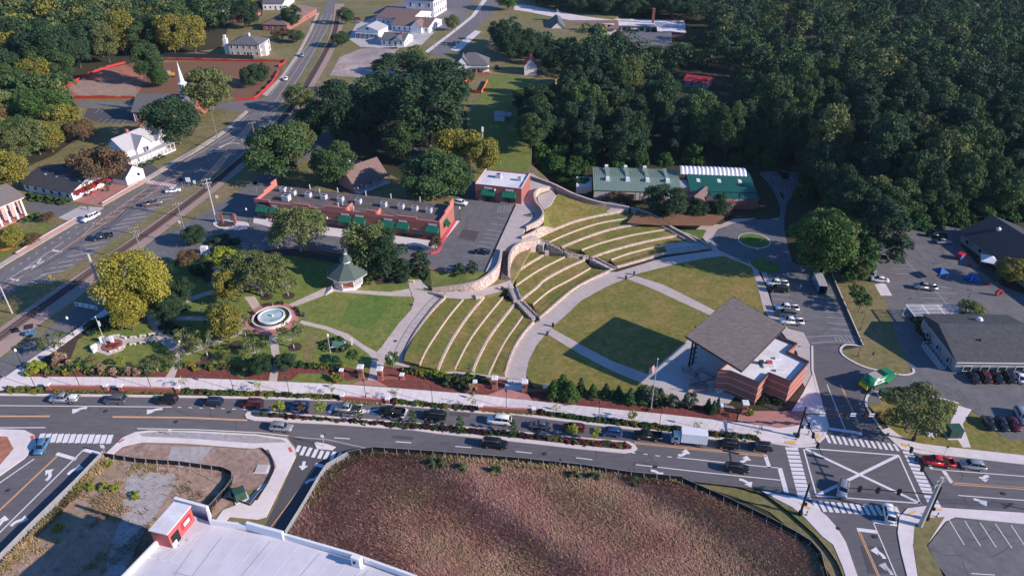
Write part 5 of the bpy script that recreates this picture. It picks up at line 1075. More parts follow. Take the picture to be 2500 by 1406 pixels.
TREES=[('yellow0',356,782,'t',19,8.8,'big golden yellow tree beside the railway and the left road'),('yellow1',326,806,'t',11.5,5.0,'lower yellow green tree in front of the big golden tree'),('gold0',563,742,'t',10,3.9,'small yellow tree between the park paths left of the fountain'),('willow',640,722,'t',13.5,8,'wide pale olive tree behind the fountain'),('olive2',600,708,'t',11,6,'olive tree beside the wide pale tree behind the fountain'),('sparse1',704,722,'t',7,3.4,'slim olive tree on a mulch ring beside the gazebo lawn'),('willow',735,614,'t',15,8.6,'light olive tree in front of the brick shop row'),('olive0',905,660,'t',15,7.6,'tall olive brown tree behind the gazebo'),('dark1',945,676,'t',14.5,6.2,'dark green tree right of the gazebo with bare trunk'),('holly',982,686,'t',6.5,2.7,'dark holly in front of the car park left of the yellow hydrant bed'),('holly',1027,672,'t',7,3.0,'broad dark holly behind the yellow hydrant pad'),('holly',958,668,'t',6,2.4,'dark holly against the trunk right of the gazebo'),('holly',1122,687,'t',5.4,1.9,'left one of two slim hollies above the curved stone wall'),('holly',1154,681,'t',5.2,1.8,'right one of two slim hollies above the curved stone wall'),('gold1',33,468,'t',15,7.5,'tall yellowing tree at the left edge above the columned house'),('rust0',258,452,'t',14,10,'brown leaved oak over the restaurant terrace'),('dark2',440,352,'t',19,11.5,'great dark magnolia beside the brick church'),('olive1',520,272,'t',18,11.5,'large olive tree right of the white steeple'),('mid1',372,205,'t',19,7.5,'tall mid green tree inside the red fence of the depot'),('bright0',395,212,'t',8,5,'low bright tree at the foot of the tall tree in the depot'),('dark0',612,215,'t',10,4.5,'left one of two dark conical trees beside the red fence'),('dark3',640,208,'t',11,5,'right one of two dark conical trees beside the red fence'),('bright1',125,322,'t',17,11.5,'bright green round tree left of the church car park'),('gold0',90,215,'t',14,9,'yellow green tree at the top of the left woods'),('dark0',135,190,'t',26,15,'huge dark green tree in the left woods'),('mid2',40,245,'t',17,10,'mid green tree at the left edge above the bright round tree'),('gold1',20,330,'t',13,9,'yellow tree at the left edge below the woods'),('rust1',205,345,'t',9,6,'small brown tree between the church lot and the blue house'),('mid0',75,380,'t',13,8,'green tree behind the restaurant'),('gold0',130,372,'t',12,6,'yellow green tree behind the restaurant roof'),('olive3',165,330,'t',10,6,'olive tree in front of the bright round tree'),('mid3',690,440,'t',20,12.5,'big green tree between the railway and the shop row'),('olive1',725,405,'t',17,8,'olive tree behind the big tree by the railway'),('mid1',825,455,'t',15,8.5,'green tree left of the brown roofed cottage'),('dark1',830,345,'t',24,11,'tall dark tree above the service road'),('olive2',735,270,'t',11,7,'brownish tree beside the railway curve'),('dark2',765,345,'t',14,8,'dark tree shading the service road'),('dark3',950,310,'t',24,15,'dark giant oak left of the grove behind the shops'),('dark0',1050,360,'t',27,17,'tallest oak of the grove behind the shops'),('mid0',985,395,'t',15,8,'green oak hanging over the back drive'),('dark2',1085,275,'t',23,15,'dark oak at the back right of the grove'),('dark1',985,245,'t',21,14,'dark oak at the back of the grove below the white shops'),('olive0',1010,185,'t',14,9,'pale olive tree beside the cleared pad'),('dark3',900,345,'t',17,9,'dark tree between the two tall trees over the service road'),('gold1',1120,405,'t',14,9.5,'golden tree behind the small white roofed shop'),('gold0',1185,425,'t',13.5,6,'yellow olive tree behind the mast by the white roofed shop'),('mid2',1055,490,'t',16,11.5,'green tree beside the back drive of the shops'),('mid3',1112,478,'t',13,7,'green tree left of the small white roofed shop'),('dark0',1622,535,'0',11.5,8.2,'dark round magnolia in front of the sports halls'),('dark2',1700,537,'0',7.5,4.2,'middle dark magnolia in front of the entrance gable'),('dark1',1750,533,'0',8.5,4.2,'right dark magnolia in front of the lettered wall'),('rust1',1505,500,'0',4.5,4,'rusty shrub tree against the pale hall wall'),('rust0',1540,508,'0',4,3.5,'second rusty shrub tree against the pale hall wall'),('bright0',1992,672,'0',20,9.8,'large sunlit green tree beside the stage parking lot'),('olive1',1998,660,'0',19,9,'olive topped tree behind the large sunlit tree'),('pine2',2130,645,'0',19,9,'open dark pine at the edge of the side lot'),('kcol0',2095,672,'0',11,4.2,'vine covered tree between the sunlit tree and the pine'),('kcol1',2060,640,'0',14,5,'tall vine covered tree behind the sunlit tree'),('willow',2215,1045,'0',11,7.5,'spreading tree with bare branches on the corner lawn'),('youngg',2083,738,'0',5.5,2.6,'upper young green tree on the verge by the parking lot'),('youngg',2095,762,'0',6,3.0,'lower young green tree on the verge by the parking lot'),('youngg',2070,700,'0',5,2.2,'small young tree beside the trailer'),('gold1',2460,692,'0',8,4.8,'orange yellow tree in front of the dark roofed building'),('olive3',2360,786,'0',6,4.2,'dark olive tree behind the white pergola'),('olive0',2095,690,'0',6,2.6,'small olive tree at the corner of the side lot'),('sparse0',718,850,'t',7.5,4.0,'pale bare branched tree on a mulch ring below the fountain'),('sparse1',507,870,'t',7.5,4.2,'sparse tree on a mulch ring beside the diagonal park path'),('sparse0',462,852,'t',6.5,3.4,'sparse tree at the fork of the park paths'),('sparse1',628,885,'t',7,4.0,'sparse white trunked tree left of the lower fountain path'),('sparse0',600,822,'t',6.5,3.2,'sparse tree close to the fountain ring'),('gold0',562,836,'t',11,4.6,'narrow yellow olive tree left of the fountain'),('olive2',548,800,'t',8,3.6,'olive tree on the lawn left of the fountain'),('dark1',415,788,'t',8.5,4.2,'dark small tree at the path crossing'),('dark3',444,745,'t',8,4,'dark small tree above the path crossing'),('sparse1',138,862,'t',6,3.6,'bare sparse tree beside the western corner walk'),('dark2',480,598,'t',6,4,'dark round tree beside the utility pole and sign island'),('rust1',462,655,'t',5.5,3.6,'dark brown shrub tree beside the bright service cabinet'),('bushfresh',545,632,'t',3.5,6,'yellow green hedge mass above the curved park path'),('dark0',495,672,'t',4.5,3.6,'dark shrub mass beside the curved park path'),('youngg',960,900,'t',4.6,2.0,'young green tree right of the western gate pillars'),('youngg',865,893,'t',4.8,1.8,'young green tree left of the western gate pillars'),('sparse0',385,905,'t',4.4,3.0,'low leafy tree by the memorial lawn'),('sparse1',440,900,'t',5,3.0,'low leafy tree right of the sidewalk link'),('dark1',700,905,'t',5,2.8,'low dark tree by the lower fountain path'),('dark2',640,910,'t',4.6,3.4,'low dark tree in the mulch bed left of the lower fountain path'),('rust1',1064,612,'6',4.5,2.2,'small dark red tree on the red kerbed island of the retail lot'),('bushdark',545,594,'t',2.4,5,'dark hedge mass beside the service cabinet lot'),('bush',884,694,'t',1.3,1.4,'left clipped bush at the gazebo'),('bush',900,688,'t',1.4,1.5,'right clipped bush at the gazebo'),('gold0',40,605,'t',7,3.6,'small yellow green garden tree at the left edge'),('rust1',82,595,'t',3.2,3,'reddish garden shrub at the left edge'),('rust0',118,540,'t',3,2.4,'dark red shrub beside the columned house drive'),('olive0',1105,75,'t',9,5,'small tree in front of the three storey white building'),('dark1',715,70,'t',14,7,'dark round tree beside the brown roofed house at the top'),('rust0',690,98,'t',7,6,'reddish brown round tree beside the left road at the top'),('mid1',725,105,'t',7,5,'low green tree beside the brown round tree at the top'),('dark2',610,70,'t',17,9,'dark tree behind the white mansion'),('mid0',590,130,'t',5,5,'dark shrub tree in front of the white mansion'),('mid3',845,60,'t',10,6,'green tree between the railway and the white shops'),('mid1',835,115,'t',8,6,'hedge like tree beside the railway below the white shops'),('bright0',1240,25,'t',13,9,'round green tree at the top beside the far road')]
for key,px,py,lv,h,r,lab in TREES:
 nm='shrub' if key.startswith('bush')else('vine_tree' if key.startswith('kcol')else('pine_tree' if key.startswith('pine')else('holly_tree' if key=='holly' else 'tree')))
 plant(key,tp(px,py,lv),h,r,nm,lab,'shrub' if nm=='shrub' else 'tree')
for px,py,h,r in((2035,520,19,8),(2070,565,18,8),(2000,470,18,8),(2120,585,16,7),(1965,455,15,6)):plant('dark%d'%(px%4),Z(px,py,0),h,r,'tree','dark tree crowding behind the large sunlit tree by the lot','tree','dark trees behind the sunlit tree')
for i,(px,py)in enumerate(((2215,530),(2262,528),(2312,522),(2362,516),(2412,512),(2462,506),(2512,500))):plant(('dark%d' if i%2 else 'mid%d')%(i%4),Z(px,py,0),15+i%3*3,7.5,'tree',nm_[i]+' tree from the left along the back of the side lot','tree','trees along the back of the side lot')
# ---- woods: every tree is a tree of its own
def inpoly(x,y,P):
 c_=False;n=len(P);j=n-1
 for i in range(n):
  if((P[i][1]>y)!=(P[j][1]>y))and(x<(P[j][0]-P[i][0])*(y-P[i][1])/(P[j][1]-P[i][1])+P[i][0]):c_=not c_
  j=i
 return c_
FAR=[]
def zone(a,b):
 dy,dz=b,-CAMH;zc=dy*_fw[1]+dz*_fw[2];px=1250+FPX*a/zc;py=703-FPX*(dy*_up[1]+dz*_up[2])/zc
 row='front row' if py>385 else('second rank' if py>335 else 'depth')
 return ' in the %s of the woods %s'%(row,'beside the vines' if px<1440 else 'behind the pale green hall' if px<1640 else 'behind the white canopy' if px<1850 else 'behind the upper parking bays' if px<2060 else 'behind the side lot' if px<2330 else 'at the right edge')
LOWS=[(Z(a,b,0),c_)for a,b,c_ in((1700,225,26),(1705,255,25),(1712,285,24),(1715,315,18),(1580,105,42),(1560,132,42),(1590,158,36),(1380,120,30),(1390,150,30))]+[(T(a,b),c_)for a,b,c_ in((1298,205,18),(1300,230,18),(1300,255,16))]
def woods(poly,lvl,spacing,kinds,hr,rr,label,group,avoid=(),cap=400,grow=0.0):
 W_=[tp(px,py,lvl)for px,py in PX(poly)];xs=[p.x for p in W_];ys=[p.y for p in W_];PP=[(p.x,p.y)for p in W_]
 pts=[];y=min(ys)
 row=0
 while y<max(ys):
  s_=spacing*(1+grow*max(0,(y-250)/300))
  x=min(xs)+(row%2)*s_/2
  while x<max(xs):
   a=x+random.uniform(-.36,.36)*s_;b=y+random.uniform(-.36,.36)*s_
   if inpoly(a,b,PP):pts.append((a,b))
   x+=s_
  y+=s_*.87;row+=1
 AV=[(tp(px,py,lvl),rad)for px,py,rad in avoid]
 pts=[q for q in pts if all((q[0]-v.x)**2+(q[1]-v.y)**2>rad*rad for v,rad in AV)]
 pts.sort(key=lambda q:q[0]**2+q[1]**2)
 for a,b in pts[cap:]:FAR.append((a,b,hgt(a,b)if lvl=='t' else float(lvl),random.choice(kinds),random.uniform(*hr),random.uniform(*rr)))
 for a,b in pts[:cap]:
  k=random.choice(kinds);nm='pine_tree' if k.startswith('pine')else 'tree'
  lb=label['pine']if k.startswith('pine')else label.get(k[:-1],label['tree'])
  if 'woods on the right' in lb:lb=lb.split(' standing')[0].split(' in the woods')[0]+zone(a,b)
  z=hgt(a,b)if lvl=='t' else float(lvl)
  f_=.42 if any((a-v.x)**2+(b-v.y)**2<c2*c2 for v,c2 in LOWS)else 1.0
  plant(k,Vector((a,b,z-.1)),random.uniform(*hr)*f_,random.uniform(*rr)*(.8 if f_<1 else 1),nm,lb,'tree',group)
 return len(pts)
dk=['dark0','dark1','dark2','dark3'];md=['mid0','mid1','mid2','mid3'];pn=['pine0','pine1','pine2','pine3']
LB={'pine':'dark pine standing in the woods on the right','tree':'dark broadleaf tree standing in the woods on the right','mid':'mid green broadleaf tree standing in the woods on the right','olive':'olive green tree standing in the woods on the right','gold':'yellowing tree standing in the woods on the right','redleaf':'small red leaved tree in the woods on the right'}
AVR=[(1660,235,17),(1650,265,13),(1672,288,11),(1700,215,22),(1700,245,18),(1745,238,18),(1690,268,13),(1295,200,14),(1300,222,12),(1540,100,22),(1600,100,24),(1640,105,18),(1585,128,17),(1360,105,18),(1395,112,14),(1700,190,14),(1300,160,16),(1340,75,22),(1420,75,22),(1500,70,24),(1570,70,26),(1640,75,22),(1600,110,18),(1680,215,12),(1720,205,12),(1230,280,15),(1215,235,20),(1735,225,14),(1700,225,12)]
n1=woods("1360,395 1480,402 1640,392 1840,392 1990,412 2030,440 2080,540 2140,562 2200,549 2350,540 2520,528 2760,420 2900,300 2700,60 2500,-60 2300,-70 1900,-40 1560,-20 1400,110 1320,240 1335,330",'0',10.6,dk*2+md*2+pn*2+['olive0','olive2','olive3'],(13,26),(6.2,10.0),LB,'trees of the woods on the right',AVR,150,.75)
LBL={k:v.replace('woods on the right','woods at the upper left')for k,v in LB.items()}
n2=woods("-120,330 20,240 60,215 160,208 240,170 310,150 420,138 540,126 560,60 640,40 640,-10 560,-60 -200,-60 -300,200",'t',11.0,dk+md+['olive1','olive3','gold0'],(15,24),(7,10),LBL,'trees of the woods at the upper left',[(600,120,22),(690,45,26),(560,110,18),(660,120,16),(690,30,24)],42,.4)
n2b=woods("-120,420 40,415 110,385 180,335 185,290 160,250 60,240 -60,260",'t',8.5,['olive1','olive3','gold0','gold1','mid0','mid2','bright1','rust1'],(9,15),(5,8),{'pine':'x','tree':'tree in the mixed yellow and green belt at the left edge','gold':'yellowing tree in the mixed belt at the left edge','rust':'brownish tree in the mixed belt at the left edge'},'mixed tree belt at the left edge',[(205,285,14),(160,455,20)],24)
LBC={k:v.replace('in the woods on the right','in the belt of trees at the top')for k,v in LB.items()}
n3b=woods("1262,200 1330,190 1330,330 1300,395 1270,380 1280,300",'t',9,dk+md[:2]+['bright0'],(10,17),(5,8),{'pine':'x','tree':'dark tree along the lawn edge right of the small garden shed','mid':'green tree along the lawn edge right of the small garden shed','bright':'bright green tree along the lawn edge right of the small garden shed'},'trees along the shaded lawn',[(1290,175,9),(1295,200,14),(1300,222,12)],14)
n3=woods("1200,118 1240,98 1330,105 1400,130 1360,180 1320,215 1300,200 1240,150",'t',9,dk,(13,18),(6,8),{'pine':'x','tree':'dark tree between the far road and the little red roofed shed','mid':'x'},'dark trees left of the woods',[(1300,165,8),(1185,160,12),(1295,195,13)],20)
n4=woods("820,-20 990,-10 985,-60 820,-60",'t',9,dk+md,(10,15),(5,7),{'pine':'x','tree':'dark tree along the top edge beside the railway','mid':'green tree along the top edge beside the railway'},'trees at the top edge by the railway',[],12)
n5=woods("1300,22 1500,40 1690,50 1690,-40 1300,-40",'t',9,dk+md[:2],(8,14),(5,7),{'pine':'x','tree':'dark tree behind the long flat roofed building at the top','mid':'green tree behind the long flat roofed building at the top'},'trees behind the flat roofed building',[(1300,30,12),(1350,40,12),(1400,45,12)],16)
for px,py,h,r in((2215,215,9,4),(2205,350,7,3),(1530,150,12,6)):
 plant('redleaf' if px>1600 else 'rust0',Z(px,py,0),h,r,'tree',{2215:'small crimson tree high in the woods on the right',2205:'low crimson tree deep in the woods on the right',1530:'bare rust coloured tree below the long flat roofed building'}[px],'tree')
vines=[(1325,395,9,7),(1352,418,8,6),(1390,440,6,6),(1420,458,4.5,5),(1300,360,10,7),(1370,395,10,6),(1340,350,13,7),(1455,468,3.2,4),(1405,420,7,5),(1290,395,5,4),(2010,470,12,6),(2045,510,12,6),(2025,540,10,6),(1985,450,8,5),(1960,480,6,4),(1985,560,9,5),(2090,590,8,5),(1880,395,8,5),(1690,398,9,5),(1835,392,8,4),(1560,400,9,4),(1425,400,10,5),(2190,552,7,5),(2235,549,6,5),(2285,546,7,5),(2325,541,8,5),(2385,534,8,6),(2440,529,9,6),(2495,524,8,6),(2545,520,9,6),(1790,398,5,4),(1500,404,5,4),(1620,398,5,4)]
for i,(px,py,h,r)in enumerate(vines):
 plant('kudzu%d'%(i%2),Z(px,py,0),h,r,'vine_mound','bright vine covered mound along the foot of the woods','vines','vine mounds along the foot of the woods')
def far_woods():
 Ps,Ns,Ms=[],[],[];keys=['leaf_dark','leaf_mid','leaf_pine','leaf_olive','leaf_gold']
 for a,b,z,k,h,r in FAR:
  if any((a-v.x)**2+(b-v.y)**2<c2*c2 for v,c2 in LOWS):h*=.42
  n=16;kind='pine' if k.startswith('pine')else 'round';C=[]
  for i in range(n):
   d=RNG.normal(size=3);d/=np.linalg.norm(d);q=RNG.uniform(.45,1)**.5
   if kind=='pine':
    u=RNG.uniform(0,1);zz_=h*(.25+.75*u);w=r*(1-u)**.6*RNG.uniform(.25,1);an=RNG.uniform(0,6.283);C.append((a+math.cos(an)*w,b+math.sin(an)*w,z+zz_,r*RNG.uniform(.28,.42)))
   else:C.append((a+d[0]*q*r*.8,b+d[1]*q*r*.8,z+h*.58+d[2]*q*h*.38,r*RNG.uniform(.28,.46)))
  P,Nn=clump_leaves(C,60,1.0);Ps.append(P);Ns.append(Nn);mi={'dark':0,'mid':1,'pine':2,'olive':3,'gold':4,'rust':4,'bright':1}[k[:-1]];Ms.append(np.full(len(P),mi,np.int32))
 P=np.concatenate(Ps);me=leaf_mesh('far_woods',P,np.concatenate(Ns),.95,keys[0])
 for k in keys[1:]:me.materials.append(M(k))
 me.polygons.foreach_set('material_index',np.concatenate(Ms));me.update()
 setp(link('far_woods',me),'distant mass of tree crowns behind the nearer woods','woods',None,'stuff')
far_woods()
# ------------------------------------------------------------ houses beyond the railway and at the top of the picture
def gz(px,py,z=HT):return Z(px,py,z)
r=Rect(Z(323,270,HT+4.6),Z(468,272,HT+4.6),depth=15,z=HT)
t=thing('church','brick church with grey roof and slender white steeple','church',r.A,r.rz)
bx(t,'wall','brick',0,r.L,0,r.W,-.5,4.5);gable(t,r.L,r.W,4.5,9.2,.6,'roof_grey','x','brick')
for i in range(7):window(t,r.L*(i+.5)/7,1.0,1.5,2.4)
window(t,r.W*.5,1.2,1.2,2.2,face='l');bx(t,'corner_trim','white',-.05,.25,-.06,.25,-.3,4.5);bx(t,'end_porch_roof','roof_black',-2.2,-.7,0,r.W,4.2,4.5)
sx,sy=r.L*.80,r.W*.5
st=bx(t,'steeple_base','white',sx-1.4,sx+1.4,sy-1.4,sy+1.4,7.5,11.2)
bx(st,'belfry','white',sx-1.0,sx+1.0,sy-1.0,sy+1.0,11.2,13.6)
for a in(-.5,.5):bx(st,'louvre','dark_metal',sx+a-.3,sx+a+.3,sy-1.05,sy-.95,11.6,13.2)
MB().lathe([(1.9,13.6),(1.7,13.9),(1.1,14.3),(.9,15.5),(.03,22.5)],8,(sx,sy,0)).build('spire','white',st)
gable(t,5,6,7.0,9.5,.3,'roof_grey','y','white',x0=sx-.5,y0=sy-5,name='porch_gable')
t,r=house('grey hip roofed white mansion behind the depot fence',(556,108),(632,110),(655,94),6.2,9.0,HT,'cream','roof_grey',kind='hip',storeys=2,name='mansion')
bx(t,'chimney','white',-3.2,-1.2,1.5,3.3,-.5,8.5);bx(t,'chimney_cap','white',-2.8,-1.6,1.9,2.9,8.5,10.2);bx(t,'bay','white',r.L-.2,r.L+2.2,2,6,-.3,6.0);MB().lathe([(.6,8.4),(.6,10.4)],8,(r.L*.55,r.W*.5,0)).build('roof_chimney','white',t)
house('broad brown roofed house beside the road at the top',(640,60),(700,62),(742,20),3.6,7.2,HT,'brick','roof_brown',kind='hip')
house('brown roofed house at the top left behind the trees',(535,42),(590,44),(600,22),3.4,6.6,HT,'brick','roof_brown',kind='hip')
house('pale sided house at the top edge left of the road',(480,14),(532,16),(540,-4),4.4,7.4,HT,'white','roof_lightgrey')
house('white house at the top edge behind the brown roofs',(640,8),(690,8),(700,-12),4.4,7.6,HT,'white','roof_grey')
r=Rect(gz(872,92),gz(925,96),depth=13,z=HT)
t=thing('white_shop','white gabled shop with an oval emblem on its front','shop',r.A,r.rz);bx(t,'wall','white',0,r.L,0,r.W,-.4,4.6);gable(t,r.L,r.W,4.6,6.9,.4,'roof_lightgrey','y','white')
bx(t,'porch_roof','roof_lightgrey',-.3,r.L+.3,-2.2,0,2.7,2.9)
for i in range(6):bx(t,'porch_post','white',.1+(r.L-.2)*i/5-.1,.1+(r.L-.2)*i/5+.1,-2.1,-1.9,-.2,2.7)
for i in range(5):window(t,r.L*(i+.5)/5,.6,1.2,1.6,sub=False)
MB().add([(r.L/2+1.1*math.cos(a),-.04,5.2+.55*math.sin(a))for a in np.linspace(0,6.283,17)[:-1]],[tuple(range(16))]).build('emblem','dark_metal',t)
t,r=house('low white shop with grey cross gable and brick chimney',(930,97),(986,100),(1004,84),3.2,5.6,HT,'white','roof_grey',cat='shop',name='white_shop',chimney=(.75,.4))
gable(t,6,6,3.2,5.4,.3,'roof_grey','y','white',x0=r.L*.5,y0=-1.2,name='front_gable')
t,r=house('long dark brown roofed white annex behind the white shops',(918,42),(1000,50),(1020,24),3.8,6.8,HT,'white','roof_brown',cat='shop',name='white_shop')
t,r=house('white shop with dark brown cross gables beside the far road',(955,60),(1046,66),(1060,45),3.6,6.4,HT,'white','roof_brown',cat='shop',name='white_shop')
gable(t,7,9,3.6,6.8,.3,'roof_brown','y','white',x0=r.L*.55,y0=-2.5,name='front_gable');bx(t,'front_wing','white',r.L*.55,r.L*.55+7,-2.4,1,-.3,3.6)
r=Rect(gz(994,40),gz(1060,44),depth=24,z=HT)
t=thing('office_building','three storey white office block cut by the top edge of the picture','office',r.A,r.rz);bx(t,'wall','white',0,r.L,0,r.W,-.3,10);bx(t,'roof','roof_dark',-.3,r.L+.3,-.3,r.W+.3,10,10.6);bx(t,'band','offwhite',-.06,r.L+.06,-.06,r.W,4.8,5.1)
for zz_ in(1.2,6.2):
 for i in range(3):window(t,r.L*(i+.5)/3,zz_,1.4,2.2)
 for i in range(7):window(t,r.W*(i+.5)/7,zz_,1.6,2.2,face='r',L=r.L)
r=Rect(gz(1112,180),gz(1192,180),depth=12,z=HT)
t=thing('house','white farmhouse with grey cross gabled roof and brick porch base','house',r.A,r.rz);bx(t,'wall','white',0,r.L,0,r.W,-.5,4.2);hip(t,r.L,r.W,4.2,8.6,.6,'roof_grey');gable(t,6.5,7,4.6,8.4,.3,'roof_grey','y','white',x0=.5,y0=-.6,name='front_gable');bx(t,'gable_block','white',.5,7,-.5,2,-.5,4.6)
window(t,3.7,5.2,.9,1.6,face='f');window(t,3.7,1.0,1.0,1.8)
for i in range(3):window(t,9+i*2.2,1.0,1.2,1.4)
bx(t,'porch_base','brick',7.2,r.L+1.2,-2.4,0,-.5,.8);bx(t,'porch_roof','roof_grey',7.0,r.L+1.4,-2.6,0,2.9,3.1)
for i in range(4):bx(t,'porch_post','white',7.4+i*(r.L-6.8)/3,7.6+i*(r.L-6.8)/3,-2.3,-2.1,.8,2.9)
r=Rect(gz(1280,184),gz(1310,184),depth=8,z=HT)
t=thing('shed','tall pale shed with steep red roof at the edge of the woods','shed',r.A,r.rz);bx(t,'wall','offwhite',0,r.L,0,r.W,-4,4.6);gable(t,r.L,r.W,4.6,8.4,.3,'roof_red','y','offwhite')
r=Rect(gz(1207,296),gz(1232,297),depth=5,z=HT)
t=thing('shed','small white garden shed with blue grey roof on the shaded lawn','shed',r.A,r.rz);bx(t,'wall','white',0,r.L,0,r.W,-.3,2.4);gable(t,r.L,r.W,2.4,3.5,.2,'roof_lightgrey','x','white');bx(t,'lean_to','roof_lightgrey',r.L,r.L+2.5,1,r.W,2.0,2.1)
r=Rect(Z(1670,196,3.2),Z(1730,204,3.2),depth=9,z=0)
t=thing('house','single storey house with bright red metal roof hidden in the woods','house',r.A,r.rz);bx(t,'wall','grey_siding',.3,r.L-.3,.3,r.W-.3,-.3,3.2);gable(t,r.L,r.W,3.2,5.0,.3,'roof_red','x','grey_siding');window(t,4,1,1.2,1.3);window(t,9,1,1.2,1.3)
r=Rect(gz(1488,78,0),gz(1612,82,0),depth=18,z=0)
t=thing('school_building','long flat white roofed building with tall brick chimney at the top','building',r.A,r.rz);bx(t,'wall','grey_siding',0,r.L+14,0,r.W,-.3,4.0);bx(t,'roof','roof_white',-.5,r.L+15,-.6,r.W,4.0,4.3)
for i in range(9):window(t,2+i*3.6,1.0,2.6,2.0,sub=False)
bx(t,'entrance_canopy','white',13,17,-2.5,0,2.5,2.7);bx(t,'chimney','brick',r.L*.82,r.L*.82+1.6,r.W*.4,r.W*.4+1.6,4,13)
bx(t,'wing','brick',r.L-2,r.L+14,-12,0,-.3,3.6);bx(t,'wing_roof','roof_white',r.L-2.6,r.L+14.6,-12.6,-.62,3.6,3.85)
r=Rect(Z(1335,95,0),Z(1390,95,0),depth=22,z=0)
t=thing('chapel','grey roofed chapel with steep gable and little white cupola at the top','church',r.A,r.rz);bx(t,'wall','offwhite',0,r.L,0,r.W,-.3,4);gable(t,r.L,r.W,4,10,.5,'roof_grey','y','offwhite');gable(t,36,12,4,7.5,.4,'roof_brown','x','offwhite',x0=r.L*.6,y0=9,name='wing_roof');bx(t,'wing_wall','offwhite',r.L,r.L*.6+35,10,20,-.3,4)
bx(t,'cupola','white',r.L/2-.9,r.L/2+.9,r.W-3,r.W-1.2,9,11.6);MB().lathe([(1.4,11.6),(.05,13.4)],8,(r.L/2,r.W-2.1,0)).build('cupola_roof','roof_grey',t)
r=Rect(gz(328,408),gz(418,369),depth=12,z=HT)
t=thing('house','white clapboard house with light grey gables and long porch by the left road','house',r.A,r.rz);bx(t,'wall','white',0,r.L,2.6,r.W,-.5,5.6);gable(t,r.L,r.W-2.6,5.6,9.4,.5,'roof_lightgrey','x','white',y0=2.6);gable(t,6.5,8,5.6,9.0,.4,'roof_lightgrey','y','white',x0=4,y0=1.2,name='front_gable');bx(t,'front_block','white',4,10.5,1.4,4,-.4,5.6);gable(t,5.5,9,5.6,8.6,.4,'roof_lightgrey','y','white',x0=13,y0=1.2,name='front_gable')
bx(t,'porch_roof','roof_lightgrey',-1.5,r.L+1.5,-1.2,2.0,2.9,3.1);bx(t,'porch_floor','offwhite',-1.4,r.L+1.4,-1.0,2.6,-.4,.4)
for i in range(12):bx(t,'porch_post','white',-1.3+i*(r.L+2.4)/11,-1.1+i*(r.L+2.4)/11,-1.0,-.8,.4,2.9)
railing('porch_rail',[Vector((-1.2,-.9,0)),Vector((r.L+1.2,-.9,0))],.4,t,.9,.8,'white',2)
for i in range(2):window(t,3+i*4,1.0,1.0,1.6,face='l');window(t,3+i*4,3.8,1.0,1.4,face='l');bx(t,'chimney','brick',6+i*6,7+i*6,7,8,6.5,10.6)
window(t,7.2,3.8,1.0,1.5,face='f')
r=Rect(gz(62,465),gz(180,490),depth=15,z=HT)
t=thing('restaurant','low white restaurant with very dark roofs, white dormers and red awning','restaurant',r.A,r.rz);bx(t,'wall','white',0,r.L,0,r.W,-.5,3.0);gable(t,r.L,r.W,3.0,5.6,.5,'roof_black','x','white')
gable(t,r.L+6,9,3.2,6.4,.4,'roof_black','x','white',x0=2,y0=r.W-1,name='rear_roof');bx(t,'rear_wall','white',2.2,r.L+7.6,r.W,r.W+7.6,-.5,3.2)
for i in range(3):gable(t,3.4,3.4,4.0,6.4,.2,'roof_black','y','white',x0=5+i*6.5,y0=r.W-1.8,name='dormer')
for i in range(6):window(t,r.L*(i+.5)/6,.9,1.2,1.2)
for i in range(4):window(t,2+i*3.4,.9,1.4,1.3,face='r',L=r.L)
MB().add([(r.L+.02,.5,2.9),(r.L+.02,r.W,2.9),(r.L+1.8,r.W,2.2),(r.L+1.8,.5,2.2)],[(0,3,2,1),(0,1,2,3)]).build('awning','roof_red',t)
for i in range(4):bx(t,'roof_unit','galv',5+i*5,6+i*5,r.W*.3,r.W*.3+.9,3.6,4.8)
r=Rect(gz(-60,585),gz(76,526),depth=14,z=HT)
t=thing('columned_house','pink house with tall white columned portico at the left edge','house',r.A,r.rz);bx(t,'wall','pink_paint',0,r.L-.5,3.2,r.W,-.5,6.4);gable(t,r.L,r.W,6.6,9.4,.4,'roof_shingle','x','white');bx(t,'entablature','white',0,r.L,0,3.2,5.9,6.5);bx(t,'portico_floor','brick_paving',0,r.L,0,3.2,-.4,.3)
for i in range(7):MB().lathe([(.42,.3),(.34,.6),(.30,5.6),(.42,5.9)],10,(1+(r.L-2)*i/6,.7,0)).build('column','white',t)
for i in range(6):
 o=bx(t,'window','glass',2+i*(r.L-4)/5-.6,2+i*(r.L-4)/5+.6,3.12,3.25,.9,2.9)
 bx(o,'frame','white',2+i*(r.L-4)/5-.75,2+i*(r.L-4)/5+.75,3.14,3.22,2.9,3.1)
 # ------------------------------------------------------------ vehicles
PAINT={}
def paint(n,c,metal=.0,rough=.28):
 m=mat('paint_'+n,c,rough=rough,metal=metal,spec=.35);b=m.node_tree.nodes["Principled BSDF"];b.inputs["Coat Weight"].default_value=.25;b.inputs["Coat Roughness"].default_value=.08;PAINT[n]=m
for n,c,mt in(('white',(.78,.77,.78),0),('silver',(.42,.42,.44),.5),('grey',(.13,.13,.145),.3),('black',(.012,.012,.014),0),('navy',(.014,.024,.06),.2),('blue',(.02,.07,.22),.3),('lightblue',(.10,.24,.42),.3),('maroon',(.11,.012,.016),.2),('red',(.55,.02,.025),0),('tan',(.30,.25,.21),.4),('darkgreen',(.02,.05,.04),.2),('green',(.012,.22,.085),0)):paint(n,c,mt)
mat('tyre',(.016,.016,.017),rough=.85);mat('rim',(.45,.45,.47),rough=.35,metal=.7);mat('rim_dark',(.05,.05,.055),rough=.4,metal=.5)
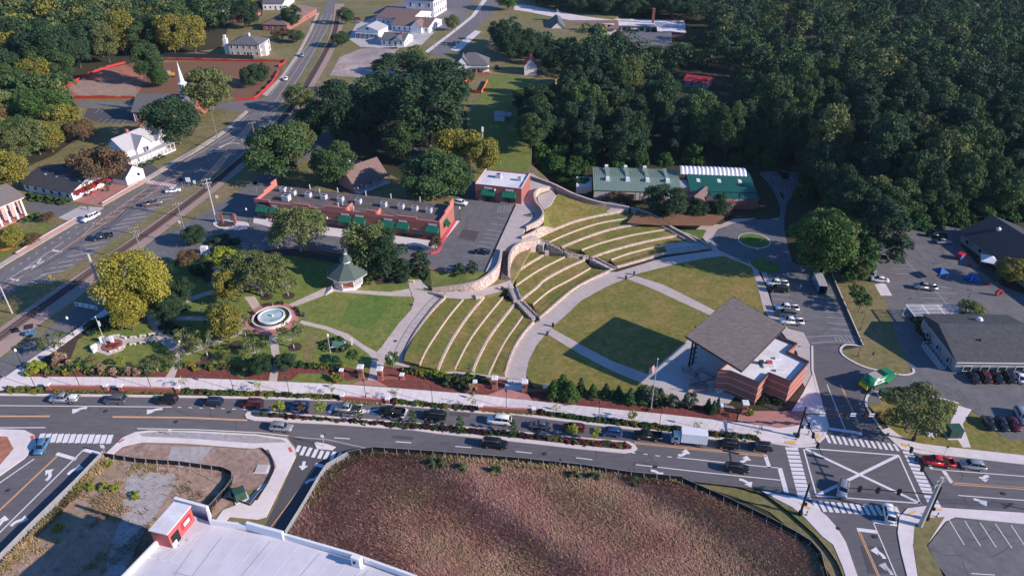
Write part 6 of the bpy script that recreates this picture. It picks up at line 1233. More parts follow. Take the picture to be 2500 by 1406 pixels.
mat('headlamp',(.75,.76,.78),rough=.15);mat('taillamp',(.40,.012,.015),rough=.25);mat('trim',(.02,.02,.022),rough=.6);mat('bed_liner',(.02,.02,.02),rough=.9);mat('box_white',(.74,.74,.76),(.68,.68,.70),scale=.6,rough=.5)
mat('car_glass',(.012,.018,.022),rough=.05,spec=.7)
def loft(st):
 """car body from stations (x, half width, z bottom, z belt)"""
 mb=MB();n=8;vs=[]
 for x,w,zb,zt in st:
  vs+=[(x,-w*.9,zb),(x,-w,zb+.18),(x,-w,zt-.16),(x,-w*.87,zt),(x,w*.87,zt),(x,w,zt-.16),(x,w,zb+.18),(x,w*.9,zb)]
 fs=[]
 for k in range(len(st)-1):
  for i in range(n):fs.append((k*n+i,k*n+(i+1)%n,(k+1)*n+(i+1)%n,(k+1)*n+i))
 fs+=[tuple(range(n))[::-1],tuple((len(st)-1)*n+i for i in range(n))]
 mb.add(vs,fs);return mb
def finish(mb,name,m,bev=0.05,smooth=True):
 me=mb.mesh(name,m);bm=bmesh.new();bm.from_mesh(me);bmesh.ops.recalc_face_normals(bm,faces=bm.faces)
 if bev:bmesh.ops.bevel(bm,geom=[e for e in bm.edges if e.is_manifold and e.calc_face_angle(0)>.5],offset=bev,segments=2,affect='EDGES',clamp_overlap=True)
 for f in bm.faces:f.smooth=smooth
 bm.to_mesh(me);bm.free();return me
VEH={}
def make_vehicle(kind,L,W,H,belt,gc,cab,hood,bed=None,wb=.30,wr=.36,boxy=0.0,rails=False):
 """gc ground clearance; cab=(windscreen foot, roof front, roof rear, rear foot) as x fractions of L from the front"""
 X=lambda f:L/2-f*L;w=W/2;parts=[]
 cf,rf,rr,cr=cab
 st=[(X(0),w*.84,gc+.18,hood*.74),(X(.03),w*.93,gc+.05,hood*.93),(X(.12),w*.99,gc,hood),(X(cf),w,gc,belt)]
 if bed is None:st+=[(X(.6),w,gc,belt),(X(.9),w*.99,gc,belt*(.99 if cr>.9 else .97)),(X(.975),w*.95,gc+.06,belt*.96),(X(1),w*.86,gc+.2,belt*.86)]
 else:st+=[(X(bed),w,gc,belt),(X(bed+.005),w,gc,belt*.66),(X(.985),w*.98,gc+.08,belt*.66),(X(1),w*.95,gc+.2,belt*.64)]
 parts.append(('body',finish(loft(st),'body',PAINT['white']),True,None))
 wb_,wt=w*.85,w*(.70+.1*boxy)
 z0=belt-.02;g=MB()
 g.add([(X(cf),-wb_,z0),(X(cf),wb_,z0),(X(cr),wb_,z0),(X(cr),-wb_,z0),(X(rf),-wt,H-.07),(X(rf),wt,H-.07),(X(rr),wt,H-.07),(X(rr),-wt,H-.07)],[(0,3,2,1),(4,5,6,7),(0,1,5,4),(1,2,6,5),(2,3,7,6),(3,0,4,7)])
 parts.append(('window_glass',finish(g,'window_glass','car_glass',0,False),False,None))
 rp=MB();rp.add([(X(rf)+.03,-wt-.02,H-.10),(X(rf)+.03,wt+.02,H-.10),(X(rr)-.03,wt+.02,H-.10),(X(rr)-.03,-wt-.02,H-.10),(X(rf)-.12,-wt+.09,H),(X(rf)-.12,wt-.09,H),(X(rr)+.10,wt-.09,H),(X(rr)+.10,-wt+.09,H)],[(0,3,2,1),(4,5,6,7),(0,1,5,4),(1,2,6,5),(2,3,7,6),(3,0,4,7)])
 parts.append(('roof',finish(rp,'roof',PAINT['white'],.03),True,None))
 for nm,fb,ft in(('front_pillar',cf,rf),('middle_pillar',(cf+cr)/2+.01,(rf+rr)/2+.01),('rear_pillar',cr,rr))+((('rear_pillar',cr-.13,rr-.02),)if kind in('suv','bigsuv','jeep')else()):
  for s in(-1,1):
   p=MB();p.tube((X(fb),s*wb_*1.005,z0),(X(ft),s*wt*1.01,H-.08),.055,.045,4);parts.append((nm,p.mesh(nm,PAINT['white']),True,None))
 for s in(-1,1):
  p=MB().box(X(.045),X(.015),s*w*.62-.18,s*w*.62+.18,hood*.62,hood*.80);parts.append(('headlight',p.mesh('headlight','headlamp'),False,None))
  zt=belt*.80 if bed is None else belt*.72
  p=MB().box(X(1)-.015,X(.965),s*w*.78-.10,s*w*.78+.10,zt-.22,zt+.06);parts.append(('taillight',p.mesh('taillight','taillamp'),False,None))
  p=MB().box(X(cf+.045),X(cf+.03),s*(w+.12)-.08,s*(w+.12)+.08,belt-.02,belt+.14);parts.append(('mirror',p.mesh('mirror',PAINT['white']),True,None))
 p=MB().box(X(.004)+.02,X(.03),-w*.42,w*.42,gc+.2,hood*.68);parts.append(('grille',p.mesh('grille','trim'),False,None))
 p=MB().box(X(1)-.04,X(.98),-w*.4,w*.4,gc+.35,gc+.5);parts.append(('bumper',p.mesh('bumper','trim'),False,None))
 if bed is not None:
  for s in(-1,1):
   p=MB().box(X(1),X(bed),s*w*.95-.07,s*w*.95+.07,belt*.62,belt*.98);parts.append(('bed_side',finish(p,'bed_side',PAINT['white'],.02),True,None))
  p=MB().box(X(1)-.02,X(.985),-w*.93,w*.93,belt*.5,belt*.97);parts.append(('tailgate',finish(p,'tailgate',PAINT['white'],.02),True,None))
  p=MB().box(X(.984),X(bed+.004),-w*.87,w*.87,belt*.66,belt*.70);parts.append(('bed_floor',p.mesh('bed_floor','bed_liner'),False,None))
 if rails:
  for s in(-1,1):
   p=MB().tube((X(rf+.03),s*wt*.93,H+.04),(X(rr-.03),s*wt*.93,H+.04),.03,.03,5);parts.append(('roof_rail',p.mesh('roof_rail','rim'),False,None))
 wl=[]
 for f in(wb*.58,1-wb*.66):
  for s in(-1,1):
   wl.append((X(f),s*(w-.10)))
 ty=MB();n=14;rads=[(wr*.86,-.13),(wr,-.10),(wr,.10),(wr*.86,.13)];vs=[]
 for r_,y in rads:
  for i in range(n):a=2*math.pi*i/n;vs.append((r_*math.cos(a),y,r_*math.sin(a)))
 ty.add(vs,[(k*n+i,k*n+(i+1)%n,(k+1)*n+(i+1)%n,(k+1)*n+i)for k in range(3)for i in range(n)]+[tuple(range(n))[::-1],tuple(3*n+i for i in range(n))])
 tm=ty.mesh('wheel','tyre',True)
 rm=MB()
 for s in(-1,1):
  k=len(rm.v);rm.add([(wr*.60*math.cos(2*math.pi*i/10),s*.14,wr*.60*math.sin(2*math.pi*i/10))for i in range(10)],[tuple(range(10))if s<0 else tuple(range(10))[::-1]])
 VEH[kind]=(parts,tm,rm.mesh('rim','rim'),wl,wr,L,W,H)
make_vehicle('sedan',4.85,1.86,1.46,.92,.22,(.29,.43,.72,.88),.82,wb=.33)
make_vehicle('hatch',4.25,1.80,1.50,.95,.20,(.24,.38,.82,.97),.85,wb=.33)
make_vehicle('suv',4.70,1.90,1.70,1.08,.26,(.25,.36,.86,.97),.98,wb=.34,rails=True)
make_vehicle('bigsuv',5.30,2.05,1.92,1.20,.30,(.25,.34,.90,.98),1.12,wb=.33,wr=.40,rails=True,boxy=.4)
make_vehicle('jeep',4.60,1.88,1.88,1.16,.34,(.34,.38,.94,.965),1.10,wb=.33,wr=.42,boxy=1.0)
make_vehicle('pickup',5.90,2.05,1.94,1.24,.36,(.25,.34,.56,.60),1.16,bed=.615,wb=.33,wr=.41)
NV=[0]
def vehicle(kind,c,front,col,label,cat='car',name=None,lvl='t',off=.05,rims=None):
 """c, front: pixels of the middle of the vehicle on the ground and of a point ahead of it"""
 P=tp(c[0],c[1],lvl);Q=tp(front[0],front[1],lvl);d=Q-P;rz=math.atan2(d.y,d.x)
 parts,tm,rm,wl,wr,L,W,H=VEH[kind]
 nm=name or{'pickup':'pickup_truck','sedan':'sedan','hatch':'hatchback','suv':'suv','bigsuv':'suv','jeep':'off_road_car'}[kind]
 t=thing(nm,label,cat if kind!='pickup' else 'pickup',P+Vector((0,0,off)),rz)
 dx=.75*(hs(math.cos(rz),math.sin(rz)))*.1
 hp=hgt(P.x+d.normalized().x,P.y+d.normalized().y)-hgt(P.x-d.normalized().x,P.y-d.normalized().y)if lvl=='t' else 0
 t.rotation_euler=(0,-math.atan2(hp,2),rz)
 for n,me,pt,_ in parts:
  o=link(n,me,t)
  if pt:o.material_slots[0].link='OBJECT';o.material_slots[0].material=PAINT[col]
 for x,y in wl:
  o=link('wheel',tm,t,(x,y,wr));q=link('rim',rm,o)
  if rims:q.material_slots[0].link='OBJECT';q.material_slots[0].material=MATS[rims]
 return t
def qv(kind,x,y,col,label,**k):return vehicle(kind,(x,y),(x-60,y-5.5 if x>800 else y-1.5),col,label,**k)
t1=qv('pickup',160,979,'silver','silver pickup with a cargo of boxes at the left end of the queue')
for a in((-2.5,-1.3,-.6,.5,1.0,1.5),(-1.4,-.9,-.5,.2,1.0,1.35)):bx(t1,'cargo','white',*a[:2],*a[2:4],*a[4:])
qv('suv',284,981,'grey','grey crossover second from the left in the queue')
qv('jeep',409,982,'black','boxy black off road car in the queue',rims='rim_dark')
qv('suv',519,987,'navy','very dark blue estate car in the queue behind the black off road car')
qv('suv',617,990,'maroon','dark wine red crossover in the queue left of the median tip')
qv('suv',729,996,'blue','deep blue crossover in the queue behind the yellow median tree')
qv('pickup',850,1003,'silver','silver pickup waiting at the first stop bar of the queue')
qv('pickup',956,1011,'black','black pickup with covered bed at the second stop bar of the queue')
qv('bigsuv',1060,1020,'black','black sport utility car between the black pickup and the white one')
qv('bigsuv',1219,1032,'white','large white sport utility car in the queue')
qv('sedan',1318,1043,'grey','dark grey sedan in the queue')
qv('suv',1400,1050,'maroon','maroon sport utility car behind the small yellow median tree')
qv('suv',1491,1060,'blue','bright blue crossover in the queue')
qv('pickup',1580,1069,'black','black open bed pickup in front of the white box truck')
qv('suv',1776,1090,'black','black crossover behind the white box truck')
qv('suv',1856,1096,'black','last black car of the queue by the corner')
vehicle('suv',(688,1048),(748,1053),'silver','silver crossover driving right beside the median',rims=None)
vehicle('bigsuv',(1208,1089),(1268,1095),'black','black sport utility car driving right above the tan field')
vehicle('suv',(1798,1148),(1858,1155),'black','black crossover in the right turn approach')
vehicle('suv',(2056,1199),(2051,1222),'silver','silver crossover turning inside the yellow box junction')
vehicle('suv',(2168,1258),(2164,1236),'white','white crossover with black glass roof on the lower crosswalk')
vehicle('pickup',(2288,1133),(2228,1126),'red','bright red pickup waiting at the right hand crosswalk')
vehicle('suv',(2372,1141),(2312,1134),'silver','silver crossover waiting behind the red pickup')
vehicle('hatch',(105,1094),(92,1116),'lightblue','light blue hatchback turning at the left crosswalk')
vehicle('pickup',(223,536),(205,545),'white','white pickup driving down the left road')
vehicle('pickup',(374,501),(400,497),'tan','tan pickup parked by the railway')
vehicle('pickup',(250,583),(224,588),'navy','navy pickup parked by the railway beside the golden tree')
vehicle('sedan',(424,469),(450,466),'white','white sedan parked near the striped crosswalk')
vehicle('hatch',(698,196),(694,204),'white','small white car on the left road nearest the church street')
vehicle('suv',(738,138),(735,145),'silver','small pale car further up the left road')
vehicle('suv',(288,432),(300,426),'navy','dark car parked behind the brown oak by the restaurant')
vehicle('sedan',(1176,619),(1150,617),'navy','dark blue sedan parked alone in the retail lot',lvl=HT,off=.06)
vehicle('suv',(1124,500),(1146,503),'white','white crossover at the right end of the shop row',lvl=HT,off=.06)
for k,x,y,c_,lb in(('pickup',1896,697,'white','white pickup beside the blue trailer'),('bigsuv',1899,711,'black','black car below the white pickup next to the trailer'),('pickup',1920,757,'white','upper white pickup behind the stage roof'),('bigsuv',1918,771,'grey','dark grey car squeezed between two white pickups'),('pickup',1931,790,'white','lower white pickup behind the stage roof')):
 vehicle(k,(x,y),(x-30,y-2),c_,lb,lvl=0)
vehicle('bigsuv',(1910,431),(1902,424),'black','left one of two dark cars parked below the woods',lvl=0);vehicle('bigsuv',(1962,436),(1954,428),'darkgreen','right one of two dark cars parked below the woods',lvl=0)
vehicle('pickup',(2284,579),(2262,576),'black','black pickup beside the dark roofed building',lvl=0);vehicle('sedan',(2302,594),(2322,594),'silver','silver green sedan parked below the black pickup',lvl=0)
vehicle('sedan',(2146,687),(2120,684),'white','white sedan parked alone at the side lot entrance',lvl=0);vehicle('suv',(2127,659),(2131,650),'black','black car half hidden by the vine tree',lvl=0);vehicle('sedan',(2128,672),(2132,664),'silver','silver car half hidden below the vine tree',lvl=0)
vehicle('pickup',(2257,706),(2230,703),'silver','silver grey pickup alone in the side lot',lvl=0)
for i,(x,c_,lb)in enumerate(((2374,'black','black car at the left end of the row below the clinic'),(2402,'maroon','maroon car second in the row below the clinic'),(2431,'black','black car third in the row below the clinic'),(2460,'black','black car fourth in the row below the clinic'),(2487,'white','white car near the right end of the row below the clinic'),(2512,'black','black car cut by the right edge below the clinic'))):
 vehicle('suv' if i%2 else 'sedan',(x,924),(x-12,903),c_,lb,lvl=0)
for i,(x,y,c_,lb)in enumerate(((2412,1038,'black','black car at the left end of the lower row at the right edge'),(2444,1040,'black','second black car of the lower row at the right edge'),(2473,1040,'maroon','maroon car of the lower row at the right edge'),(2492,1022,'silver','silver van like car behind the lower row at the right edge'))):
 vehicle('hatch' if i<3 else 'bigsuv',(x,y),(x+12,y+22),c_,lb,lvl=0)
vehicle('sedan',(1580,90),(1580,97),'white','left one of two small white cars by the flat roofed building',lvl=0);vehicle('sedan',(1593,91),(1593,98),'white','right one of two small white cars by the flat roofed building',lvl=0);vehicle('suv',(1621,119),(1612,118),'white','white car below the brick wing at the top',lvl=0)
vehicle('suv',(873,49),(883,48),'maroon','red car in the white shop yard');vehicle('sedan',(872,57),(882,57),'silver','silver car in the white shop yard');vehicle('suv',(1212,168),(1213,160),'black','dark car beside the white farmhouse')
P=T(1680,1081);Q=T(1620,1075);d=Q-P;t=thing('box_truck','white box truck standing in the queue before the corner','truck',P+Vector((0,0,.05)),math.atan2(d.y,d.x))
MB().box(-3.6,1.7,-1.15,1.15,1.0,3.35,.03).build('cargo_box','box_white',t)
cabm=MB();cabm.add([(1.85,-1.0,.5),(3.55,-1.0,.5),(3.6,-1.0,1.35),(3.15,-.92,2.35),(1.85,-.92,2.4),(1.85,1.0,.5),(3.55,1.0,.5),(3.6,1.0,1.35),(3.15,.92,2.35),(1.85,.92,2.4)],[(0,1,2,3,4),(9,8,7,6,5),(0,5,6,1),(1,6,7,2),(2,7,8,3),(3,8,9,4),(4,9,5,0)])
link('cab',finish(cabm,'cab','box_white',.06),t)
MB().add([(3.62,-.85,1.42),(3.62,.85,1.42),(3.2,.8,2.25),(3.2,-.8,2.25)],[(0,1,2,3)]).build('windscreen','car_glass',t)
for s in(-1,1):
 bx(t,'side_window','car_glass',2.3,3.1,s*.99-.03,s*.99+.03,1.4,2.1);bx(t,'headlight','headlamp',3.5,3.64,s*.75-.15,s*.75+.15,.75,.95);bx(t,'taillight','taillamp',-3.64,-3.58,s*.9-.1,s*.9+.1,.8,1.0)
bx(t,'chassis','trim',-3.4,3.2,-.5,.5,.45,1.0)
for x in(-2.4,2.7):
 for s in(-1,1):
  o=link('wheel',VEH['pickup'][1],t,(x,s*.95,.41));link('rim',VEH['pickup'][2],o)
P=Z(2140,938,0);Q=Z(2190,918,0);d=Q-P;t=thing('refuse_truck','green refuse truck with yellow tail and white side panel turning from the street','truck',P+Vector((0,0,.05)),math.atan2(d.y,d.x))
mat('refuse_yellow',(.62,.50,.02),rough=.5)
b_=MB();b_.add([(-4.6,-1.25,.9),(1.4,-1.25,.9),(1.4,-1.25,3.0),(-3.4,-1.25,3.5),(-4.6,-1.25,2.2),(-4.6,1.25,.9),(1.4,1.25,.9),(1.4,1.25,3.0),(-3.4,1.25,3.5),(-4.6,1.25,2.2)],[(0,1,2,3,4),(9,8,7,6,5),(0,5,6,1),(1,6,7,2),(2,7,8,3),(3,8,9,4),(4,9,5,0)])
link('hopper',finish(b_,'hopper',PAINT['green'],.05),t)
bx(t,'tailgate','refuse_yellow',-4.85,-4.55,-1.15,1.15,.9,1.9);bx(t,'tail_window','trim',-4.4,-4.0,-.9,.9,2.62,2.66)
bx(t,'side_panel','box_white',-3.0,.4,-1.32,-1.24,1.6,2.8);bx(t,'roof_cover','grey_siding',-3.3,-.6,-1.0,1.0,3.35,3.45);bx(t,'hopper_opening','trim',-.3,1.3,-1.0,1.0,3.05,3.2)
bx(t,'cab',PAINT['green'],1.5,3.4,-1.2,1.2,.7,2.9);bx(t,'windscreen','car_glass',3.38,3.44,-1.0,1.0,1.6,2.6)
bx(t,'fork_arm',PAINT['green'],0,4.3,1.25,1.5,2.2,2.6);bx(t,'fork_arm',PAINT['green'],0,4.3,-1.5,-1.33,2.2,2.6);bx(t,'chassis','trim',-4.2,3.2,-.6,.6,.5,.9)
for x in(-3.0,-1.9,2.5):
 for s in(-1,1):
  o=link('wheel',VEH['pickup'][1],t,(x,s*1.05,.45));link('rim',VEH['pickup'][2],o)
text3(t,'WM',.9,(-1.3,-1.34,1.85),(R(90),0,0),'darkpanel' if 'darkpanel' in MATS else 'dark_metal','emblem')
P=Z(1998,704,0);Q=Z(1988,680,0);d=Q-P;t=thing('trailer','blue sided enclosed trailer with grey roof and open tailgate','trailer',P+Vector((0,0,.04)),math.atan2(d.y,d.x))
bx(t,'side_wall',PAINT['lightblue'],-3.6,3.4,1.05,1.15,.6,2.9);bx(t,'side_wall',PAINT['lightblue'],-3.6,3.4,-1.15,-1.05,.6,2.9);bx(t,'roof','grey_siding',-3.6,3.4,-1.15,1.15,2.9,3.0);bx(t,'front_wall',PAINT['lightblue'],3.3,3.4,-1.05,1.05,.6,2.9);bx(t,'floor','trim',-3.6,3.4,-1.05,1.05,.5,.6);bx(t,'hitch','trim',3.4,4.6,-.1,.1,.5,.65)
for x in(-.6,.4):
 for s in(-1,1):
  o=link('wheel',VEH['sedan'][1],t,(x,s*1.2,.36));link('rim',VEH['sedan'][2],o)
  # ------------------------------------------------------------ tall grass field, fences, furniture
mat('field_soil',(.27,.16,.13),(.34,.21,.175),(.20,.16,.07),scale=.25,scale3=.05,rough=1,bump=.8,bscale=2,f3=.8)
leafmat('field_grass',(.50,.30,.24),(.34,.155,.135),(.27,.245,.10),isl=.42,rnd=0)
for nd in MATS['field_grass'].node_tree.nodes:
 if nd.type=='TEX_NOISE':nd.inputs['Scale'].default_value={.35:.11,.15:.06}.get(round(nd.inputs['Scale'].default_value,2),.1)
leafmat('weed_grass',(.30,.22,.09),(.40,.27,.16),(.13,.16,.04),isl=.4,rnd=0)
mat('fence_fabric',(.010,.010,.011),(.016,.016,.018),scale=2,rough=.8);mat('silt_black',(.016,.014,.014),rough=.9);mat('red_fabric',(.46,.04,.035),(.34,.03,.03),scale=1.5,rough=.8);mat('orange_fabric',(.60,.13,.05),rough=.8)
mat('grey_fabric',(.20,.20,.21),(.26,.26,.27),scale=2,rough=.85)
def blades(name,poly,n,hgts,width,m,off=0.0,dens=None,flow=1.0,kind='stuff',label=None,cat=None,lean=(.5,1.0),jit=.9):
 W_=poly;PP=[(p.x,p.y)for p in W_];xs=[p[0]for p in PP];ys=[p[1]for p in PP]
 A=np.random.default_rng(5);k=int(n*1.9);X=A.uniform(min(xs),max(xs),k);Y_=A.uniform(min(ys),max(ys),k)
 Pa=np.array(PP);ins=np.zeros(k,bool);j=len(Pa)-1
 for i in range(len(Pa)):
  c1=(Pa[i,1]>Y_)!=(Pa[j,1]>Y_);xi=(Pa[j,0]-Pa[i,0])*(Y_-Pa[i,1])/(Pa[j,1]-Pa[i,1]+1e-12)+Pa[i,0];ins^=c1&(X<xi);j=i
 if dens is not None:ins&=A.uniform(0,1,k)<dens(X,Y_)
 X=X[ins][:n];Y_=Y_[ins][:n];n=len(X)
 Zb=np.clip(.075*(-.5736*X+.8192*Y_-100),0,HT)+off
 h=A.uniform(*hgts,n);ang=flow*(2.2*np.sin(X*.11+1.3*np.sin(Y_*.07))+1.7*np.cos(Y_*.13+X*.05))+A.normal(0,jit,n)
 le=A.uniform(*lean,n)*h;dx,dy=np.cos(ang),np.sin(ang);wx,wy=-dy*width*.5,dx*width*.5
 f=A.uniform(.6,1.4,n);wx=wx*f;wy=wy*f
 B=np.stack([X,Y_,Zb],1);Md=B+np.stack([dx*le*.35,dy*le*.35,h*.62],1);Tp=B+np.stack([dx*le,dy*le,h*.92],1);Wd=np.stack([wx,wy,0*wx],1)
 V=np.stack([B-Wd,B+Wd,Md+Wd*.8,Md-Wd*.8,Tp],1).reshape(-1,3)
 i0=np.arange(n,dtype=np.int32)*5;lp=np.stack([i0,i0+1,i0+2,i0+3,i0+3,i0+2,i0+4],1).ravel()
 me=bpy.data.meshes.new(name);me.vertices.add(5*n);me.vertices.foreach_set('co',V.ravel());me.loops.add(7*n);me.loops.foreach_set('vertex_index',lp.astype(np.int32));me.polygons.add(2*n)
 ls=np.stack([np.arange(n)*7,np.arange(n)*7+4],1).ravel().astype(np.int32);lt=np.tile(np.array([4,3],np.int32),n)
 me.polygons.foreach_set('loop_start',ls);me.polygons.foreach_set('loop_total',lt);me.materials.append(M(m));me.update();me.validate()
 return setp(link(name,me),label,cat,None,kind)
FP=TW("850,1116 904,1103 1027,1111 1260,1129 1419,1146 1534,1164 1665,1176 1740,1206 1840,1260 1940,1314 1992,1352 2004,1400 2040,1520 700,1560 640,1400 700,1306 745,1236 783,1168 800,1146")
sheet('field',FP,'field_soil',.015)
blades('tall_dry_grass',FP,210000,(.25,.62),.085,'field_grass',label='tall tan and mauve dry grass filling the fenced field',cat='grass')
blades('field_weeds',FP,16000,(.3,.75),.10,'weed_grass',dens=lambda x,y:np.clip(.04+.016*(x-14)+.22*np.sin(x*.22+np.sin(y*.3))*np.sin(y*.25),0,.8),label='olive weeds mixed into the dry field',cat='weeds')
blades('fence_weeds',TW("850,1116 904,1103 1027,1111 1260,1129 1419,1146 1534,1164 1665,1176 1680,1190 1534,1178 1419,1160 1260,1142 1027,1124 910,1116 830,1150 760,1250 745,1240 783,1168"),7000,(.5,1.0),.2,'weed_grass',label='green and yellow weeds along the field fence',cat='weeds')
VL=TW("252,1120 340,1132 440,1138 545,1152 570,1175 520,1250 400,1400 300,1500 -200,1500 0,1388 120,1266")
blades('lot_weeds',VL,26000,(.12,.5),.12,'weed_grass',.05,dens=lambda x,y:np.clip(1.6*(np.sin(x*.35+1.2*np.sin(y*.27))*np.cos(y*.31+.7*np.sin(x*.21))+.45*np.sin(x*1.3+y*.9)*np.sin(y*1.7-x*.6)-.05),.03,1),label='patches of tan weeds on the vacant lot',cat='weeds')
VE=TW("252,1120 275,1126 180,1225 60,1340 -40,1430 -80,1430 0,1385 120,1263")
blades('lot_edge_weeds',VE,9000,(.4,1.0),.17,'weed_grass',.05,label='weeds along the inside of the vacant lot fence',cat='weeds')
# --- construction fences
def fence(label,pts,h,m,step=2.4,brace=1,frame='galv',group=None,zs=None,posts=True,wob=0.0):
 P=resamp(pts,max(2,int(plen(pts)/step)+1));t=thing('fence',label,'fence')
 HS=[h*(1+random.uniform(-wob,wob))for _ in P]
 for i_,(a,b)in enumerate(zip(P[:-1],P[1:])):
  mb=MB();mb.add([(a.x,a.y,a.z),(b.x,b.y,b.z),(b.x,b.y,b.z+HS[i_+1]),(a.x,a.y,a.z+HS[i_])],[(0,1,2,3)]);mb.build('fabric_panel',m,t)
  if posts:
   mb=MB();mb.tube(a,a+Vector((0,0,h+.05)),.035,n=4);mb.build('post',frame,t)
   mb=MB();mb.tube(a+Vector((0,0,h)),b+Vector((0,0,h)),.03,n=4);mb.build('top_rail',frame,t)
  if brace:
   d=(b-a).normalized();nn=Vector((-d.y,d.x,0))*brace
   mb=MB();mb.tube(a+Vector((0,0,h*.85)),a+nn*1.3+d*.5,.03,n=4);mb.tube(a+nn*1.3+d*.5,b+nn*.15+Vector((0,0,.1)),.025,n=4);mb.build('brace',frame,t)
 return t
fence('black fabric fence with steel braces along the top of the dry field',TW("850,1114 904,1101 1027,1109 1260,1127 1419,1144 1534,1162 1665,1174"),1.35,'fence_fabric',2.4,-1)
fence('pale braced fence along the left side of the dry field',TW("850,1114 800,1142 783,1166 740,1240 698,1308"),1.35,'grey_fabric',2.2,1)
fence('pale braced fence between the left side street and the vacant lot',TW("256,1113 190,1182 80,1290 0,1372 -80,1445"),1.5,'grey_fabric',2.2,-1)
fence('black fabric fence along the top of the vacant lot',TW("256,1117 340,1130 440,1137 545,1151"),1.4,'fence_fabric',2.2,-1)
fence('black fabric fence bending round the green cabinet behind the parking deck',TW("545,1151 578,1166 560,1195 508,1252"),1.4,'fence_fabric',2.2,0)
fence('black silt fence slanting down the right side of the dry field',TW("1665,1176 1760,1217 1860,1264 1960,1317 1998,1345 2012,1400 2030,1460"),1.2,'fence_fabric',2.6,-1)
fence('low sagging black silt barrier beside the lower right sidewalk',TW("1690,1179 1800,1192 1870,1212 1915,1245 1950,1275 1990,1310 2020,1345 2045,1380 2060,1420"),.5,'silt_black',1.2,0,posts=False)
fence('low black silt barrier round the red soil corner',TW("640,1096 665,1120 672,1145 655,1180 628,1222"),.6,'silt_black',1.0,0,posts=False)
fence('short black fence behind the green cabinet pad',TW("552,1218 585,1226 612,1236 640,1200"),.8,'fence_fabric',1.6,0)
for lab,s in(('red fabric fence along the left of the depot',"164,213 205,190 246,172 307,155"),('red fabric fence along the back of the depot',"397,147 520,150 640,152 699,152 681,165"),('red fabric fence along the road side of the depot',"681,175 666,203 645,224 622,244 576,247"),('red fabric fence along the front of the depot',"184,242 260,241 328,240")):fence(lab,TW(s),1.15,'red_fabric',2.0,0,frame='red_fabric',wob=.35)
fence('orange netting fence round a small yard by the farmhouse',TW("1150,196 1128,208 1135,225 1175,230 1191,200"),1.4,'orange_fabric',3.0,0,frame='orange_fabric')
fence('long dark board fence behind the depot',TW("397,140 480,142 560,144 620,146"),2.2,'dark_metal',2.5,0,frame='dark_metal')
# --- small plants helpers
def sprinkle(key,pts,h,r,name,label,cat,group=None,lvl='t',jit=.15):
 for px,py in(PX(pts)if isinstance(pts,str)else pts):plant(key,tp(px,py,lvl),h*random.uniform(1-jit,1+jit),r*random.uniform(1-jit,1+jit),name,label,cat,group)
Z2=lambda s:zz(620,700,s);Z1=lambda s:zz(0,700,s);Z3=lambda s:zz(1240,700,s)
for key,q,h,r,lab in(('coneb','440,1045',4.5,2.2,'left bright cypress of the three beside the gate pillar'),('coneb','520,1030',5.6,2.4,'tallest bright cypress of the three beside the gate pillar'),('coneb','590,1070',4.8,2.4,'right bright cypress of the three beside the gate pillar'),('conedark','690,1025',4.6,1.3,'dark slim cypress next to the three bright ones'),('cone','805,1048',3.6,1.3,'first small cypress along the red mulch bed'),('conedark','930,1048',3.8,1.3,'second small cypress along the red mulch bed'),('conedark','1050,1070',3.8,1.3,'third small cypress along the red mulch bed'),('cone','1160,1108',4.2,1.4,'fourth small cypress along the red mulch bed'),('cone','1260,1085',4.2,1.9,'bushy cypress left of the flagpole'),('silver','1345,1110',4.8,2.2,'silvery tree behind the flagpole'),('conedark','1440,1110',4.2,1.7,'dark cypress right of the flagpole'),('silver','1570,1140',3.2,1.6,'left silvery shrub right of the flagpole'),('silver','1720,1150',4.2,1.9,'right silvery shrub right of the flagpole'),('conedark','1900,1180',3.4,.9,'left cypress of the three by the stage corner'),('conedark','1950,1205',3.6,.9,'middle cypress of the three by the stage corner'),('conedark','1990,1180',3.6,.8,'right cypress of the three by the stage corner')):
 p=zz(1240,700,q)[0];plant(key,Z(p[0],p[1],.05),h,r,'cypress' if key!='silver' else 'shrub',lab,'tree' if key!='silver' else 'shrub')
for key,q,h,r,lab in(('young','685,1016',4.4,1.7,'small yellow tree at the left end of the median'),('youngr','738,1016',4.0,1.2,'thin reddish tree in the median'),('young','784,1020',4.4,1.6,'second small yellow tree in the median'),('colum','881,1030',3.8,.65,'first columnar shrub of the median'),('colum','1009,1036',3.8,.9,'second columnar shrub of the median'),('colum','1124,1050',3.8,.9,'third columnar shrub of the median'),('colum','1252,1062',4.0,.9,'fourth columnar shrub of the median'),('young','1396,1071',4.2,1.5,'yellow tree in the median in front of the maroon car'),('young','1450,1078',3.8,1.4,'yellow tree in the median beside the blue crossover')):
 p=PX(q)[0];plant(key,T(*p),h,r,'tree' if key[0]=='y' else 'columnar_shrub',lab,'tree' if key[0]=='y' else 'shrub')
for i,q in enumerate(PX("454,948 635,957 812,966 966,977 1155,997 1357,1012 1540,1034 1700,1058 1846,1068")):
 plant('young' if i in(6,)else 'thin',T(*q),3.8,1.2,'sapling',['thin sapling at the left end of the planting strip','thin yellow sapling beside the left of the sidewalk lamps','thin sapling above the silver pickup','thin sapling right of the low brick wall','thin sapling above the first black sport utility car','thin sapling above the dark grey sedan','yellow bushy sapling above the maroon car','thin sapling above the box truck','thin sapling near the street corner'][i],'tree')
STRIP=[]
